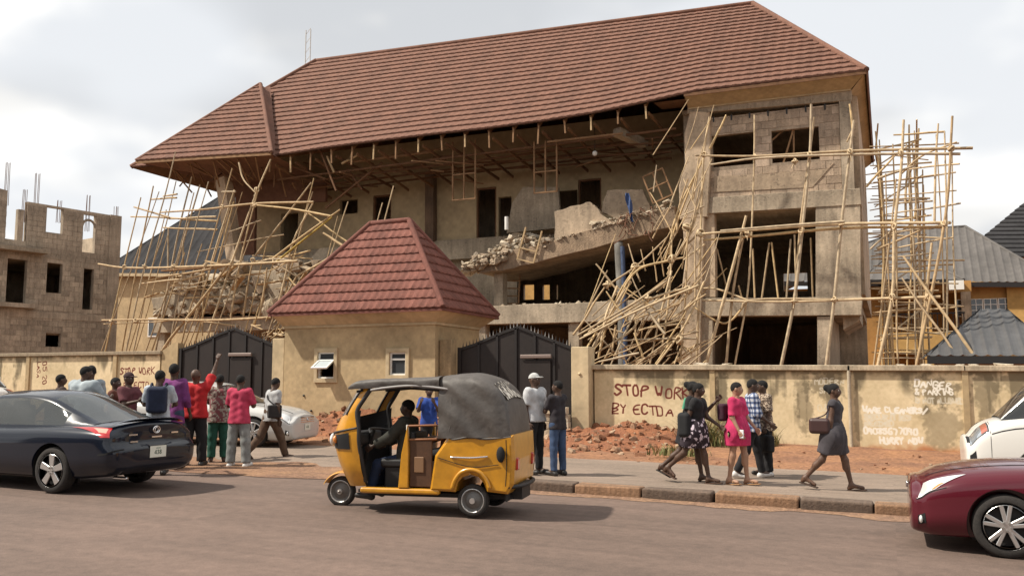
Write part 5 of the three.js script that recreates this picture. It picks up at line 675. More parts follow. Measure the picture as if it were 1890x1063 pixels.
  for (const [key, ix] of pieces) { const g = new THREE.BufferGeometry(); g.setAttribute('position', full.attributes.position); g.setAttribute('normal', full.attributes.normal); g.setIndex(ix); const n = key.split('|')[0]; mesh(n, g, n === 'roof' ? c.paint : c.tint, t); }
  // cabin
  const cab = c.cabin; mesh('interior', bx(cab[0], cab[1], 0.4, cab[2], -c.w + 0.24, c.w - 0.24), M.black, t);
  for (const [x, z] of cab[3]) { const k = x < -0.3 ? -0.22 : -0.04; mesh('seat', [rbox(0.14, 0.62, 0.5, 0.05, x, cab[2] + 0.1 + k, z), rbox(0.09, 0.16, 0.26, 0.04, x - 0.03, cab[2] + 0.4 + k, z)], c.seat ?? M.rubber, t); }
  const patch = (name, cs, off, m, parent = t, sg = -1, nn = 8) => { const g = quadGrid(nn, nn, (a, d) => { const u = mix(mix(cs[0][0], cs[1][0], a), mix(cs[3][0], cs[2][0], a), d), v = mix(mix(cs[0][1], cs[1][1], a), mix(cs[3][1], cs[2][1], a), d); const p = VA(P(u, v, sg)), du = VA(P(u + 0.02, v, sg)).sub(VA(P(u - 0.02, v, sg))), dv = VA(P(u, v + 0.01, sg)).sub(VA(P(u, v - 0.01, sg))); const n = du.cross(dv).normalize(); if (n.dot(V(p.x * 0.3, p.y - 0.6, p.z)) < 0) n.negate(); p.addScaledVector(n, off); return [p.x, p.y, p.z]; }, sg > 0); return mesh(name, g, m, parent); };
  return { t, P, patch, n0: 4 };
}
const paintOf = (rgb, r = 0.28) => mat(rgb, r, { phys: 1, clearcoat: 0.8, clearcoatRoughness: 0.05, specularIntensity: 0.25 });
const tint = mat([0.30, 0.32, 0.32], 0.03, { phys: 1, transmission: 0.82, thickness: 0, ior: 1.5 }), tintDark = mat([0.10, 0.105, 0.11], 0.03, { phys: 1, transmission: 0.7, thickness: 0, ior: 1.5 });
const lampGlass = mat([0.82, 0.82, 0.8], 0.05, { phys: 1, clearcoat: 1, metalness: 0.3 }), amber = mat([0.75, 0.24, 0.03], 0.2, { phys: 1, clearcoat: 1 }), redLamp = mat([0.42, 0.012, 0.012], 0.12, { phys: 1, clearcoat: 1 }), gapM = mat([0.006, 0.006, 0.007], 0.8);
function plateTex(lines, w, h, fg = '#1d3a2a', bg = '#d8d8cc') { const cv = document.createElement('canvas'); cv.width = w; cv.height = h; const c = cv.getContext('2d'); c.fillStyle = bg; c.fillRect(0, 0, w, h); c.fillStyle = fg; c.textAlign = 'center'; for (const [s, y, sz] of lines) { c.font = `bold ${sz}px sans-serif`; c.fillText(s, w / 2, y); } const t = new THREE.CanvasTexture(cv); t.colorSpace = THREE.SRGBColorSpace; return mat([1, 1, 1], 0.6, { map: t }); }
function flat(w, h) { const g = new THREE.PlaneGeometry(w, h); g.userData.keepUV = true; return g; }
// dark blue coupe
{
  const body = [[2.22, 0.30, 0.60, 0.66, 0.62, 0.74, 0.58], [2.02, 0.22, 0.68, 0.76, 0.74, 0.85, 0.70], [1.7, 0.2, 0.75, 0.84, 0.8, 0.895, 0.76], [1.0, 0.19, 0.82, 0.92, 0.82, 0.905, 0.78], [0.3, 0.19, 0.865, 0.93, 0.82, 0.905, 0.79], [-0.5, 0.19, 0.89, 0.95, 0.82, 0.908, 0.79], [-1.2, 0.2, 0.925, 0.985, 0.82, 0.91, 0.78], [-1.75, 0.22, 0.945, 1.025, 0.81, 0.90, 0.74], [-2.05, 0.25, 0.95, 1.04, 0.78, 0.885, 0.70], [-2.26, 0.27, 0.94, 1.04, 0.76, 0.86, 0.64]];
  const C = makeCar({ name: 'coupe_car', label: 'dark blue coupe with red wraparound tail lamps driving past the crowd', pos: [-12.64, gy(-12.64), -10.42], turn: Math.PI, pitch: 0.017, body, dome: [0.14, 0.16], skew: (x, y) => x < -2.0 ? sst(-2.0, -2.3, x) * (-0.085 * sst(0.74, 0.66, y) * sst(0.2, 0.4, y) - 0.05 * sst(0.9, 1.02, y) + 0.06 * sst(0.42, 0.28, y)) : 0,
    axles: [1.36, -1.36], r: 0.335, w: 0.91, gap: 0.045, paint: paintOf([0.006, 0.009, 0.018]), tint, spokes: 5,
    glass: [[1.08, 0.90, 0.73, 0.91, 0.71, 0.945], [0.42, 0.915, 0.75, 1.30, 0.58, 1.39], [-0.05, 0.925, 0.76, 1.37, 0.57, 1.465], [-0.55, 0.935, 0.76, 1.37, 0.565, 1.475], [-0.95, 0.945, 0.755, 1.31, 0.56, 1.435], [-1.38, 0.965, 0.735, 1.16, 0.575, 1.29], [-1.92, 1.0, 0.66, 1.01, 0.60, 1.04]], side: ['f', 'f', 'f', 'r', 'r', ''], top: ['windscreen', '', '', '', 'rear_window', 'rear_window'], cabin: [-1.2, 0.8, 0.86, [[0.0, -0.36], [0.0, 0.36], [-0.85, -0.36], [-0.85, 0.36]]] });
  // u index: stations start at 4 (front) .. 13 (rear)
  for (const sg of [-1, 1]) { const tl = sub('tail_lamp', C.t); C.patch('lens', [[10.7, 0.655], [13.1, 0.655], [14.5, 0.50], [13.0, 0.49]], 0.006, redLamp, tl, sg); C.patch('lamp_core', [[11.9, 0.63], [12.9, 0.63], [13.4, 0.55], [12.6, 0.55]], 0.010, mat([0.85, 0.35, 0.25], 0.1, { phys: 1, clearcoat: 1 }), tl, sg, 4); }
  for (const sg of [-1, 1]) { C.patch('door_gap', [[8.45, 0.06], [8.48, 0.06], [8.55, 0.66], [8.52, 0.66]], 0.002, gapM, C.t, sg); C.patch('trunk_gap', [[11.2, 0.86], [11.23, 0.86], [11.23, 1.0], [11.2, 1.0]], 0.002, gapM, C.t, sg); C.patch('bumper_gap', [[12.6, 0.34], [15.6, 0.39], [15.6, 0.375], [12.6, 0.325]], 0.003, gapM, C.t, sg); C.patch('sill_trim', [[7, 0.1], [11, 0.1], [11, 0.13], [7, 0.13]], 0.006, M.gateTrim, C.t, sg); const h = C.P(8.0, 0.52, sg); mesh('door_handle', rbox(0.2, 0.03, 0.03, 0.012, h[0], h[1], h[2] + sg * 0.015), M.chrome, C.t); const fl = sub('head_lamp', C.t); C.patch('lens', [[4.2, 0.5], [5.4, 0.55], [5.2, 0.7], [4.2, 0.68]], 0.006, lampGlass, fl, sg); }
  mesh('spoiler', [quadGrid(24, 3, (u, v) => { const z = mix(-0.7, 0.7, u), e = 1 - Math.pow(Math.abs(z) / 0.7, 4); return [-2.3 - 0.11 * v + 0.1 * (1 - e), 1.04 + 0.055 * e * Math.sin(v * 2.2) - 0.04 * (1 - e), z]; })], paintOf([0.006, 0.009, 0.018]), C.t);
  mesh('number_plate', flat(0.32, 0.17).rotateY(-Math.PI / 2).translate(-2.512, 0.60, 0.0), plateTex([['LAGOS', 22, 15], ['438', 62, 44]], 160, 84), C.t);
  mesh('plate_holder', bx(-2.51, -2.35, 0.51, 0.69, -0.17, 0.17), M.gateTrim, C.t);
  mesh('badge', [new THREE.TorusGeometry(0.05, 0.009, 6, 20).scale(1.3, 1, 1).rotateY(Math.PI / 2), new THREE.TorusGeometry(0.03, 0.007, 6, 16).scale(1, 1.2, 1).rotateY(Math.PI / 2)].map((g) => g.translate(-2.46, 0.92, 0)), M.chrome, C.t);
  for (const [z, y, w] of [[-0.42, 0.86, 0.16], [0.4, 0.86, 0.14], [-0.40, 0.76, 0.14], [0.02, 0.815, 0.2]]) mesh('badge', box(0.03, 0.022, w, -2.44 + Math.abs(z) * 0.05, y, z), M.chrome, C.t);
  mesh('exhaust_pipe', tube([[-2.2, 0.24, -0.5], [-2.44, 0.24, -0.5]], 0.03, 10), M.chrome, C.t);
  mesh('wing_mirror', rbox(0.14, 0.12, 0.2, 0.05, 0.75, 0.98, -0.98), paintOf([0.006, 0.009, 0.018]), C.t);
}
// maroon saloon
const saloon = [[2.17, 0.17, 0.62, 0.75, 0.70, 0.80, 0.58], [2.06, 0.155, 0.70, 0.81, 0.76, 0.855, 0.68], [1.8, 0.16, 0.78, 0.885, 0.8, 0.895, 0.76], [1.37, 0.18, 0.835, 0.945, 0.82, 0.905, 0.79], [0.8, 0.19, 0.87, 0.97, 0.82, 0.905, 0.80], [0, 0.19, 0.90, 0.97, 0.82, 0.908, 0.80], [-0.8, 0.19, 0.92, 0.98, 0.82, 0.908, 0.79], [-1.5, 0.2, 0.94, 1.02, 0.81, 0.90, 0.75], [-2.1, 0.24, 0.94, 1.05, 0.78, 0.88, 0.70], [-2.35, 0.3, 0.92, 1.03, 0.74, 0.84, 0.62]];
const saloonGlass = [[0.98, 0.93, 0.73, 0.945, 0.72, 0.985], [0.25, 0.945, 0.76, 1.30, 0.6, 1.39], [-0.25, 0.95, 0.77, 1.36, 0.59, 1.45], [-0.85, 0.96, 0.77, 1.35, 0.585, 1.45], [-1.25, 0.97, 0.765, 1.27, 0.58, 1.39], [-1.95, 1.0, 0.68, 1.02, 0.62, 1.06]];
function makeSaloon(o) {
  const C = makeCar({ body: saloon, glass: saloonGlass, axles: [1.37, -1.37], r: 0.325, w: 0.91, gap: 0.05, dome: [0.12, 0.12], side: ['f', 'f', 'r', 'r', ''], top: ['windscreen', '', '', '', 'rear_window'], tint: tintDark, spokes: 5, dbl: true, cabin: [-1.3, 0.7, 0.88, [[0.05, -0.36], [0.05, 0.36], [-0.95, -0.36], [-0.95, 0.36]]], ...o });
  for (const sg of [-1, 1]) {
    const fl = sub('head_lamp', C.t); C.patch('lens', [[3.55, 0.50], [5.15, 0.53], [6.2, 0.685], [4.4, 0.70]], 0.006, lampGlass, fl, sg, 10); C.patch('turn_lens', [[4.95, 0.535], [5.13, 0.54], [5.55, 0.60], [5.35, 0.595]], 0.010, amber, fl, sg, 4);
    const fg = sub('fog_lamp', C.t); C.patch('recess', [[3.5, 0.22], [4.5, 0.24], [4.4, 0.34], [3.5, 0.32]], 0.004, gapM, fg, sg, 4); const q = C.P(3.9, 0.28, sg); mesh('lens', new THREE.SphereGeometry(0.045, 12, 8).scale(0.5, 1, 1).translate(q[0], q[1], q[2] - sg * 0.01), lampGlass, fg);
    C.patch('door_gap', [[8.1, 0.06], [8.13, 0.06], [8.2, 0.64], [8.17, 0.64]], 0.002, gapM, C.t, sg); C.patch('hood_gap', [[4.6, 0.80], [8, 0.80], [8, 0.812], [4.6, 0.812]], 0.003, gapM, C.t, sg); C.patch('bumper_gap', [[3.2, 0.49], [5.6, 0.53], [5.6, 0.52], [3.2, 0.48]], 0.003, gapM, C.t, sg);
    const tl = sub('tail_lamp', C.t); C.patch('lens', [[12.2, 0.62], [13.5, 0.60], [13.5, 0.42], [12.4, 0.46]], 0.006, redLamp, tl, sg); mesh('wing_mirror', rbox(0.12, 0.14, 0.22, 0.05, 0.62, 1.0, sg * 0.98), o.paint, C.t);
    C.patch('side_trim', [[8.0, 0.36], [10.3, 0.36], [10.3, 0.39], [8.0, 0.39]], 0.008, o.paint, C.t, sg);
  }
  const gr = sub('grille', C.t); mesh('grille_back', bx(2.2, 2.285, 0.55, 0.68, -0.36, 0.36), gapM, gr); for (let i = 0; i < 3; i++) mesh('grille_bar', bx(2.285, 2.295, 0.56 + i * 0.045, 0.575 + i * 0.045, -0.36, 0.36), M.chrome, gr); mesh('badge', new THREE.TorusGeometry(0.04, 0.01, 5, 4).rotateZ(Math.PI / 4).rotateY(Math.PI / 2).translate(2.30, 0.62, 0), M.chrome, gr); mesh('lower_intake', bx(2.2, 2.285, 0.26, 0.38, -0.45, 0.45), gapM, C.t);
  return C;
}
{ const C = makeSaloon({ name: 'saloon_car', label: 'maroon saloon car nosing past the kerb with clear headlamp', pos: [2.43, gy(2.43), -11.6], turn: Math.PI, pitch: 0.017, paint: paintOf([0.085, 0.008, 0.016]) });
  mesh('wiper', tube([[0.95, 1.0, 0.2], [0.6, 1.14, 0.45], [0.45, 1.22, 0.6]], 0.012, 5), M.black, C.t); }
{ const C = makeSaloon({ name: 'saloon_car', label: 'silver saloon car parked on the gate apron behind the people', pos: [-14.77, gy(-14.77) + 0.10, -17.04], turn: 0.20, pitch: -0.014, paint: paintOf([0.50, 0.49, 0.47], 0.32) });
  mesh('number_plate', flat(0.3, 0.15).rotateY(Math.PI / 2).translate(2.30, 0.45, 0.0), plateTex([['438', 58, 44]], 160, 84), C.t); }
// white van
{
  const van = [[2.30, 0.26, 0.70, 0.82, 0.72, 0.81, 0.70], [2.18, 0.22, 0.84, 0.96, 0.78, 0.845, 0.74], [1.95, 0.22, 0.98, 1.08, 0.81, 0.86, 0.77], [1.5, 0.22, 1.07, 1.14, 0.82, 0.865, 0.80], [0.6, 0.24, 1.10, 1.16, 0.82, 0.86, 0.80], [-1.0, 0.24, 1.10, 1.16, 0.82, 0.86, 0.80], [-2.1, 0.26, 1.10, 1.16, 0.8, 0.85, 0.78]];
  const mk = (label, pos, turn) => {
    const C = makeCar({ name: 'minibus', label, pos, turn, body: van, dome: [0.1, 0.1], axles: [1.35, -1.35], r: 0.30, w: 0.86, gap: 0.05, paint: paintOf([0.72, 0.70, 0.66], 0.4), tint: tintDark, spokes: 8, glass: [[1.86, 1.08, 0.74, 1.10, 0.72, 1.13], [1.42, 1.11, 0.78, 1.52, 0.69, 1.60], [1.0, 1.12, 0.8, 1.86, 0.67, 1.97], [0.7, 1.12, 0.8, 1.90, 0.67, 2.01], [-0.4, 1.12, 0.8, 1.91, 0.67, 2.03], [-2.05, 1.12, 0.78, 1.88, 0.67, 1.99]], side: ['q', 'f', 'g', '', 'r'], top: ['windscreen', 'windscreen', '', '', ''], cabin: [-1.8, 1.2, 0.95, [[0.5, -0.4], [0.5, 0.4], [-0.6, 0]]] });
    for (const sg of [-1, 1]) { const fl = sub('head_lamp', C.t); C.patch('lamp_bezel', [[3.55, 0.585], [5.66, 0.585], [5.66, 0.855], [3.55, 0.835]], 0.003, gapM, fl, sg); C.patch('lens', [[3.7, 0.60], [5.6, 0.60], [5.6, 0.84], [3.7, 0.82]], 0.006, mat([0.42, 0.46, 0.5], 0.08, { phys: 1, clearcoat: 1, metalness: 0.5 }), fl, sg); C.patch('turn_lens', [[5.15, 0.61], [5.58, 0.61], [5.58, 0.83], [5.15, 0.83]], 0.010, mat([0.42, 0.13, 0.08], 0.2, { phys: 1, clearcoat: 1 }), fl, sg, 4); C.patch('fog_recess', [[3.3, 0.26], [4.6, 0.28], [4.5, 0.42], [3.3, 0.38]], 0.004, gapM, C.t, sg, 4); C.patch('door_gap', [[5.72, 0.06], [5.75, 0.06], [5.75, 0.86], [5.72, 0.86]], 0.003, gapM, C.t, sg); C.patch('side_crease', [[5.8, 0.52], [9.5, 0.54], [9.5, 0.525], [5.8, 0.505]], 0.003, gapM, C.t, sg); mesh('wing_mirror', rbox(0.10, 0.2, 0.14, 0.04, 1.4, 1.3, sg * 0.95), M.white, C.t); }
    const gr = C.patch('grille', [[2.6, 0.66], [3.6, 0.66], [3.6, 0.84], [2.6, 0.84]], 0.006, gapM); C.patch('grille', [[2.6, 0.66], [3.6, 0.66], [3.6, 0.84], [2.6, 0.84]], 0.006, gapM, C.t, 1); mesh('wiper', tube([[1.78, 1.14, 0.5], [1.7, 1.22, 0.6], [1.5, 1.42, 0.3]], 0.02, 5), M.black, C.t);
    return C;
  };
  const C = mk('white minibus with diamond emblem on its door, parked beside the boundary wall', [3.5, gy(3.5) + 0.16, -17.2], Math.PI); 
  const cv = document.createElement('canvas'); cv.width = 256; cv.height = 160; const x = cv.getContext('2d'); x.fillStyle = '#dcd9d2'; x.fillRect(0, 0, 256, 160); x.fillStyle = '#3a3838'; x.font = 'bold 30px sans-serif'; x.fillText('MAYA L', 20, 32); for (const [cx, cy, col] of [[66, 70, '#5c1d16'], [40, 98, '#b4683a'], [68, 124, '#1a1718']]) { x.fillStyle = col; x.beginPath(); x.moveTo(cx, cy - 26); x.lineTo(cx + 24, cy); x.lineTo(cx, cy + 26); x.lineTo(cx - 24, cy); x.fill(); } x.fillStyle = '#6a1f24'; x.fillRect(112, 66, 14, 18); x.fillStyle = '#2a2448'; x.fillRect(112, 92, 120, 26); x.fillStyle = '#444'; x.fillRect(112, 128, 110, 6);
  const tx = new THREE.CanvasTexture(cv); tx.colorSpace = THREE.SRGBColorSpace; mesh('door_emblem', flat(0.62, 0.39).rotateY(Math.PI).translate(0.98, 0.90, -0.868), mat([1, 1, 1], 0.5, { map: tx }), C.t);
  mk('white minibus waiting behind the dark blue coupe, only its front pillar showing', [-27.1, gy(-27.1) + 0.1, -18.6], 0.25);
}

// ---------- three-wheeler taxi ----------
const RICK = [-6.07, gy(-6.07), -10.786], RCK = (x, y, z) => [RICK[0] + 0.9863 * x + 0.165 * z, RICK[1] + y, RICK[2] - 0.165 * x + 0.9863 * z];
{
  const L = (p) => p;
  const t = thing('auto_rickshaw', 'yellow three wheeled taxi with grey canvas hood driving past the gate', 'rickshaw', RICK, 0.1658);
  const yel = mat([0.80, 0.36, 0.016], 0.33, { phys: 1, clearcoat: 0.7, clearcoatRoughness: 0.2, map: retile(T.mottle, 2.6) }), canvas = mat([0.125, 0.108, 0.096], 0.6, { map: retile(T.mottle, 1.1), ...bumpOf(0.9, 0.006) }), vinyl = mat([0.02, 0.018, 0.018], 0.6), brown = mat([0.115, 0.048, 0.018], 0.6, { map: retile(T.mottle, 0.7) });
  // rear body with its wheel arch
  const rb = [[0.774,0.968,0.6], [0.616,0.747,0.6], [0.555,0.352,0.6], [0.829,0.346,0.6], [0.857,0.448,0.6], [0.928,0.53,0.6], [1.056,0.567,0.6], [1.176,0.536,0.6], [1.254,0.457,0.6], [1.297,0.358,0.6], [1.52,0.338,0.6], [1.583,0.439,0.6], [1.597,0.719,0.6], [1.583,1,0.6]].map(L).map((p) => [p[0], p[1]]);
  mesh('rear_body', slabPoly(rb, null, 1.16, 0.035).translate(0, 0, 0.58), yel, t);
  mesh('wheel_arch_trim', tube([[0.823,0.356,0.63], [0.866,0.471,0.63], [0.943,0.56,0.63], [1.064,0.597,0.63], [1.191,0.566,0.63], [1.276,0.475,0.63], [1.319,0.369,0.63]].map(L), 0.028, 8), yel, t);
  mesh('body_crease', [tube([[0.806,0.747,0.63], [1.08,0.746,0.64], [1.289,0.763,0.63]].map(L), 0.012, 6)], M.chrome, t);
  mesh('panel_seam', [tube([[1.528,0.975,0.635], [1.536,0.654,0.635], [1.522,0.402,0.635]].map(L), 0.006, 5)], M.gapM ?? gapM, t);
  mesh('panel_seam', [tube([[0.632,0.736,0.625], [1.077,0.631,0.628], [1.429,0.664,0.625]].map(L), 0.005, 5)], gapM, t);
  mesh('side_vent', new THREE.SphereGeometry(0.1, 16, 10).scale(0.55, 1, 0.3).translate(...L([1.46,0.793,0.64])), gapM, t);
  mesh('rear_lamp', [rbox(0.05, 0.16, 0.12, 0.02, rb[12][0] + 0.03, rb[12][1] - 0.05, 0.45), rbox(0.05, 0.16, 0.12, 0.02, rb[12][0] + 0.03, rb[12][1] - 0.05, -0.45)], redLamp, t);
  mesh('rear_bumper', tube([[rb[10][0] + 0.02, rb[10][1] + 0.05, 0.6], [rb[10][0] + 0.14, rb[10][1] + 0.05, 0.4], [rb[10][0] + 0.14, rb[10][1] + 0.05, -0.4], [rb[10][0] + 0.02, rb[10][1] + 0.05, -0.6]], 0.025, 8), vinyl, t);
  mesh('engine_guard', [box(0.5, 0.2, 0.5, rb[9][0] + 0.1, rb[9][1] - 0.06, 0), box(0.02, 0.16, 0.18, rb[10][0] - 0.02, rb[10][1] - 0.06, 0.42)], vinyl, t);
  // floor, sill and door post
  const s0 = L([-0.42,0.331,0.58]), s1 = L([0.563,0.336,0.58]);
  mesh('sill', rbox(s1[0] - s0[0] + 0.1, 0.075, 0.1, 0.03, (s0[0] + s1[0]) / 2 + 0.03, s0[1] - 0.03, 0.55), yel, t); mesh('sill', rbox(s1[0] - s0[0] + 0.1, 0.075, 0.1, 0.03, (s0[0] + s1[0]) / 2 + 0.03, s0[1] - 0.03, -0.55), yel, t);
  mesh('floor', bx(s0[0] - 0.08, s1[0] + 0.05, s0[1] - 0.07, s0[1] - 0.03, -0.5, 0.5), vinyl, t); mesh('chassis', bx(s0[0], rb[10][0], s0[1] - 0.13, s0[1] - 0.075, -0.3, 0.3), vinyl, t);
  const post = (z) => slabPoly([[0.203,1.125,0.58], [0.133,0.764,0.58], [0.095,0.351,0.58], [0.213,0.354,0.58], [0.215,0.759,0.58]].map(L).map((p) => [p[0], p[1]]), null, 0.05, 0.008).translate(0, 0, z);
  mesh('door_post', post(0.59), yel, t); mesh('door_post', post(-0.53), yel, t);
  // nose
  const rows = [[[-0.783,0.314,0], [-0.429,0.333,0.54], 0.40], [[-0.916,0.604,0], [-0.45,0.537,0.57], 0.52], [[-0.995,0.876,0], [-0.488,0.899,0.57], 0.57], [[-0.989,1.002,0], [-0.491,1.096,0.57], 0.58], [[-0.897,1.196,0], [-0.481,1.328,0.57], 0.57], [[-0.741,1.465,0], [-0.396,1.477,0.56], 0.56], [[-0.608,1.659,0], [-0.308,1.611,0.54], 0.54]].map(([c, s, w]) => { const a = L(c), b = L(s); return [a[0], a[1], b[0], b[1], w]; });
  const nose = (a, v) => { const [xc, yc, xs, ys, w] = [0, 1, 2, 3, 4].map((k) => catAt(rows, v, k)), c = Math.pow(Math.cos(a), 0.75); return [mix(xs, xc, c), mix(ys, yc, c), w * Math.sin(a)]; };
  const half = Math.PI / 2, sheet = (a0, a1, v0, v1, off = 0, n = 20) => quadGrid(n, 16, (u, v) => { const p = nose(mix(a0, a1, u), mix(v0, v1, v)); return [p[0] - off, p[1], p[2] * (1 + off * 0.6)]; });
  mesh('cowl', sheet(-half, half, 0, 4, 0, 36), yel, t); mesh('cowl_lining', sheet(-half, half, 0, 4, -0.03, 36), vinyl, t);
  mesh('screen_pillar', sheet(half * 0.78, half, 4, 6), yel, t); mesh('screen_pillar', sheet(-half, -half * 0.78, 4, 6), yel, t); mesh('screen_header', sheet(-half, half, 5.8, 6, 0.004), yel, t);
  mesh('windscreen', sheet(-half * 0.79, half * 0.79, 4, 5.82, -0.004), mat([0.9, 0.92, 0.92], 0.03, { phys: 1, transmission: 0.94, thickness: 0 }), t);
  for (const s of [-1, 1]) { mesh('door_frame', tube([nose(s * half, 0.4), nose(s * half, 2), nose(s * half, 3), nose(s * half * 0.97, 4), nose(s * half * 0.97, 5), nose(s * half * 0.97, 6)].map((p) => [p[0] + 0.015, p[1], p[2] * 0.985]), 0.03, 8), vinyl, t); mesh('screen_seal', tube([3.98, 4.6, 5.3, 5.86].map((v) => nose(s * half * 0.78, v)), 0.016, 6), vinyl, t); }
  mesh('cowl_strip', tube([...Array(13)].map((_, i) => { const p = nose(mix(-half, half, i / 12), 3.0); return [p[0] - 0.012, p[1], p[2]]; }), 0.014, 6), vinyl, t);
  for (const s of [-1, 1]) { const h = sub('head_lamp', t); mesh('housing', sheet(s * half * 0.55, s * half * 0.93, 1.75, 2.75, 0.022, 8), gapM, h); const q = nose(s * half * 0.62, 2.3); mesh('turn_lens', new THREE.SphereGeometry(0.05, 10, 8).scale(0.6, 1.1, 1).translate(q[0] - 0.02, q[1], q[2]), amber, h); const q2 = nose(s * half * 0.4, 2.3); mesh('lens', new THREE.SphereGeometry(0.085, 14, 10).scale(0.5, 1, 1).translate(q2[0] - 0.01, q2[1], q2[2]), lampGlass, h); }
  // front mudguard and wheels
  const fw = L([-0.956,0.207,0]), R0 = 0.195;
  mesh('mudguard', quadGrid(20, 10, (u, v) => { const a = mix(0.5, 2.7, u), b = mix(-1.25, 1.25, v), r = 0.225 + 0.04 * Math.cos(b) + 0.05 * sst(0.9, 0.1, u) ; return [fw[0] + r * Math.cos(a) * 1.05, R0 + r * Math.sin(a), 0.12 * Math.sin(b) * (0.6 + 0.4 * Math.sin(a))]; }), yel, t);
  const rim = (p, sg) => { const g = wheel(t, 0.205, 0.1, p, sg, 0, false); mesh('hub_cap', lathe([[0.0, 0.035], [0.03, 0.035], [0.045, 0.02], [0.085, 0.012], [0.095, -0.01], [0.125, -0.012], [0.14, 0.02], [0.15, 0.016], [0.15, 0.0]], 24).rotateX(Math.PI / 2).scale(1, 1, sg).translate(0, 0, sg * 0.022), mat([0.15, 0.14, 0.13], 0.5, { metalness: 0.4 }), g); mesh('hub', new THREE.CylinderGeometry(0.035, 0.04, 0.05, 14).rotateX(Math.PI / 2).translate(0, 0, sg * 0.05), M.alloy, g); };
  const rw = L([1.079,0.185,0.6]); rim([fw[0], 0.205, 0.0], 1); rim([rw[0], 0.205, 0.53], 1); rim([rw[0], 0.205, -0.53], -1);
  mesh('front_fork', [tube([[fw[0] + 0.02, 0.2, -0.09], [fw[0] + 0.16, 0.5, -0.05], [fw[0] + 0.28, 0.9, 0]], 0.025, 8), tube([[fw[0], 0.205, -0.1], [fw[0], 0.205, 0.1]], 0.02, 8)], M.steel, t);
  mesh('rear_axle', tube([[rw[0], 0.205, -0.5], [rw[0], 0.205, 0.5]], 0.035, 8), vinyl, t);
  // canvas hood: a taut roof in front, a wrinkled tonneau behind
  const hood = (S, w0, wr, fq = 1) => quadGrid(60, 48, (u, v) => { const k = u * (S.length - 1), xt = catAt(S, k, 0), yt = catAt(S, k, 1), yl = catAt(S, k, 2), w = catAt(S, k, 3); const Q = [[w, yl], [w * 1.015, mix(yl, yt, 0.4)], [w * 1.0, mix(yl, yt, 0.72)], [w * 0.93, mix(yl, yt, 0.9)], [w * 0.7, mix(yl, yt, 0.975)], [w * 0.35, yt], [0, yt + 0.004]]; const q = 1 - Math.abs(v * 2 - 1), zz = catAt(Q, q * 6, 0), yy = catAt(Q, q * 6, 1), n = wr * (fbm((xt * 1.2 + yy * 1.4 + 40) / 16, (yy * 0.35 - xt * 0.5 + 40 + Math.sign(v - 0.5)) / 16, 64, 2, 19) - 0.5); return [xt, yy + n * 0.5 * (q > 0.6 ? 1 : 0), (v < 0.5 ? 1 : -1) * Math.max(0, zz + n * (q < 0.75 ? 1 : 0))]; }, true);
  const S = (a, b, w) => { const p = L(a), q = L(b); return [p[0], p[1], q[1], w]; };
  mesh('canopy', hood([S([-0.64,1.644,0], [-0.345,1.597,0.58], 0.56), S([-0.506,1.719,0], [-0.254,1.604,0.58], 0.59), S([-0.228,1.741,0], [-0.005,1.619,0.58], 0.6), S([0.086,1.748,0], [0.292,1.647,0.58], 0.6), S([0.358,1.755,0], [0.551,1.62,0.58], 0.6), S([0.634,1.776,0], [0.799,1.599,0.58], 0.61)], 0.6, 0.05), canvas, t);
  const rear = [S([0.627,1.776,0], [0.811,0.981,0.58], 0.61), S([0.878,1.812,0], [1.062,0.985,0.58], 0.625), S([1.157,1.776,0], [1.311,0.995,0.58], 0.625), S([1.359,1.675,0], [1.522,1.005,0.58], 0.62), S([1.485,1.517,0], [1.662,1.007,0.58], 0.6), S([1.551,1.304,0], [1.711,1.008,0.58], 0.585), S([1.58,0.978,0], [1.725,1.008,0.58], 0.57)];
  mesh('canopy', hood(rear, 0.6, 0.07), canvas, t);
  mesh('canopy_hem', tube([[0.798,1.593,0.6], [0.811,1.249,0.61], [0.784,0.983,0.61], [1.073,1.008,0.62], [1.215,0.983,0.62], [1.583,1.007,0.6]].map(L), 0.014, 6, 30), canvas, t);
  mesh('canopy_piping', tube([[-0.31,1.59,0.59], [-0.11,1.619,0.6], [0.299,1.647,0.6], [0.798,1.6,0.6]].map(L), 0.016, 6, 24), mat([0.30, 0.28, 0.27], 0.5), t);
  { const st = mat([1, 1, 1], 0.6, { map: tex(128, (u, v) => { const n = fbm(u, v, 26, 3, 77); return n > 0.52 ? [214, 206, 192] : n > 0.45 ? [120, 110, 96] : [74, 68, 62]; }) }); const c0 = L([1.314,1.689,0]), c1 = L([1.492,1.482,0]); mesh('sticker', quadGrid(8, 8, (u, v) => { const x = mix(c0[0], c1[0], v), y = mix(c0[1], c1[1], v); return [x + 0.03, y + 0.02 - 0.03 * Math.pow(u * 2 - 1, 2), mix(-0.35, 0.5, u)]; }), st, t); }
  // cabin
  const ds = L([0.037,0.503,0.1]); mesh('driver_seat', [rbox(0.42, 0.12, 0.55, 0.04, ds[0] - 0.12, 0.62, 0), rbox(0.35, 0.32, 0.5, 0.03, ds[0] - 0.1, 0.42, 0), rbox(0.08, 0.36, 0.5, 0.03, ds[0] + 0.12, 0.86, 0)], vinyl, t);
  mesh('passenger_bench', [rbox(0.5, 0.14, 1.1, 0.05, rb[0][0] + 0.2, 0.72, 0), rbox(0.12, 0.55, 1.1, 0.05, rb[0][0] + 0.48, 1.0, 0)], vinyl, t);
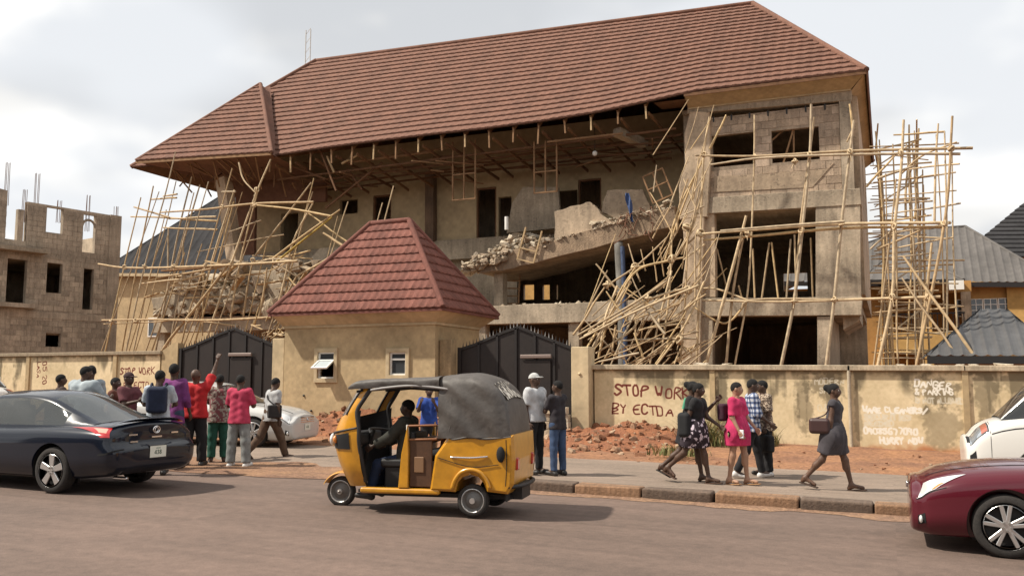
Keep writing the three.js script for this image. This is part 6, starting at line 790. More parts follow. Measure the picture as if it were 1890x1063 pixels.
  mesh('partition', [bx(ds[0] + 0.17, ds[0] + 0.2, 0.3, 0.95, -0.5, 0.5)], brown, t); const pd = L([0.378,0.657,0.56]); mesh('side_door', rbox(0.30, 0.6, 0.03, 0.01, pd[0], pd[1] + 0.0, 0.54), brown, t); mesh('door_pocket', rbox(0.13, 0.2, 0.02, 0.01, pd[0] - 0.02, pd[1] - 0.02, 0.56), mat([0.22, 0.12, 0.06], 0.5), t);
  for (const y of [786, 812]) mesh('hand_rail', tube([[0.199,1.13,0.55], [0.589,1.142,0.55]].map(L).map((p) => [p[0], p[1] - (y - 786) * 0.0068, p[2]]), 0.014, 6), mat([0.24, 0.09, 0.03], 0.5), t);
  mesh('hand_rail', tube([[0.191,1.144,0.55], [0.196,0.791,0.55]].map(L), 0.018, 6), M.whitePaint, t);
  const hb = nose(0, 4); mesh('handlebar', [tube([[hb[0] + 0.5, 1.02, 0.36], [hb[0] + 0.42, 1.06, 0.2], [hb[0] + 0.4, 1.05, -0.2], [hb[0] + 0.5, 1.02, -0.36]], 0.018, 8), tube([[hb[0] + 0.4, 1.05, 0], [hb[0] + 0.2, 0.4, 0]], 0.03, 8)], vinyl, t);
  mesh('dashboard', rbox(0.2, 0.18, 0.9, 0.05, hb[0] + 0.25, 0.94, 0), vinyl, t);
  for (const z of [-0.52, 0.52]) mesh('roof_rail', tube([[-0.535,1.6,0], [0.087,1.645,0], [0.628,1.616,0]].map(L).map((p) => [p[0], p[1] - 0.03, z]), 0.016, 6), vinyl, t);
  mesh('far_post', tube([L([0.451,1.582,-0.55]), L([0.44,0.9,-0.55])].map((p) => [p[0], p[1], -0.55]), 0.018, 6), vinyl, t);
}

// ---------- people ----------
function nets(f, lo, hi, c) {                                // surface nets of the field f < 0
  const n = [0, 1, 2].map((k) => Math.ceil((hi[k] - lo[k]) / c) + 1), [nx, ny, nz] = n, val = new Float32Array(nx * ny * nz), B = 6, R = B * c * 0.9;
  for (let bz = 0; bz < nz; bz += B) for (let by = 0; by < ny; by += B) for (let bx0 = 0; bx0 < nx; bx0 += B) {
    const d = f(lo[0] + (bx0 + B / 2 - 0.5) * c, lo[1] + (by + B / 2 - 0.5) * c, lo[2] + (bz + B / 2 - 0.5) * c), far = Math.abs(d) > R + 0.02;
    for (let z = bz; z < Math.min(bz + B, nz); z++) for (let y = by; y < Math.min(by + B, ny); y++) for (let x = bx0; x < Math.min(bx0 + B, nx); x++) val[(z * ny + y) * nx + x] = far ? d : f(lo[0] + x * c, lo[1] + y * c, lo[2] + z * c);
  }
  const id = new Int32Array(nx * ny * nz).fill(-1), pos = [], idx = [], at = (x, y, z) => (z * ny + y) * nx + x;
  for (let z = 0; z < nz - 1; z++) for (let y = 0; y < ny - 1; y++) for (let x = 0; x < nx - 1; x++) {
    let m = 0; const v = []; for (let k = 0; k < 8; k++) { const q = val[at(x + (k & 1), y + ((k >> 1) & 1), z + (k >> 2))]; v.push(q); if (q < 0) m |= 1 << k; }
    if (m === 0 || m === 255) continue; let sx = 0, sy = 0, sz = 0, cnt = 0;
    for (let a = 0; a < 8; a++) for (const bit of [1, 2, 4]) { if (a & bit) continue; const b = a | bit; if ((v[a] < 0) === (v[b] < 0)) continue; const t = v[a] / (v[a] - v[b]); sx += (a & 1) + (bit === 1 ? t : 0); sy += ((a >> 1) & 1) + (bit === 2 ? t : 0); sz += (a >> 2) + (bit === 4 ? t : 0); cnt++; }
    id[at(x, y, z)] = pos.length / 3; pos.push(lo[0] + (x + sx / cnt) * c, lo[1] + (y + sy / cnt) * c, lo[2] + (z + sz / cnt) * c);
  }
  const quad = (a, b, c2, d, flip) => { if (a < 0 || b < 0 || c2 < 0 || d < 0) return; flip ? idx.push(a, c2, b, a, d, c2) : idx.push(a, b, c2, a, c2, d); };
  for (let z = 1; z < nz - 1; z++) for (let y = 1; y < ny - 1; y++) for (let x = 1; x < nx - 1; x++) {
    const v0 = val[at(x, y, z)] < 0;
    if (v0 !== val[at(x + 1, y, z)] < 0) quad(id[at(x, y - 1, z - 1)], id[at(x, y, z - 1)], id[at(x, y, z)], id[at(x, y - 1, z)], !v0);
    if (v0 !== val[at(x, y + 1, z)] < 0) quad(id[at(x - 1, y, z - 1)], id[at(x - 1, y, z)], id[at(x, y, z)], id[at(x, y, z - 1)], !v0);
    if (v0 !== val[at(x, y, z + 1)] < 0) quad(id[at(x - 1, y - 1, z)], id[at(x, y - 1, z)], id[at(x, y, z)], id[at(x - 1, y, z)], !v0);
  }
  const g = new THREE.BufferGeometry(); g.setAttribute('position', new THREE.Float32BufferAttribute(pos, 3)); g.setIndex(idx); g.computeVertexNormals(); return g;
}
const smin = (a, b, k) => { const h = Math.max(k - Math.abs(a - b), 0) / k; return Math.min(a, b) - h * h * k * 0.25; };
function field(caps, k, extra) {                              // caps: [a, b, ra, rb, cut]
  const C = caps.map(([a, b, ra, rb, cut]) => { const d = [b[0] - a[0], b[1] - a[1], b[2] - a[2]], L = Math.hypot(...d) || 1e-6; return { a, d, ra, rb, L, i: 1 / (L * L), cut }; });
  return (x, y, z) => { let r = 9; for (const c of C) { const px = x - c.a[0], py = y - c.a[1], pz = z - c.a[2], q = (px * c.d[0] + py * c.d[1] + pz * c.d[2]) * c.i, t = q < 0 ? 0 : q > 1 ? 1 : q; let e = Math.hypot(px - c.d[0] * t, py - c.d[1] * t, pz - c.d[2] * t) - (c.ra + (c.rb - c.ra) * t); if (c.cut) e = Math.max(e, (q - 1) * c.L); r = smin(r, e, k); } return extra ? extra(x, y, z, r) : r; };
}
function capsGeo(caps, k, c, extra, pad = 0.05) { const lo = [9, 9, 9], hi = [-9, -9, -9]; for (const [a, b, ra, rb] of caps) for (let i = 0; i < 3; i++) { const m = Math.max(ra, rb) + pad; lo[i] = Math.min(lo[i], a[i] - m, b[i] - m); hi[i] = Math.max(hi[i], a[i] + m, b[i] + m); } return nets(field(caps, k, extra), lo, hi, c); }
// head, hair and hand shapes, made once
const ell = (x, y, z, cx, cy, cz, a, b, c) => { const k = Math.hypot((x - cx) / a, (y - cy) / b, (z - cz) / c); return (k - 1) * Math.min(a, b, c); };
const HEADF = (x, y, z) => { let d = ell(x, y, z, 0, 0.135, -0.008, 0.076, 0.098, 0.096); d = smin(d, ell(x, y, z, 0, 0.075, 0.03, 0.055, 0.062, 0.06), 0.04); d = smin(d, ell(x, y, z, 0, 0.105, 0.092, 0.014, 0.03, 0.02), 0.014); for (const s of [-1, 1]) { d = smin(d, ell(x, y, z, s * 0.079, 0.115, -0.005, 0.012, 0.032, 0.02), 0.008); d = Math.max(d, -ell(x, y, z, s * 0.032, 0.128, 0.092, 0.018, 0.011, 0.016)); } d = smin(d, ell(x, y, z, 0, 0.064, 0.084, 0.024, 0.011, 0.012), 0.008); d = smin(d, field([[[0, 0.06, -0.01], [0, -0.06, -0.02], 0.052, 0.056]], 0.01)(x, y, z), 0.03); return d; };
const headG = nets(HEADF, [-0.12, -0.14, -0.14], [0.12, 0.26, 0.14], 0.0075);
const hairG = {
  short: nets((x, y, z) => Math.max(ell(x, y, z, 0, 0.142, -0.012, 0.083, 0.101, 0.102) + 0.002 * Math.sin(x * 260) * Math.sin(z * 240 + y * 200), -(y - 0.13 - z * 0.72), (z - 0.075)), [-0.13, 0, -0.15], [0.13, 0.28, 0.13], 0.008),
  cap: nets((x, y, z) => Math.min(Math.max(ell(x, y, z, 0, 0.145, -0.008, 0.088, 0.105, 0.106), 0.15 - y), Math.max(ell(x, y, z, 0, 0.16, 0.11, 0.07, 0.012, 0.07), -z)), [-0.13, 0.05, -0.15], [0.13, 0.28, 0.22], 0.008),
  bun: nets((x, y, z) => smin(Math.max(ell(x, y, z, 0, 0.14, -0.014, 0.086, 0.105, 0.105), -(y - 0.12 - z * 0.7), z - 0.08), ell(x, y, z, 0, 0.17, -0.125, 0.055, 0.055, 0.05), 0.03), [-0.13, -0.02, -0.22], [0.13, 0.3, 0.13], 0.008),
  long: nets((x, y, z) => smin(Math.max(ell(x, y, z, 0, 0.14, -0.016, 0.088, 0.106, 0.106), z - 0.075 + Math.max(0, 0.14 - y) * 0.9), Math.max(ell(x, y, z, 0, 0.06, -0.055, 0.08, 0.12, 0.055), -y - 0.02), 0.03), [-0.13, -0.09, -0.17], [0.13, 0.28, 0.13], 0.008),
};
const handG = (curl) => { const caps = [[[0, 0.02, 0], [0, -0.03, 0], 0.021, 0.026], [[0, -0.03, -0.018], [0, -0.075, -0.024], 0.02, 0.016], [[0, -0.03, 0.018], [0, -0.075, 0.024], 0.02, 0.016], [[0, -0.03, 0], [0, -0.078, 0], 0.022, 0.017]]; for (let i = 0; i < 4; i++) { const z = -0.03 + i * 0.02, l = [0.055, 0.068, 0.074, 0.066][i]; let p = [0, -0.078, z], a = 0.25; for (let k = 0; k < 3; k++) { const s = l * [0.45, 0.32, 0.28][k]; const q = [p[0] - s * Math.sin(a), p[1] - s * Math.cos(a), z + (i - 1.5) * 0.002 * k]; caps.push([p, q, 0.0095 - k * 0.001, 0.0085 - k * 0.001]); p = q; a += curl; } } caps.push([[0, -0.015, 0.02], [-0.012, -0.045, 0.045], 0.013, 0.0115], [[-0.012, -0.045, 0.045], [-0.022, -0.075, 0.052], 0.0105, 0.009]); return capsGeo(caps, 0.008, 0.0052, null, 0.02); };
const HANDS = { open: handG(0.35), fist: handG(1.25) };
const skinOf = (k = 1, rgb = [0.105, 0.054, 0.033]) => mat(rgb.map((v) => v * k), 0.55, { map: retile(T.fine, 0.7) });
const cloth = (rgb, o = {}) => mat(rgb, 0.9, { map: retile(T.cloth, 0.5), ...o });
const printTex = (fn, s = 0.35) => tex(128, fn, true, s);
const D2 = RAD;
function person(o) {
  const s = (o.h ?? 1.75) / 1.75, t = thing('person', o.label, 'person', o.pos, o.turn ?? 0, o.group), w = o.build ?? 1, fem = !!o.fem;
  if (o.roll) t.rotation.x = o.roll;
  const J = {}, P = o.pose ?? {}, lean = (P.lean ?? 0) * D2, sl = (P.side ?? 0) * D2, add = (a, d, l) => [a[0] + d[0] * l, a[1] + d[1] * l, a[2] + d[2] * l];
  const up = [Math.sin(sl), Math.cos(lean), Math.sin(lean)], tw = (P.twist ?? 0) * D2, rot = (v, a) => [v[0] * Math.cos(a) + v[2] * Math.sin(a), v[1], -v[0] * Math.sin(a) + v[2] * Math.cos(a)];
  J.pel = [0, 0, 0]; J.mid = add(J.pel, up, 0.22); J.chest = add(J.pel, up, 0.40); J.neck = add(J.pel, up, 0.515);
  for (const [k, sg] of [['L', 1], ['R', -1]]) {
    const [f, a, b] = (P['leg' + k] ?? [0, 3, 2]).map((v) => v * D2), h = [sg * 0.088, -0.03, 0], d1 = [sg * Math.sin(a), -Math.cos(f) * Math.cos(a), Math.sin(f) * Math.cos(a)], kn = add(h, d1, 0.43), d2 = [sg * Math.sin(a) * 0.5, -Math.cos(f - b), Math.sin(f - b)], an = add(kn, d2, 0.41);
    const fp = ((P['foot' + k] ?? 0)) * D2, toe = add(an, [sg * 0.12, -0.16 * 1 + -Math.sin(fp), Math.cos(fp)], 0.17); J['h' + k] = h; J['k' + k] = kn; J['a' + k] = an; J['t' + k] = toe; J['e' + k] = add(an, [0, -0.045, -0.04], 1);
    const sh = add(add(J.pel, up, 0.475), rot([sg * (fem ? 0.155 : 0.178) * w, 0, 0], tw), 1), [af, aa, ab, ac = 0.15] = P['arm' + k] ?? [2, 9, 12]; const F = af * D2, A = aa * D2, Bn = ab * D2, e1 = rot([sg * Math.sin(A), -Math.cos(F) * Math.cos(A), Math.sin(F) * Math.cos(A)], tw), el = add(sh, e1, 0.285), e2 = rot([sg * (Math.sin(A) - ac), -Math.cos(F + Bn), Math.sin(F + Bn)], tw), L2 = Math.hypot(...e2), e2n = e2.map((v) => v / L2), wr = add(el, e2n, 0.25);
    J['s' + k] = sh; J['l' + k] = el; J['w' + k] = wr; J['d' + k] = e2n;
  }
  const low = P.hipY !== undefined ? -P.hipY / s : Math.min(J.aL[1] - 0.085, J.aR[1] - 0.085, J.tL[1] - 0.03, J.tR[1] - 0.03);
  for (const k in J) if (k[0] !== 'd' || k.length !== 2) J[k] = [J[k][0], J[k][1] - low, J[k][2]]; else J[k] = J[k];
  const torso = (g, bot) => [-1, 1].flatMap((q) => [[[q * 0.075 * w, J.pel[1] - bot, J.pel[2]], [q * 0.06 * w + J.mid[0], J.mid[1], J.mid[2]], 0.102 * w + g * (g > 0 ? 2.3 : 1), 0.092 * w + g], [[q * 0.06 * w + J.mid[0], J.mid[1], J.mid[2]], [q * 0.08 * w + J.chest[0], J.chest[1], J.chest[2] + (fem ? 0.02 : 0.01)], 0.092 * w + g, 0.1 * w + g], [[q * 0.07 * w + J.chest[0], J.chest[1] + 0.04, J.chest[2]], [(q > 0 ? J.sL : J.sR)[0] * 0.86, (q > 0 ? J.sL : J.sR)[1] - 0.005, (q > 0 ? J.sL : J.sR)[2]], 0.085 + g, 0.06 + g]]);
  const arm = (k, g, frac) => { const [S, E, W] = [J['s' + k], J['l' + k], J['w' + k]], out = []; if (frac <= 1) { const q = [0, 1, 2].map((i) => mix(S[i], E[i], frac)); out.push([S, q, 0.055 * w + g, 0.048 * w + g * 1.5, true]); } else { out.push([S, E, 0.054 * w + g, 0.044 * w + g]); const q = [0, 1, 2].map((i) => mix(E[i], W[i], frac - 1)); out.push([E, q, 0.044 * w + g, 0.033 + g, frac < 1.99]); } return out; };
  const leg = (k, g, frac, flare = 0) => { const [H, K, A] = [J['h' + k], J['k' + k], J['a' + k]], out = []; if (frac <= 1) { const q = [0, 1, 2].map((i) => mix(H[i], K[i], frac)); out.push([H, q, 0.092 * w + g, 0.07 * w + g + flare, true]); } else { out.push([H, K, 0.09 * w + g, 0.056 * w + g + flare * 0.5]); const q = [0, 1, 2].map((i) => mix(K[i], A[i], frac - 1)); out.push([K, q, 0.056 * w + g + flare * 0.5, 0.04 * w + g + flare, frac < 1.99]); } return out; };
  const sc = (g) => g.scale(s, s, s), skin = o.skin ?? skinOf(), C = 0.0165, seed = (o.pos[0] * 13.7) % 6;
  const fold = (amp, fy, fx, cut = -9) => (x, y, z, d) => d > 0.06 || d < -0.06 ? Math.max(d, cut - y) : Math.max(cut - y, d + amp * Math.sin(y * fy + 3 * Math.sin(x * fx + seed) + z * 21 + seed));
  // continuous body
  const calf = (k) => [[[J['k' + k][0], J['k' + k][1], J['k' + k][2]], [mix(J['k' + k][0], J['a' + k][0], 0.3), mix(J['k' + k][1], J['a' + k][1], 0.3), mix(J['k' + k][2], J['a' + k][2], 0.3) - 0.018], 0.05 * w, 0.054 * w]];
  const caps = [...torso(-0.008, 0.0), ...arm('L', -0.006, 2), ...arm('R', -0.006, 2), ...leg('L', -0.006, 2), ...leg('R', -0.006, 2), ...calf('L'), ...calf('R'), [J.neck, add(J.neck, up, 0.05), 0.058, 0.052], ...['L', 'R'].flatMap((k) => [[J['a' + k], J['t' + k], 0.038, 0.03], [J['a' + k], J['e' + k], 0.036, 0.034]])];
  const hd = (P.head ?? [0, 0]), hm = new THREE.Matrix4().makeTranslation(...add(J.neck, up, 0.045)).multiply(new THREE.Matrix4().makeRotationFromEuler(new THREE.Euler(hd[1] * D2 + lean * 0.4, hd[0] * D2, (hd[2] ?? 0) * D2, 'YXZ')));
  const parts = [capsGeo(caps, 0.035, C), headG.clone().applyMatrix4(hm)];
  for (const [k, sg] of [['L', 1], ['R', -1]]) { const d = VA(J['d' + k]), hg = (P['hand' + k] === 'fist' ? HANDS.fist : HANDS.open).clone(); if (sg < 0) { hg.scale(-1, 1, 1); const ix = hg.index.array; for (let i = 0; i < ix.length; i += 3) { const q = ix[i]; ix[i] = ix[i + 1]; ix[i + 1] = q; } hg.computeVertexNormals(); } const q = new THREE.Quaternion().setFromUnitVectors(V(0, -1, 0), d.normalize()); hg.applyQuaternion(q); hg.translate(J['w' + k][0] + d.x * 0.02, J['w' + k][1] + d.y * 0.02, J['w' + k][2] + d.z * 0.02); parts.push(hg); }
  mesh('body', parts.map(sc), skin, t);
  if (o.hair !== 'bald') { const hg = hairG[o.hair ?? 'short'].clone().applyMatrix4(hm); mesh(o.hair === 'cap' ? 'cap' : 'hair', sc(hg), o.hairMat ?? mat([0.007, 0.006, 0.0055], 0.95, bumpOf(0.05, 0.004)), t); }
  { const e = [-1, 1].map((q) => new THREE.SphereGeometry(0.0105, 8, 6).translate(q * 0.032, 0.127, 0.076).applyMatrix4(hm)); mesh('eyes', e.map(sc), mat([0.5, 0.47, 0.43], 0.3), t); }
  const T0 = o.top; if (T0) mesh(T0.name ?? 'shirt', sc(capsGeo([...torso(0.012 + (T0.loose ?? 0), T0.hem ?? 0.06), ...(T0.sleeve === 0 ? [] : [...arm('L', 0.014 + (T0.loose ?? 0), T0.sleeve ?? 0.8), ...arm('R', 0.014 + (T0.loose ?? 0), T0.sleeve ?? 0.8)]), [add(J.neck, up, -0.06), add(J.neck, up, -0.012), 0.085, 0.064, true]], 0.04, C, fold(0.003, 46, 9, J.pel[1] - (T0.hem ?? 0.06) - 0.005))), T0.m, t);
  const B0 = o.legs; if (B0) mesh(B0.name ?? 'trousers', sc(capsGeo([...[-1, 1].map((q) => [[q * 0.07 * w, J.pel[1] + 0.09, 0], [q * 0.08 * w, J.pel[1] - 0.05, 0], 0.098 * w + 0.006, 0.1 * w + 0.008]), ...leg('L', 0.014 + (B0.loose ?? 0), B0.len ?? 1.97, B0.flare ?? 0.012), ...leg('R', 0.014 + (B0.loose ?? 0), B0.len ?? 1.97, B0.flare ?? 0.012)], 0.03, C, fold(0.0028, 34, 7))), B0.m, t);
  const S0 = o.skirt; if (S0) { const yb = S0.y / s; mesh(S0.name ?? 'skirt', sc(capsGeo([...[-1, 1].flatMap((q) => [[[q * 0.05, J.pel[1] + 0.16, 0], [q * 0.08 * w, J.pel[1] - 0.06, 0], 0.092 * w, 0.112 * w]]), ...leg('L', 0.03, S0.len, S0.flare ?? 0.03), ...leg('R', 0.03, S0.len, S0.flare ?? 0.03)], 0.2, C, fold(0.007, 6, 34, J.pel[1] - 0.03 - 0.41 * S0.len))), S0.m, t); }
  if (o.shoes) for (const k of ['L', 'R']) mesh('shoe', sc(capsGeo([[J['e' + k], J['t' + k], 0.043, 0.038], [J['a' + k], J['e' + k], 0.048, 0.045]], 0.03, 0.012)), o.shoes, t);
  if (o.sandal) for (const k of ['L', 'R']) { const a = VA(J['e' + k]), b = VA(J['t' + k]); const d = b.clone().sub(a), L = d.length(); d.normalize(); const q = new THREE.Quaternion().setFromUnitVectors(V(0, 0, 1), d), g = rbox(0.085, 0.02, L + 0.1, 0.009, 0, -0.036, L / 2 + 0.01).applyQuaternion(q).translate(a.x, a.y, a.z), st = new THREE.TorusGeometry(0.043, 0.009, 5, 12, Math.PI).rotateX(-0.3).translate(0, -0.01, L * 0.72).applyQuaternion(q).translate(a.x, a.y, a.z); mesh('sandal', [g, st].map(sc), o.sandal, t); }
  const at = (k, dx = 0, dy = 0, dz = 0) => [(J[k][0] + dx) * s, (J[k][1] + dy) * s, (J[k][2] + dz) * s];
  if (o.extra) o.extra(t, at, (x, y, z) => { const v = V(x, y, z).applyMatrix4(hm).multiplyScalar(s); return [v.x, v.y, v.z]; });
  return t;
}
const atDepth = (p, dy = 0) => [p[0], gy(p[0]) + dy, p[2]];
const DEN = cloth([0.05, 0.075, 0.13]), BLK = cloth([0.016, 0.015, 0.017]), GJ = cloth([0.30, 0.31, 0.30]), SHOE = mat([0.02, 0.017, 0.015], 0.5), WSH = mat([0.62, 0.60, 0.57], 0.6);
const AW = 3.54;                                             // facing the building
rnd = rngOf(601);
const hOf = (p, k = 1) => (p[1] - gy(p[0])) / (0.925 * k);
{ // crowd beside the parked saloon
  const G1 = 'onlookers standing before the gate';
  let p = [-15.048,1.82,-12.869]; person({ label: 'onlooker in dark brown top, only head and shoulders above the coupe roof', pos: atDepth(p), h: hOf(p), turn: 2.6, top: { m: cloth([0.07, 0.04, 0.03]), sleeve: 0.9 }, legs: { m: DEN }, shoes: SHOE, group: G1 });
  p = [-13.529,1.955,-11.965]; person({ label: 'broad man in pale blue shirt leaning with folded arms behind the coupe', pos: atDepth(p), h: hOf(p), build: 1.2, turn: AW - 0.3, pose: { lean: 12, head: [-40, 4], armL: [25, 22, 70, 0.7], armR: [25, 22, 70, 0.7] }, top: { m: cloth([0.46, 0.52, 0.55]), sleeve: 1.5, loose: 0.012 }, legs: { m: BLK }, shoes: SHOE, group: G1 });
  p = [-14.336,1.977,-12.932]; person({ label: 'onlooker with short hair just behind the man in pale blue', pos: atDepth(p), h: hOf(p), turn: AW + 0.6, top: { m: cloth([0.42, 0.47, 0.5]) }, legs: { m: DEN }, shoes: SHOE, group: G1 });
  p = [-13.578,1.758,-12.839]; person({ label: 'short onlooker in rust brown top between coupe and boundary wall', pos: atDepth(p), h: hOf(p), fem: true, turn: 1.9, top: { m: cloth([0.16, 0.05, 0.03]), sleeve: 0.7 }, legs: { m: BLK }, shoes: SHOE, group: G1 });
  p = [-12.876,1.839,-12.471]; person({ label: 'man in dark cap and maroon shirt holding his forearms', pos: atDepth(p), h: hOf(p), turn: 1.6, hair: 'cap', hairMat: cloth([0.05, 0.02, 0.022]), pose: { armL: [35, 8, 85, 0.5], armR: [25, 8, 80, 0.5] }, top: { m: cloth([0.18, 0.055, 0.065]) }, legs: { m: DEN }, shoes: SHOE, group: G1 });
  p = [-11.75,1.865,-12.069]; person({ label: 'man in white shirt carrying a navy backpack', pos: atDepth(p), h: hOf(p), turn: AW + 0.2, pose: { head: [-20, 8], armL: [25, 14, 60, 0.5], armR: [25, 14, 60, 0.5] }, top: { m: cloth([0.55, 0.60, 0.66]) }, legs: { m: DEN }, shoes: SHOE, group: G1,
    extra: (t, at) => { const q = at('chest'); const b = sub('backpack', t); mesh('bag', rbox(0.34, 0.46, 0.2, 0.07, q[0], q[1] - 0.1, q[2] - 0.2), cloth([0.022, 0.03, 0.065]), b); for (const z of [-1, 1]) mesh('strap', tube([[z * 0.12, q[1] + 0.1, q[2] - 0.16], [z * 0.12, q[1] + 0.18, q[2] - 0.02], [z * 0.13, q[1] + 0.05, q[2] + 0.13], [z * 0.14, q[1] - 0.2, q[2] - 0.1]], 0.02, 6), cloth([0.025, 0.032, 0.06]), b); } });
  p = [-12.235,0.208,-12.924]; person({ label: 'tall man in purple shirt standing at the tail of the dark coupe', pos: p, h: 1.93, turn: AW - 0.2, pose: { head: [15, -6], armL: [18, 10, 40, 0.4], armR: [6, 10, 22, 0.2] }, top: { m: cloth([0.22, 0.045, 0.20]), sleeve: 1.6, hem: 0.2 }, legs: { m: DEN }, shoes: SHOE, group: G1 });
  p = [-12.229,0.208,-13.501]; person({ label: 'man in red shirt pointing up with one raised arm, hand on hip', pos: p, h: 1.84, build: 1.08, turn: AW, hair: 'bald', skin: skinOf(1.25), pose: { head: [-14, -12], legL: [0, 5, 2], legR: [2, 5, 4], armR: [148, 12, 22, 0.0], armL: [-24, 44, 62, 1.0], handL: 'fist', handR: 'fist' }, top: { m: cloth([0.62, 0.022, 0.025]), sleeve: 0.85, loose: 0.008, hem: 0.08 }, legs: { m: BLK, loose: 0.008, flare: 0.02 }, shoes: SHOE, group: G1 });
  p = [-12.284,0.229,-14.217]; person({ label: 'onlooker in green trousers and patterned grey top beside the man in red', pos: p, h: 1.72, turn: AW + 0.3, fem: true, pose: { armL: [30, 10, 80, 0.5], armR: [30, 10, 80, 0.5] }, top: { m: mat([1, 1, 1], 0.9, { map: printTex((u, v) => { const n = fbm(u, v, 8, 3, 7); return n > 0.52 ? [150, 140, 128] : n > 0.44 ? [92, 78, 74] : [120, 70, 72]; }, 0.25) }), sleeve: 0.8, hem: 0.16, loose: 0.01 }, legs: { m: cloth([0.018, 0.11, 0.075]), loose: 0.014 }, sandal: SHOE, group: G1 });
  p = [-11.408,0.194,-13.773]; person({ label: 'man in pink polo shirt and faded grey jeans with arms folded in front', pos: p, h: 1.74, turn: AW - 0.15, pose: { head: [6, 8], legL: [0, 6, 1], legR: [0, 7, 1], armL: [14, 14, 75, 0.6], armR: [14, 14, 75, 0.6] }, top: { m: cloth([0.60, 0.05, 0.115]), sleeve: 0.9, hem: 0.12, loose: 0.008 }, legs: { m: GJ, loose: 0.012, flare: 0.022 }, shoes: WSH, group: G1 });
  p = [-11.657,0.228,-15.021]; person({ label: 'man in pale grey shirt striding with a dark shoulder bag past the silver car', pos: p, h: 1.72, turn: 2.75, pose: { lean: 8, head: [12, 14], legL: [-22, 3, 22], legR: [26, 3, 10], footL: 38, armL: [-8, 10, 10], armR: [-4, 8, 14] }, top: { m: cloth([0.50, 0.50, 0.50]), sleeve: 0.75, hem: 0.1 }, legs: { m: cloth([0.13, 0.075, 0.045]), loose: 0.006 }, sandal: cloth([0.12, 0.08, 0.05]), group: G1,
    extra: (t, at) => { const a = at('sL', -0.05, 0.05, -0.02), h = at('pel', -0.2, 0.1, -0.02), b = sub('shoulder_bag', t); mesh('bag', rbox(0.09, 0.26, 0.3, 0.03, h[0], h[1], h[2]), cloth([0.03, 0.025, 0.025]), b); mesh('strap', tube([a, at('chest', 0.0, -0.02, -0.135), [h[0], h[1] + 0.12, h[2]]], 0.014, 6), cloth([0.03, 0.025, 0.025]), b); } });
}
{ // pair beside the gate pillar
  let p = [-5.645,0.226,-14.456]; person({ label: 'man in white shirt, black trousers and white cap beside the gate', pos: p, h: 1.72, build: 1.05, turn: 1.25, hair: 'cap', hairMat: cloth([0.6, 0.6, 0.58]), pose: { head: [10, -4], armL: [-8, 8, 20], armR: [-6, 8, 24] }, top: { m: cloth([0.70, 0.70, 0.71]), sleeve: 0.8, loose: 0.008, hem: 0.04 }, legs: { m: BLK }, shoes: SHOE });
  p = [-5.249,0.219,-14.501]; person({ label: 'young man in dark tee and blue jeans with folded arms, near the rubble heap', pos: p, h: 1.60, build: 0.95, turn: -2.0, pose: { head: [25, 2], armL: [28, 6, 95, 0.9], armR: [26, 6, 92, 0.9] }, top: { m: cloth([0.035, 0.028, 0.034]), sleeve: 0.8, hem: 0.1 }, legs: { m: cloth([0.055, 0.095, 0.19]) }, shoes: SHOE });
}
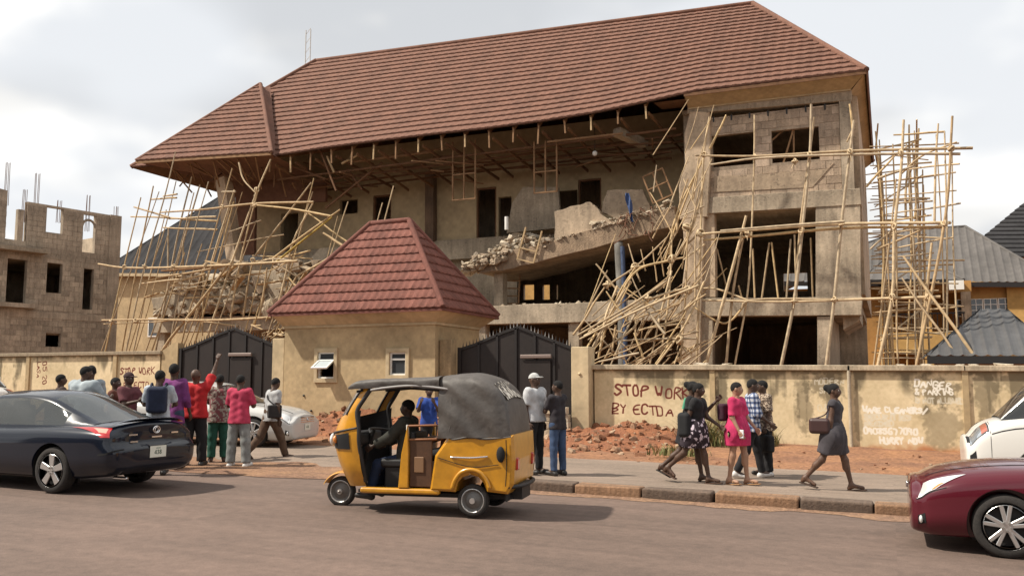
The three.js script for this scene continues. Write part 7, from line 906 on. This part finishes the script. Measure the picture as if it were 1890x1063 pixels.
{ // walkers on the pavement
  const floral = mat([1, 1, 1], 0.85, { map: printTex((u, v) => { const n = fbm(u, v, 9, 2, 17); return n > 0.63 ? [205, 190, 200] : [40, 28, 36]; }, 0.4) });
  const bag = (t, c, m, w = 0.3, h = 0.24, d = 0.12) => { const b = sub('handbag', t); mesh('bag', rbox(w, h, d, Math.min(w, h, d) * 0.36, c[0], c[1], c[2]), m, b); mesh('handle', new THREE.TorusGeometry(w * 0.28, 0.012, 6, 16, Math.PI).translate(c[0], c[1] + h * 0.48, c[2]), m, b); };
  let p = [-2.905,0.179,-14.557]; person({ label: 'woman in black top and floral skirt walking with a large black bag', pos: p, h: 1.62, fem: true, turn: 1.35, hair: 'bun', pose: { lean: 6, head: [10, 4], legL: [14, 2, 4], legR: [-26, 2, 24], footR: 36, armL: [18, 6, 40, 0.2], armR: [-20, 10, 18] }, top: { m: BLK, sleeve: 0.55, hem: 0.04 }, skirt: { m: floral, len: 0.72, y: 0.5, flare: 0.03 }, sandal: cloth([0.10, 0.05, 0.03]), skin: skinOf(1.1), extra: (t, at) => { const c = at('wR', 0.02, 0.12, -0.06); bag(t, c, cloth([0.02, 0.02, 0.022]), 0.2, 0.40, 0.22); } });
  p = [-3.028,0.181,-14.737]; person({ label: 'woman in black with green scarf, almost hidden behind the floral skirt', pos: p, h: 1.64, fem: true, turn: 1.5, hair: 'bun', pose: { lean: 5, head: [4, 5], legL: [13, 2, 5], legR: [-25, 2, 26], footR: 36, armR: [-6, 8, 14], armL: [40, 14, 96, 0.2] }, top: { m: BLK, sleeve: 0.6 }, skirt: { m: cloth([0.02, 0.018, 0.022]), len: 0.7, y: 0.5 }, sandal: SHOE, extra: (t, at) => { mesh('scarf', tube([at('neck', -0.12, -0.02, -0.06), at('chest', -0.12, -0.08, -0.12)], [0.05, 0.025], 7), cloth([0.12, 0.45, 0.27]), t); } });
  p = [-2.281,0.169,-14.757]; person({ label: 'woman in short hot pink dress with bare legs', pos: p, h: 1.63, fem: true, turn: 1.2, hair: 'short', skin: mat([0.34, 0.19, 0.12], 0.55), pose: { head: [20, 6], legL: [10, 2, 6], legR: [-6, 2, 4], armL: [14, 8, 30, 0.2], armR: [6, 10, 24] }, top: { m: cloth([0.72, 0.035, 0.15]), sleeve: 0.9, name: 'dress_top' }, skirt: { m: cloth([0.72, 0.04, 0.16]), len: 0.62, y: 0.5, flare: 0.025 }, sandal: cloth([0.45, 0.25, 0.12]), extra: (t, at) => { const q = at('mid', -0.1, 0.06, -0.2); const b = sub('backpack', t); mesh('bag', rbox(0.22, 0.28, 0.14, 0.05, q[0], q[1], q[2]), cloth([0.06, 0.012, 0.03]), b); const w = at('wR', 0, -0.05, 0.05); mesh('phone', rbox(0.02, 0.13, 0.07, 0.006, w[0], w[1], w[2]), mat([0.7, 0.7, 0.72], 0.3), t); } });
  const check = mat([1, 1, 1], 0.9, { map: printTex((u, v) => { const a = (u * 6) % 1 < 0.5, b = (v * 5) % 1 < 0.45; return a && b ? [38, 48, 78] : a || b ? [96, 110, 140] : [196, 198, 204]; }, 0.42) });
  p = [-2.211,0.168,-15.845]; person({ label: 'man in blue checked shirt, black trousers and white shoes', pos: p, h: 1.70, turn: 1.9, pose: { lean: 3, head: [-8, 8], legL: [16, 3, 6], legR: [-16, 3, 10], footR: 18, armL: [-4, 12, 30], armR: [10, 10, 40] }, top: { m: check, sleeve: 1.3, hem: 0.12, loose: 0.012 }, legs: { m: BLK }, shoes: WSH });
  const dots = mat([1, 1, 1], 0.9, { map: printTex((u, v) => { const n = fbm(u, v, 16, 3, 27); return n > 0.53 ? [178, 160, 140] : n > 0.46 ? [120, 98, 80] : [84, 70, 60]; }, 0.3) });
  p = [-2.064,0.165,-16.315]; person({ label: 'person in speckled beige shirt turning back, black bag in hand', pos: p, h: 1.66, fem: true, turn: -0.9, hair: 'short', pose: { head: [-20, 6], armL: [4, 10, 12], armR: [10, 8, 40, 0.4], handL: 'fist' }, top: { m: dots, sleeve: 0.9, hem: 0.12, loose: 0.012 }, legs: { m: BLK, loose: 0.01 }, shoes: SHOE, extra: (t, at) => { const c = at('wL', 0.01, -0.3, 0.0); bag(t, c, cloth([0.014, 0.014, 0.016]), 0.36, 0.3, 0.14); } });
  p = [-0.826,0.144,-14.744]; person({ label: 'woman in grey sleeveless dress striding alone with a brown handbag', pos: p, h: 1.66, fem: true, turn: 1.45, hair: 'bun', skin: skinOf(1.5), pose: { lean: 4, head: [-6, -2], legL: [20, 2, 8], legR: [-24, 2, 18], footR: 24, armL: [2, 6, 12], armR: [-8, 7, 12] }, top: { m: cloth([0.075, 0.066, 0.074]), sleeve: 0.12, name: 'dress_top', hem: 0.05 }, skirt: { m: cloth([0.085, 0.075, 0.085]), len: 0.78, y: 0.5, flare: 0.02 }, sandal: cloth([0.08, 0.045, 0.03]), extra: (t, at) => { const c = at('pel', -0.2, 0.12, -0.17); const hb = sub('handbag', t); mesh('bag', rbox(0.13, 0.24, 0.32, 0.055, c[0], c[1], c[2]), mat([0.05, 0.022, 0.02], 0.45), hb); mesh('strap', tube([[c[0], c[1] + 0.1, c[2] - 0.1], at('lR', -0.02, 0.12, -0.06), at('sR', -0.02, 0.04, -0.02), at('lR', 0.03, 0.1, 0.05), [c[0], c[1] + 0.1, c[2] + 0.1]], 0.011, 5), mat([0.05, 0.022, 0.02], 0.45), hb); const w = at('wR'); mesh('bracelet', new THREE.TorusGeometry(0.036, 0.008, 6, 14).rotateX(1.4).translate(w[0], w[1], w[2]), M.alloy, t); } });
  p = [-7.895,1.609,-14.809]; person({ label: 'man in royal blue shirt on the pavement, seen through the taxi cabin', pos: atDepth(p, 0.13), h: hOf(p) - 0.13, turn: 0.4, pose: { head: [20, 4], armL: [40, 8, 90, 0.4], armR: [40, 8, 90, 0.4] }, top: { m: cloth([0.025, 0.075, 0.36]) , sleeve: 0.9 }, legs: { m: BLK }, shoes: SHOE });
}
{ // riders
  const sit = { hipY: 0.0, legL: [82, 6, 80], legR: [82, 6, 80] };
  person({ label: 'taxi driver in dark olive jacket and blue jeans at the handlebar', pos: RCK([0.037,0.638,0][0], 0.70, 0.03), h: 1.66, build: 1.05, turn: -Math.PI / 2 + 0.166, pose: { ...sit, lean: 4, legL: [78, 10, 62], legR: [78, 10, 62], armL: [42, 10, 22, 0.1], armR: [42, 10, 22, 0.1], handL: 'fist', handR: 'fist' }, top: { m: cloth([0.05, 0.047, 0.036]), sleeve: 1.9, loose: 0.02 }, legs: { m: cloth([0.02, 0.035, 0.085]) }, shoes: SHOE });
  person({ label: 'passenger in dark patterned shirt on the taxi bench', pos: RCK([0.657,0.65,0][0], 0.80, 0.24), h: 1.58, turn: -Math.PI / 2 + 0.166, pose: { ...sit, lean: -6, armL: [20, 6, 50, 0.4], armR: [20, 6, 50, 0.4] }, top: { m: cloth([0.11, 0.04, 0.032]), sleeve: 0.8 }, legs: { m: BLK }, shoes: SHOE });
  person({ label: 'coupe driver in a reddish top behind the open window', pos: [-13.1, gy(-13) + 0.55, -10.05], h: 1.62, turn: -Math.PI / 2, pose: { ...sit, lean: -12, armL: [50, 6, 20], armR: [50, 6, 20] }, top: { m: cloth([0.2, 0.05, 0.04]) }, legs: { m: BLK } });
}

// ---------- heaps of earth, weeds and litter along the wall ----------
function mound(name, label, X0, X1, Zb, Zf, H, n, mats, seed, r1) {
  rnd = rngOf(seed); const t = thing(name, label, 'rubble'), nz = (x, z) => vnoise(x * 4, z * 4, seed);
  const hf = (x, z) => { const u = (x - X0) / (X1 - X0), v = (z - Zf) / (Zb - Zf); return gy(x) + 0.02 + 0.26 * clamp(v, 0, 1) + H * Math.pow(Math.max(0, Math.sin(Math.PI * clamp(u, 0, 1))), 0.6) * Math.pow(clamp(v, 0, 1), 1.3) * (0.8 + 0.9 * nz(x, z)) + 0.1 * nz(x * 3, z * 3) * Math.min(1, v * 4); };
  mesh('earth', quadGrid(70, 40, (u, v) => { const x = mix(X0, X1, u), z = mix(Zf, Zb, v); return [x, hf(x, z) - (u < 0.01 || u > 0.99 ? 0.3 : 0), z]; }), M.earthRed, t);
  const gs = [...Array(16)].map(() => prep(chunk(1, 1, rr(0.45, 0.8), rr(0.6, 1))));
  for (let i = 0; i < n; i++) { const v = Math.pow(rnd(), 0.8), x = mix(X0 + 0.15, X1 - 0.15, rnd()), z = mix(Zf + 0.05, Zb - 0.05, v), s = 0.025 + r1 * Math.pow(rnd(), 2.5), o = shared('chunk', gs[i % 16], mats[Math.floor(rnd() * mats.length)], t); o.position.set(x, hf(x, z) + s * 0.25, z); o.rotation.set(rr(-0.6, 0.6), rr(0, 6.3), rr(-0.6, 0.6)); o.scale.setScalar(s); }
  return t;
}
mound('rubble_mound', 'red earth and broken brick heaped against the STOP WORK wall by the gate pillar', -8.0, -3.9, -21.46, -17.75, 0.5, 295, M.redRubble, 701, 0.11);
mound('rubble_mound', 'red earth mound with pale lumps piled against the gatehouse', -15.9, -9.0, -20.98, -18.0, 0.62, 280, M.redRubble, 702, 0.12);
{ const t = thing('block_stack', 'stack of pale concrete blocks at the foot of the gate pillar', 'blocks'); rnd = rngOf(703); for (let i = 0; i < 9; i++) { const g = rbox(0.42, 0.17, 0.2, 0.012, -7.95 + (i % 2) * 0.44 + rr(-0.03, 0.03), gy(-7.8) + 0.42 + Math.floor(i / 2) * 0.18, -21.0 + rr(-0.03, 0.03)); mesh('block', g, M.rubble[i % 2 ? 2 : 0], t); } }
function weeds(label, X, Z, n, hgt, seed, spread = 0.45) {
  rnd = rngOf(seed); const t = thing('weed_clump', label, 'weeds'), gs = [[], []]; for (let i = 0; i < n; i++) { const x = X + (rnd() + rnd() - 1) * spread, z = Z + (rnd() + rnd() - 1) * spread * 0.6, h = hgt * rr(0.35, 1), a = rr(0, 6.3), b = h * rr(0.15, 0.7), w = rr(0.008, 0.02), y = gy(x) + 0.22; gs[i % 2].push(quadGrid(1, 4, (u, v) => { const k = 1 - v * v; return [x + Math.cos(a) * b * v * v + (u - 0.5) * w * 2 * k * Math.sin(a), y + h * v * (1 - 0.25 * v), z + Math.sin(a) * b * v * v - (u - 0.5) * w * 2 * k * Math.cos(a)]; })); }
  const lm = (c) => mat(c, 0.9, { side: THREE.DoubleSide }); mesh('blades', gs[0], lm([0.11, 0.12, 0.035]), t).userData.kind = 'stuff'; mesh('dry_blades', gs[1], lm([0.26, 0.21, 0.09]), t).userData.kind = 'stuff';
}
weeds('tall tuft of green and dry weeds at the wall behind the woman in pink', -4.0, -20.9, 330, 1.15, 711, 0.6); weeds('low scrubby weeds on the verge beside the rubble heap', -4.1, -18.6, 220, 0.3, 712, 0.7); weeds('thin weeds along the wall foot behind the speckled shirt', -2.55, -21.2, 90, 0.8, 713, 0.25); weeds('small weeds at the edge of the earth mound below the open window', -13.6, -20.6, 60, 0.35, 714, 0.3);
{ rnd = rngOf(720); const t = thing('verge_litter', 'scattered stones and pale litter along the earth verge', 'litter'), gs = [...Array(8)].map(() => prep(chunk(1, 1, 0.6, 0.8))); for (let i = 0; i < 150; i++) { const x = rr(-17, 4), z = rr(-20.8, -17.5), s = rr(0.012, 0.05), o = shared('stone', gs[i % 8], M.redRubble[i % 4], t); o.position.set(x, gy(x) + 0.10 + 0.26 * clamp((z + 17.45) / -4.25, 0, 1) + 0.02, z); o.rotation.y = rr(0, 6); o.scale.setScalar(s); } }
{ rnd = rngOf(721); const t = thing('wall_top_debris', 'pale cloth scraps and stones lying on the coping of the boundary wall', 'debris'); for (const x of [1690, 1735, 1790, 1812, 1860, 1320, 1372]) { const p = [mix(-6.8, 2.6, (x - 1095) / 795), 0]; const g = chunk(rr(0.06, 0.14), 1.6, 0.5, 0.9); g.translate(p[0], 2.19 - (p[0] + 6.8) * 0.0096 + 0.04, -21.55); mesh('scrap', g, M.rubble[2], t); } }
// ---------- unseen shop houses added across the street for car paint to mirror ----------
{ rnd = rngOf(731); const wm = [mat([0.20, 0.15, 0.10], 0.9, { map: retile(T.mottle, 4) }), mat([0.15, 0.16, 0.13], 0.9, { map: retile(T.mottle, 4) }), mat([0.23, 0.12, 0.08], 0.9, { map: retile(T.mottle, 4) })];
  for (let i = 0; i < 4; i++) { const x0 = -46 + i * 19, h = rr(6.4, 8.2), t = thing('added_shop_house', ['brown', 'olive', 'rust', 'tan'][i] + ' unseen shop house added across the road for car paint to reflect', 'building', [x0, gy(x0), 17]); mesh('wall', bx(0, 17, 0, h, 0, 9), wm[i % 3], t); mesh('awning', bx(0.5, 16.5, 3.1, 3.25, -1.6, 0), M.roofGrey, t); for (let k = 0; k < 4; k++) { mesh('door', bx(1.2 + k * 4, 3.8 + k * 4, 0.1, 2.7, -0.06, 0), M.gate, t); mesh('window', bx(1.5 + k * 4, 3.3 + k * 4, 4.4, 5.7, -0.05, 0), M.pane, t); } } }

renderer.render(scene, camera);
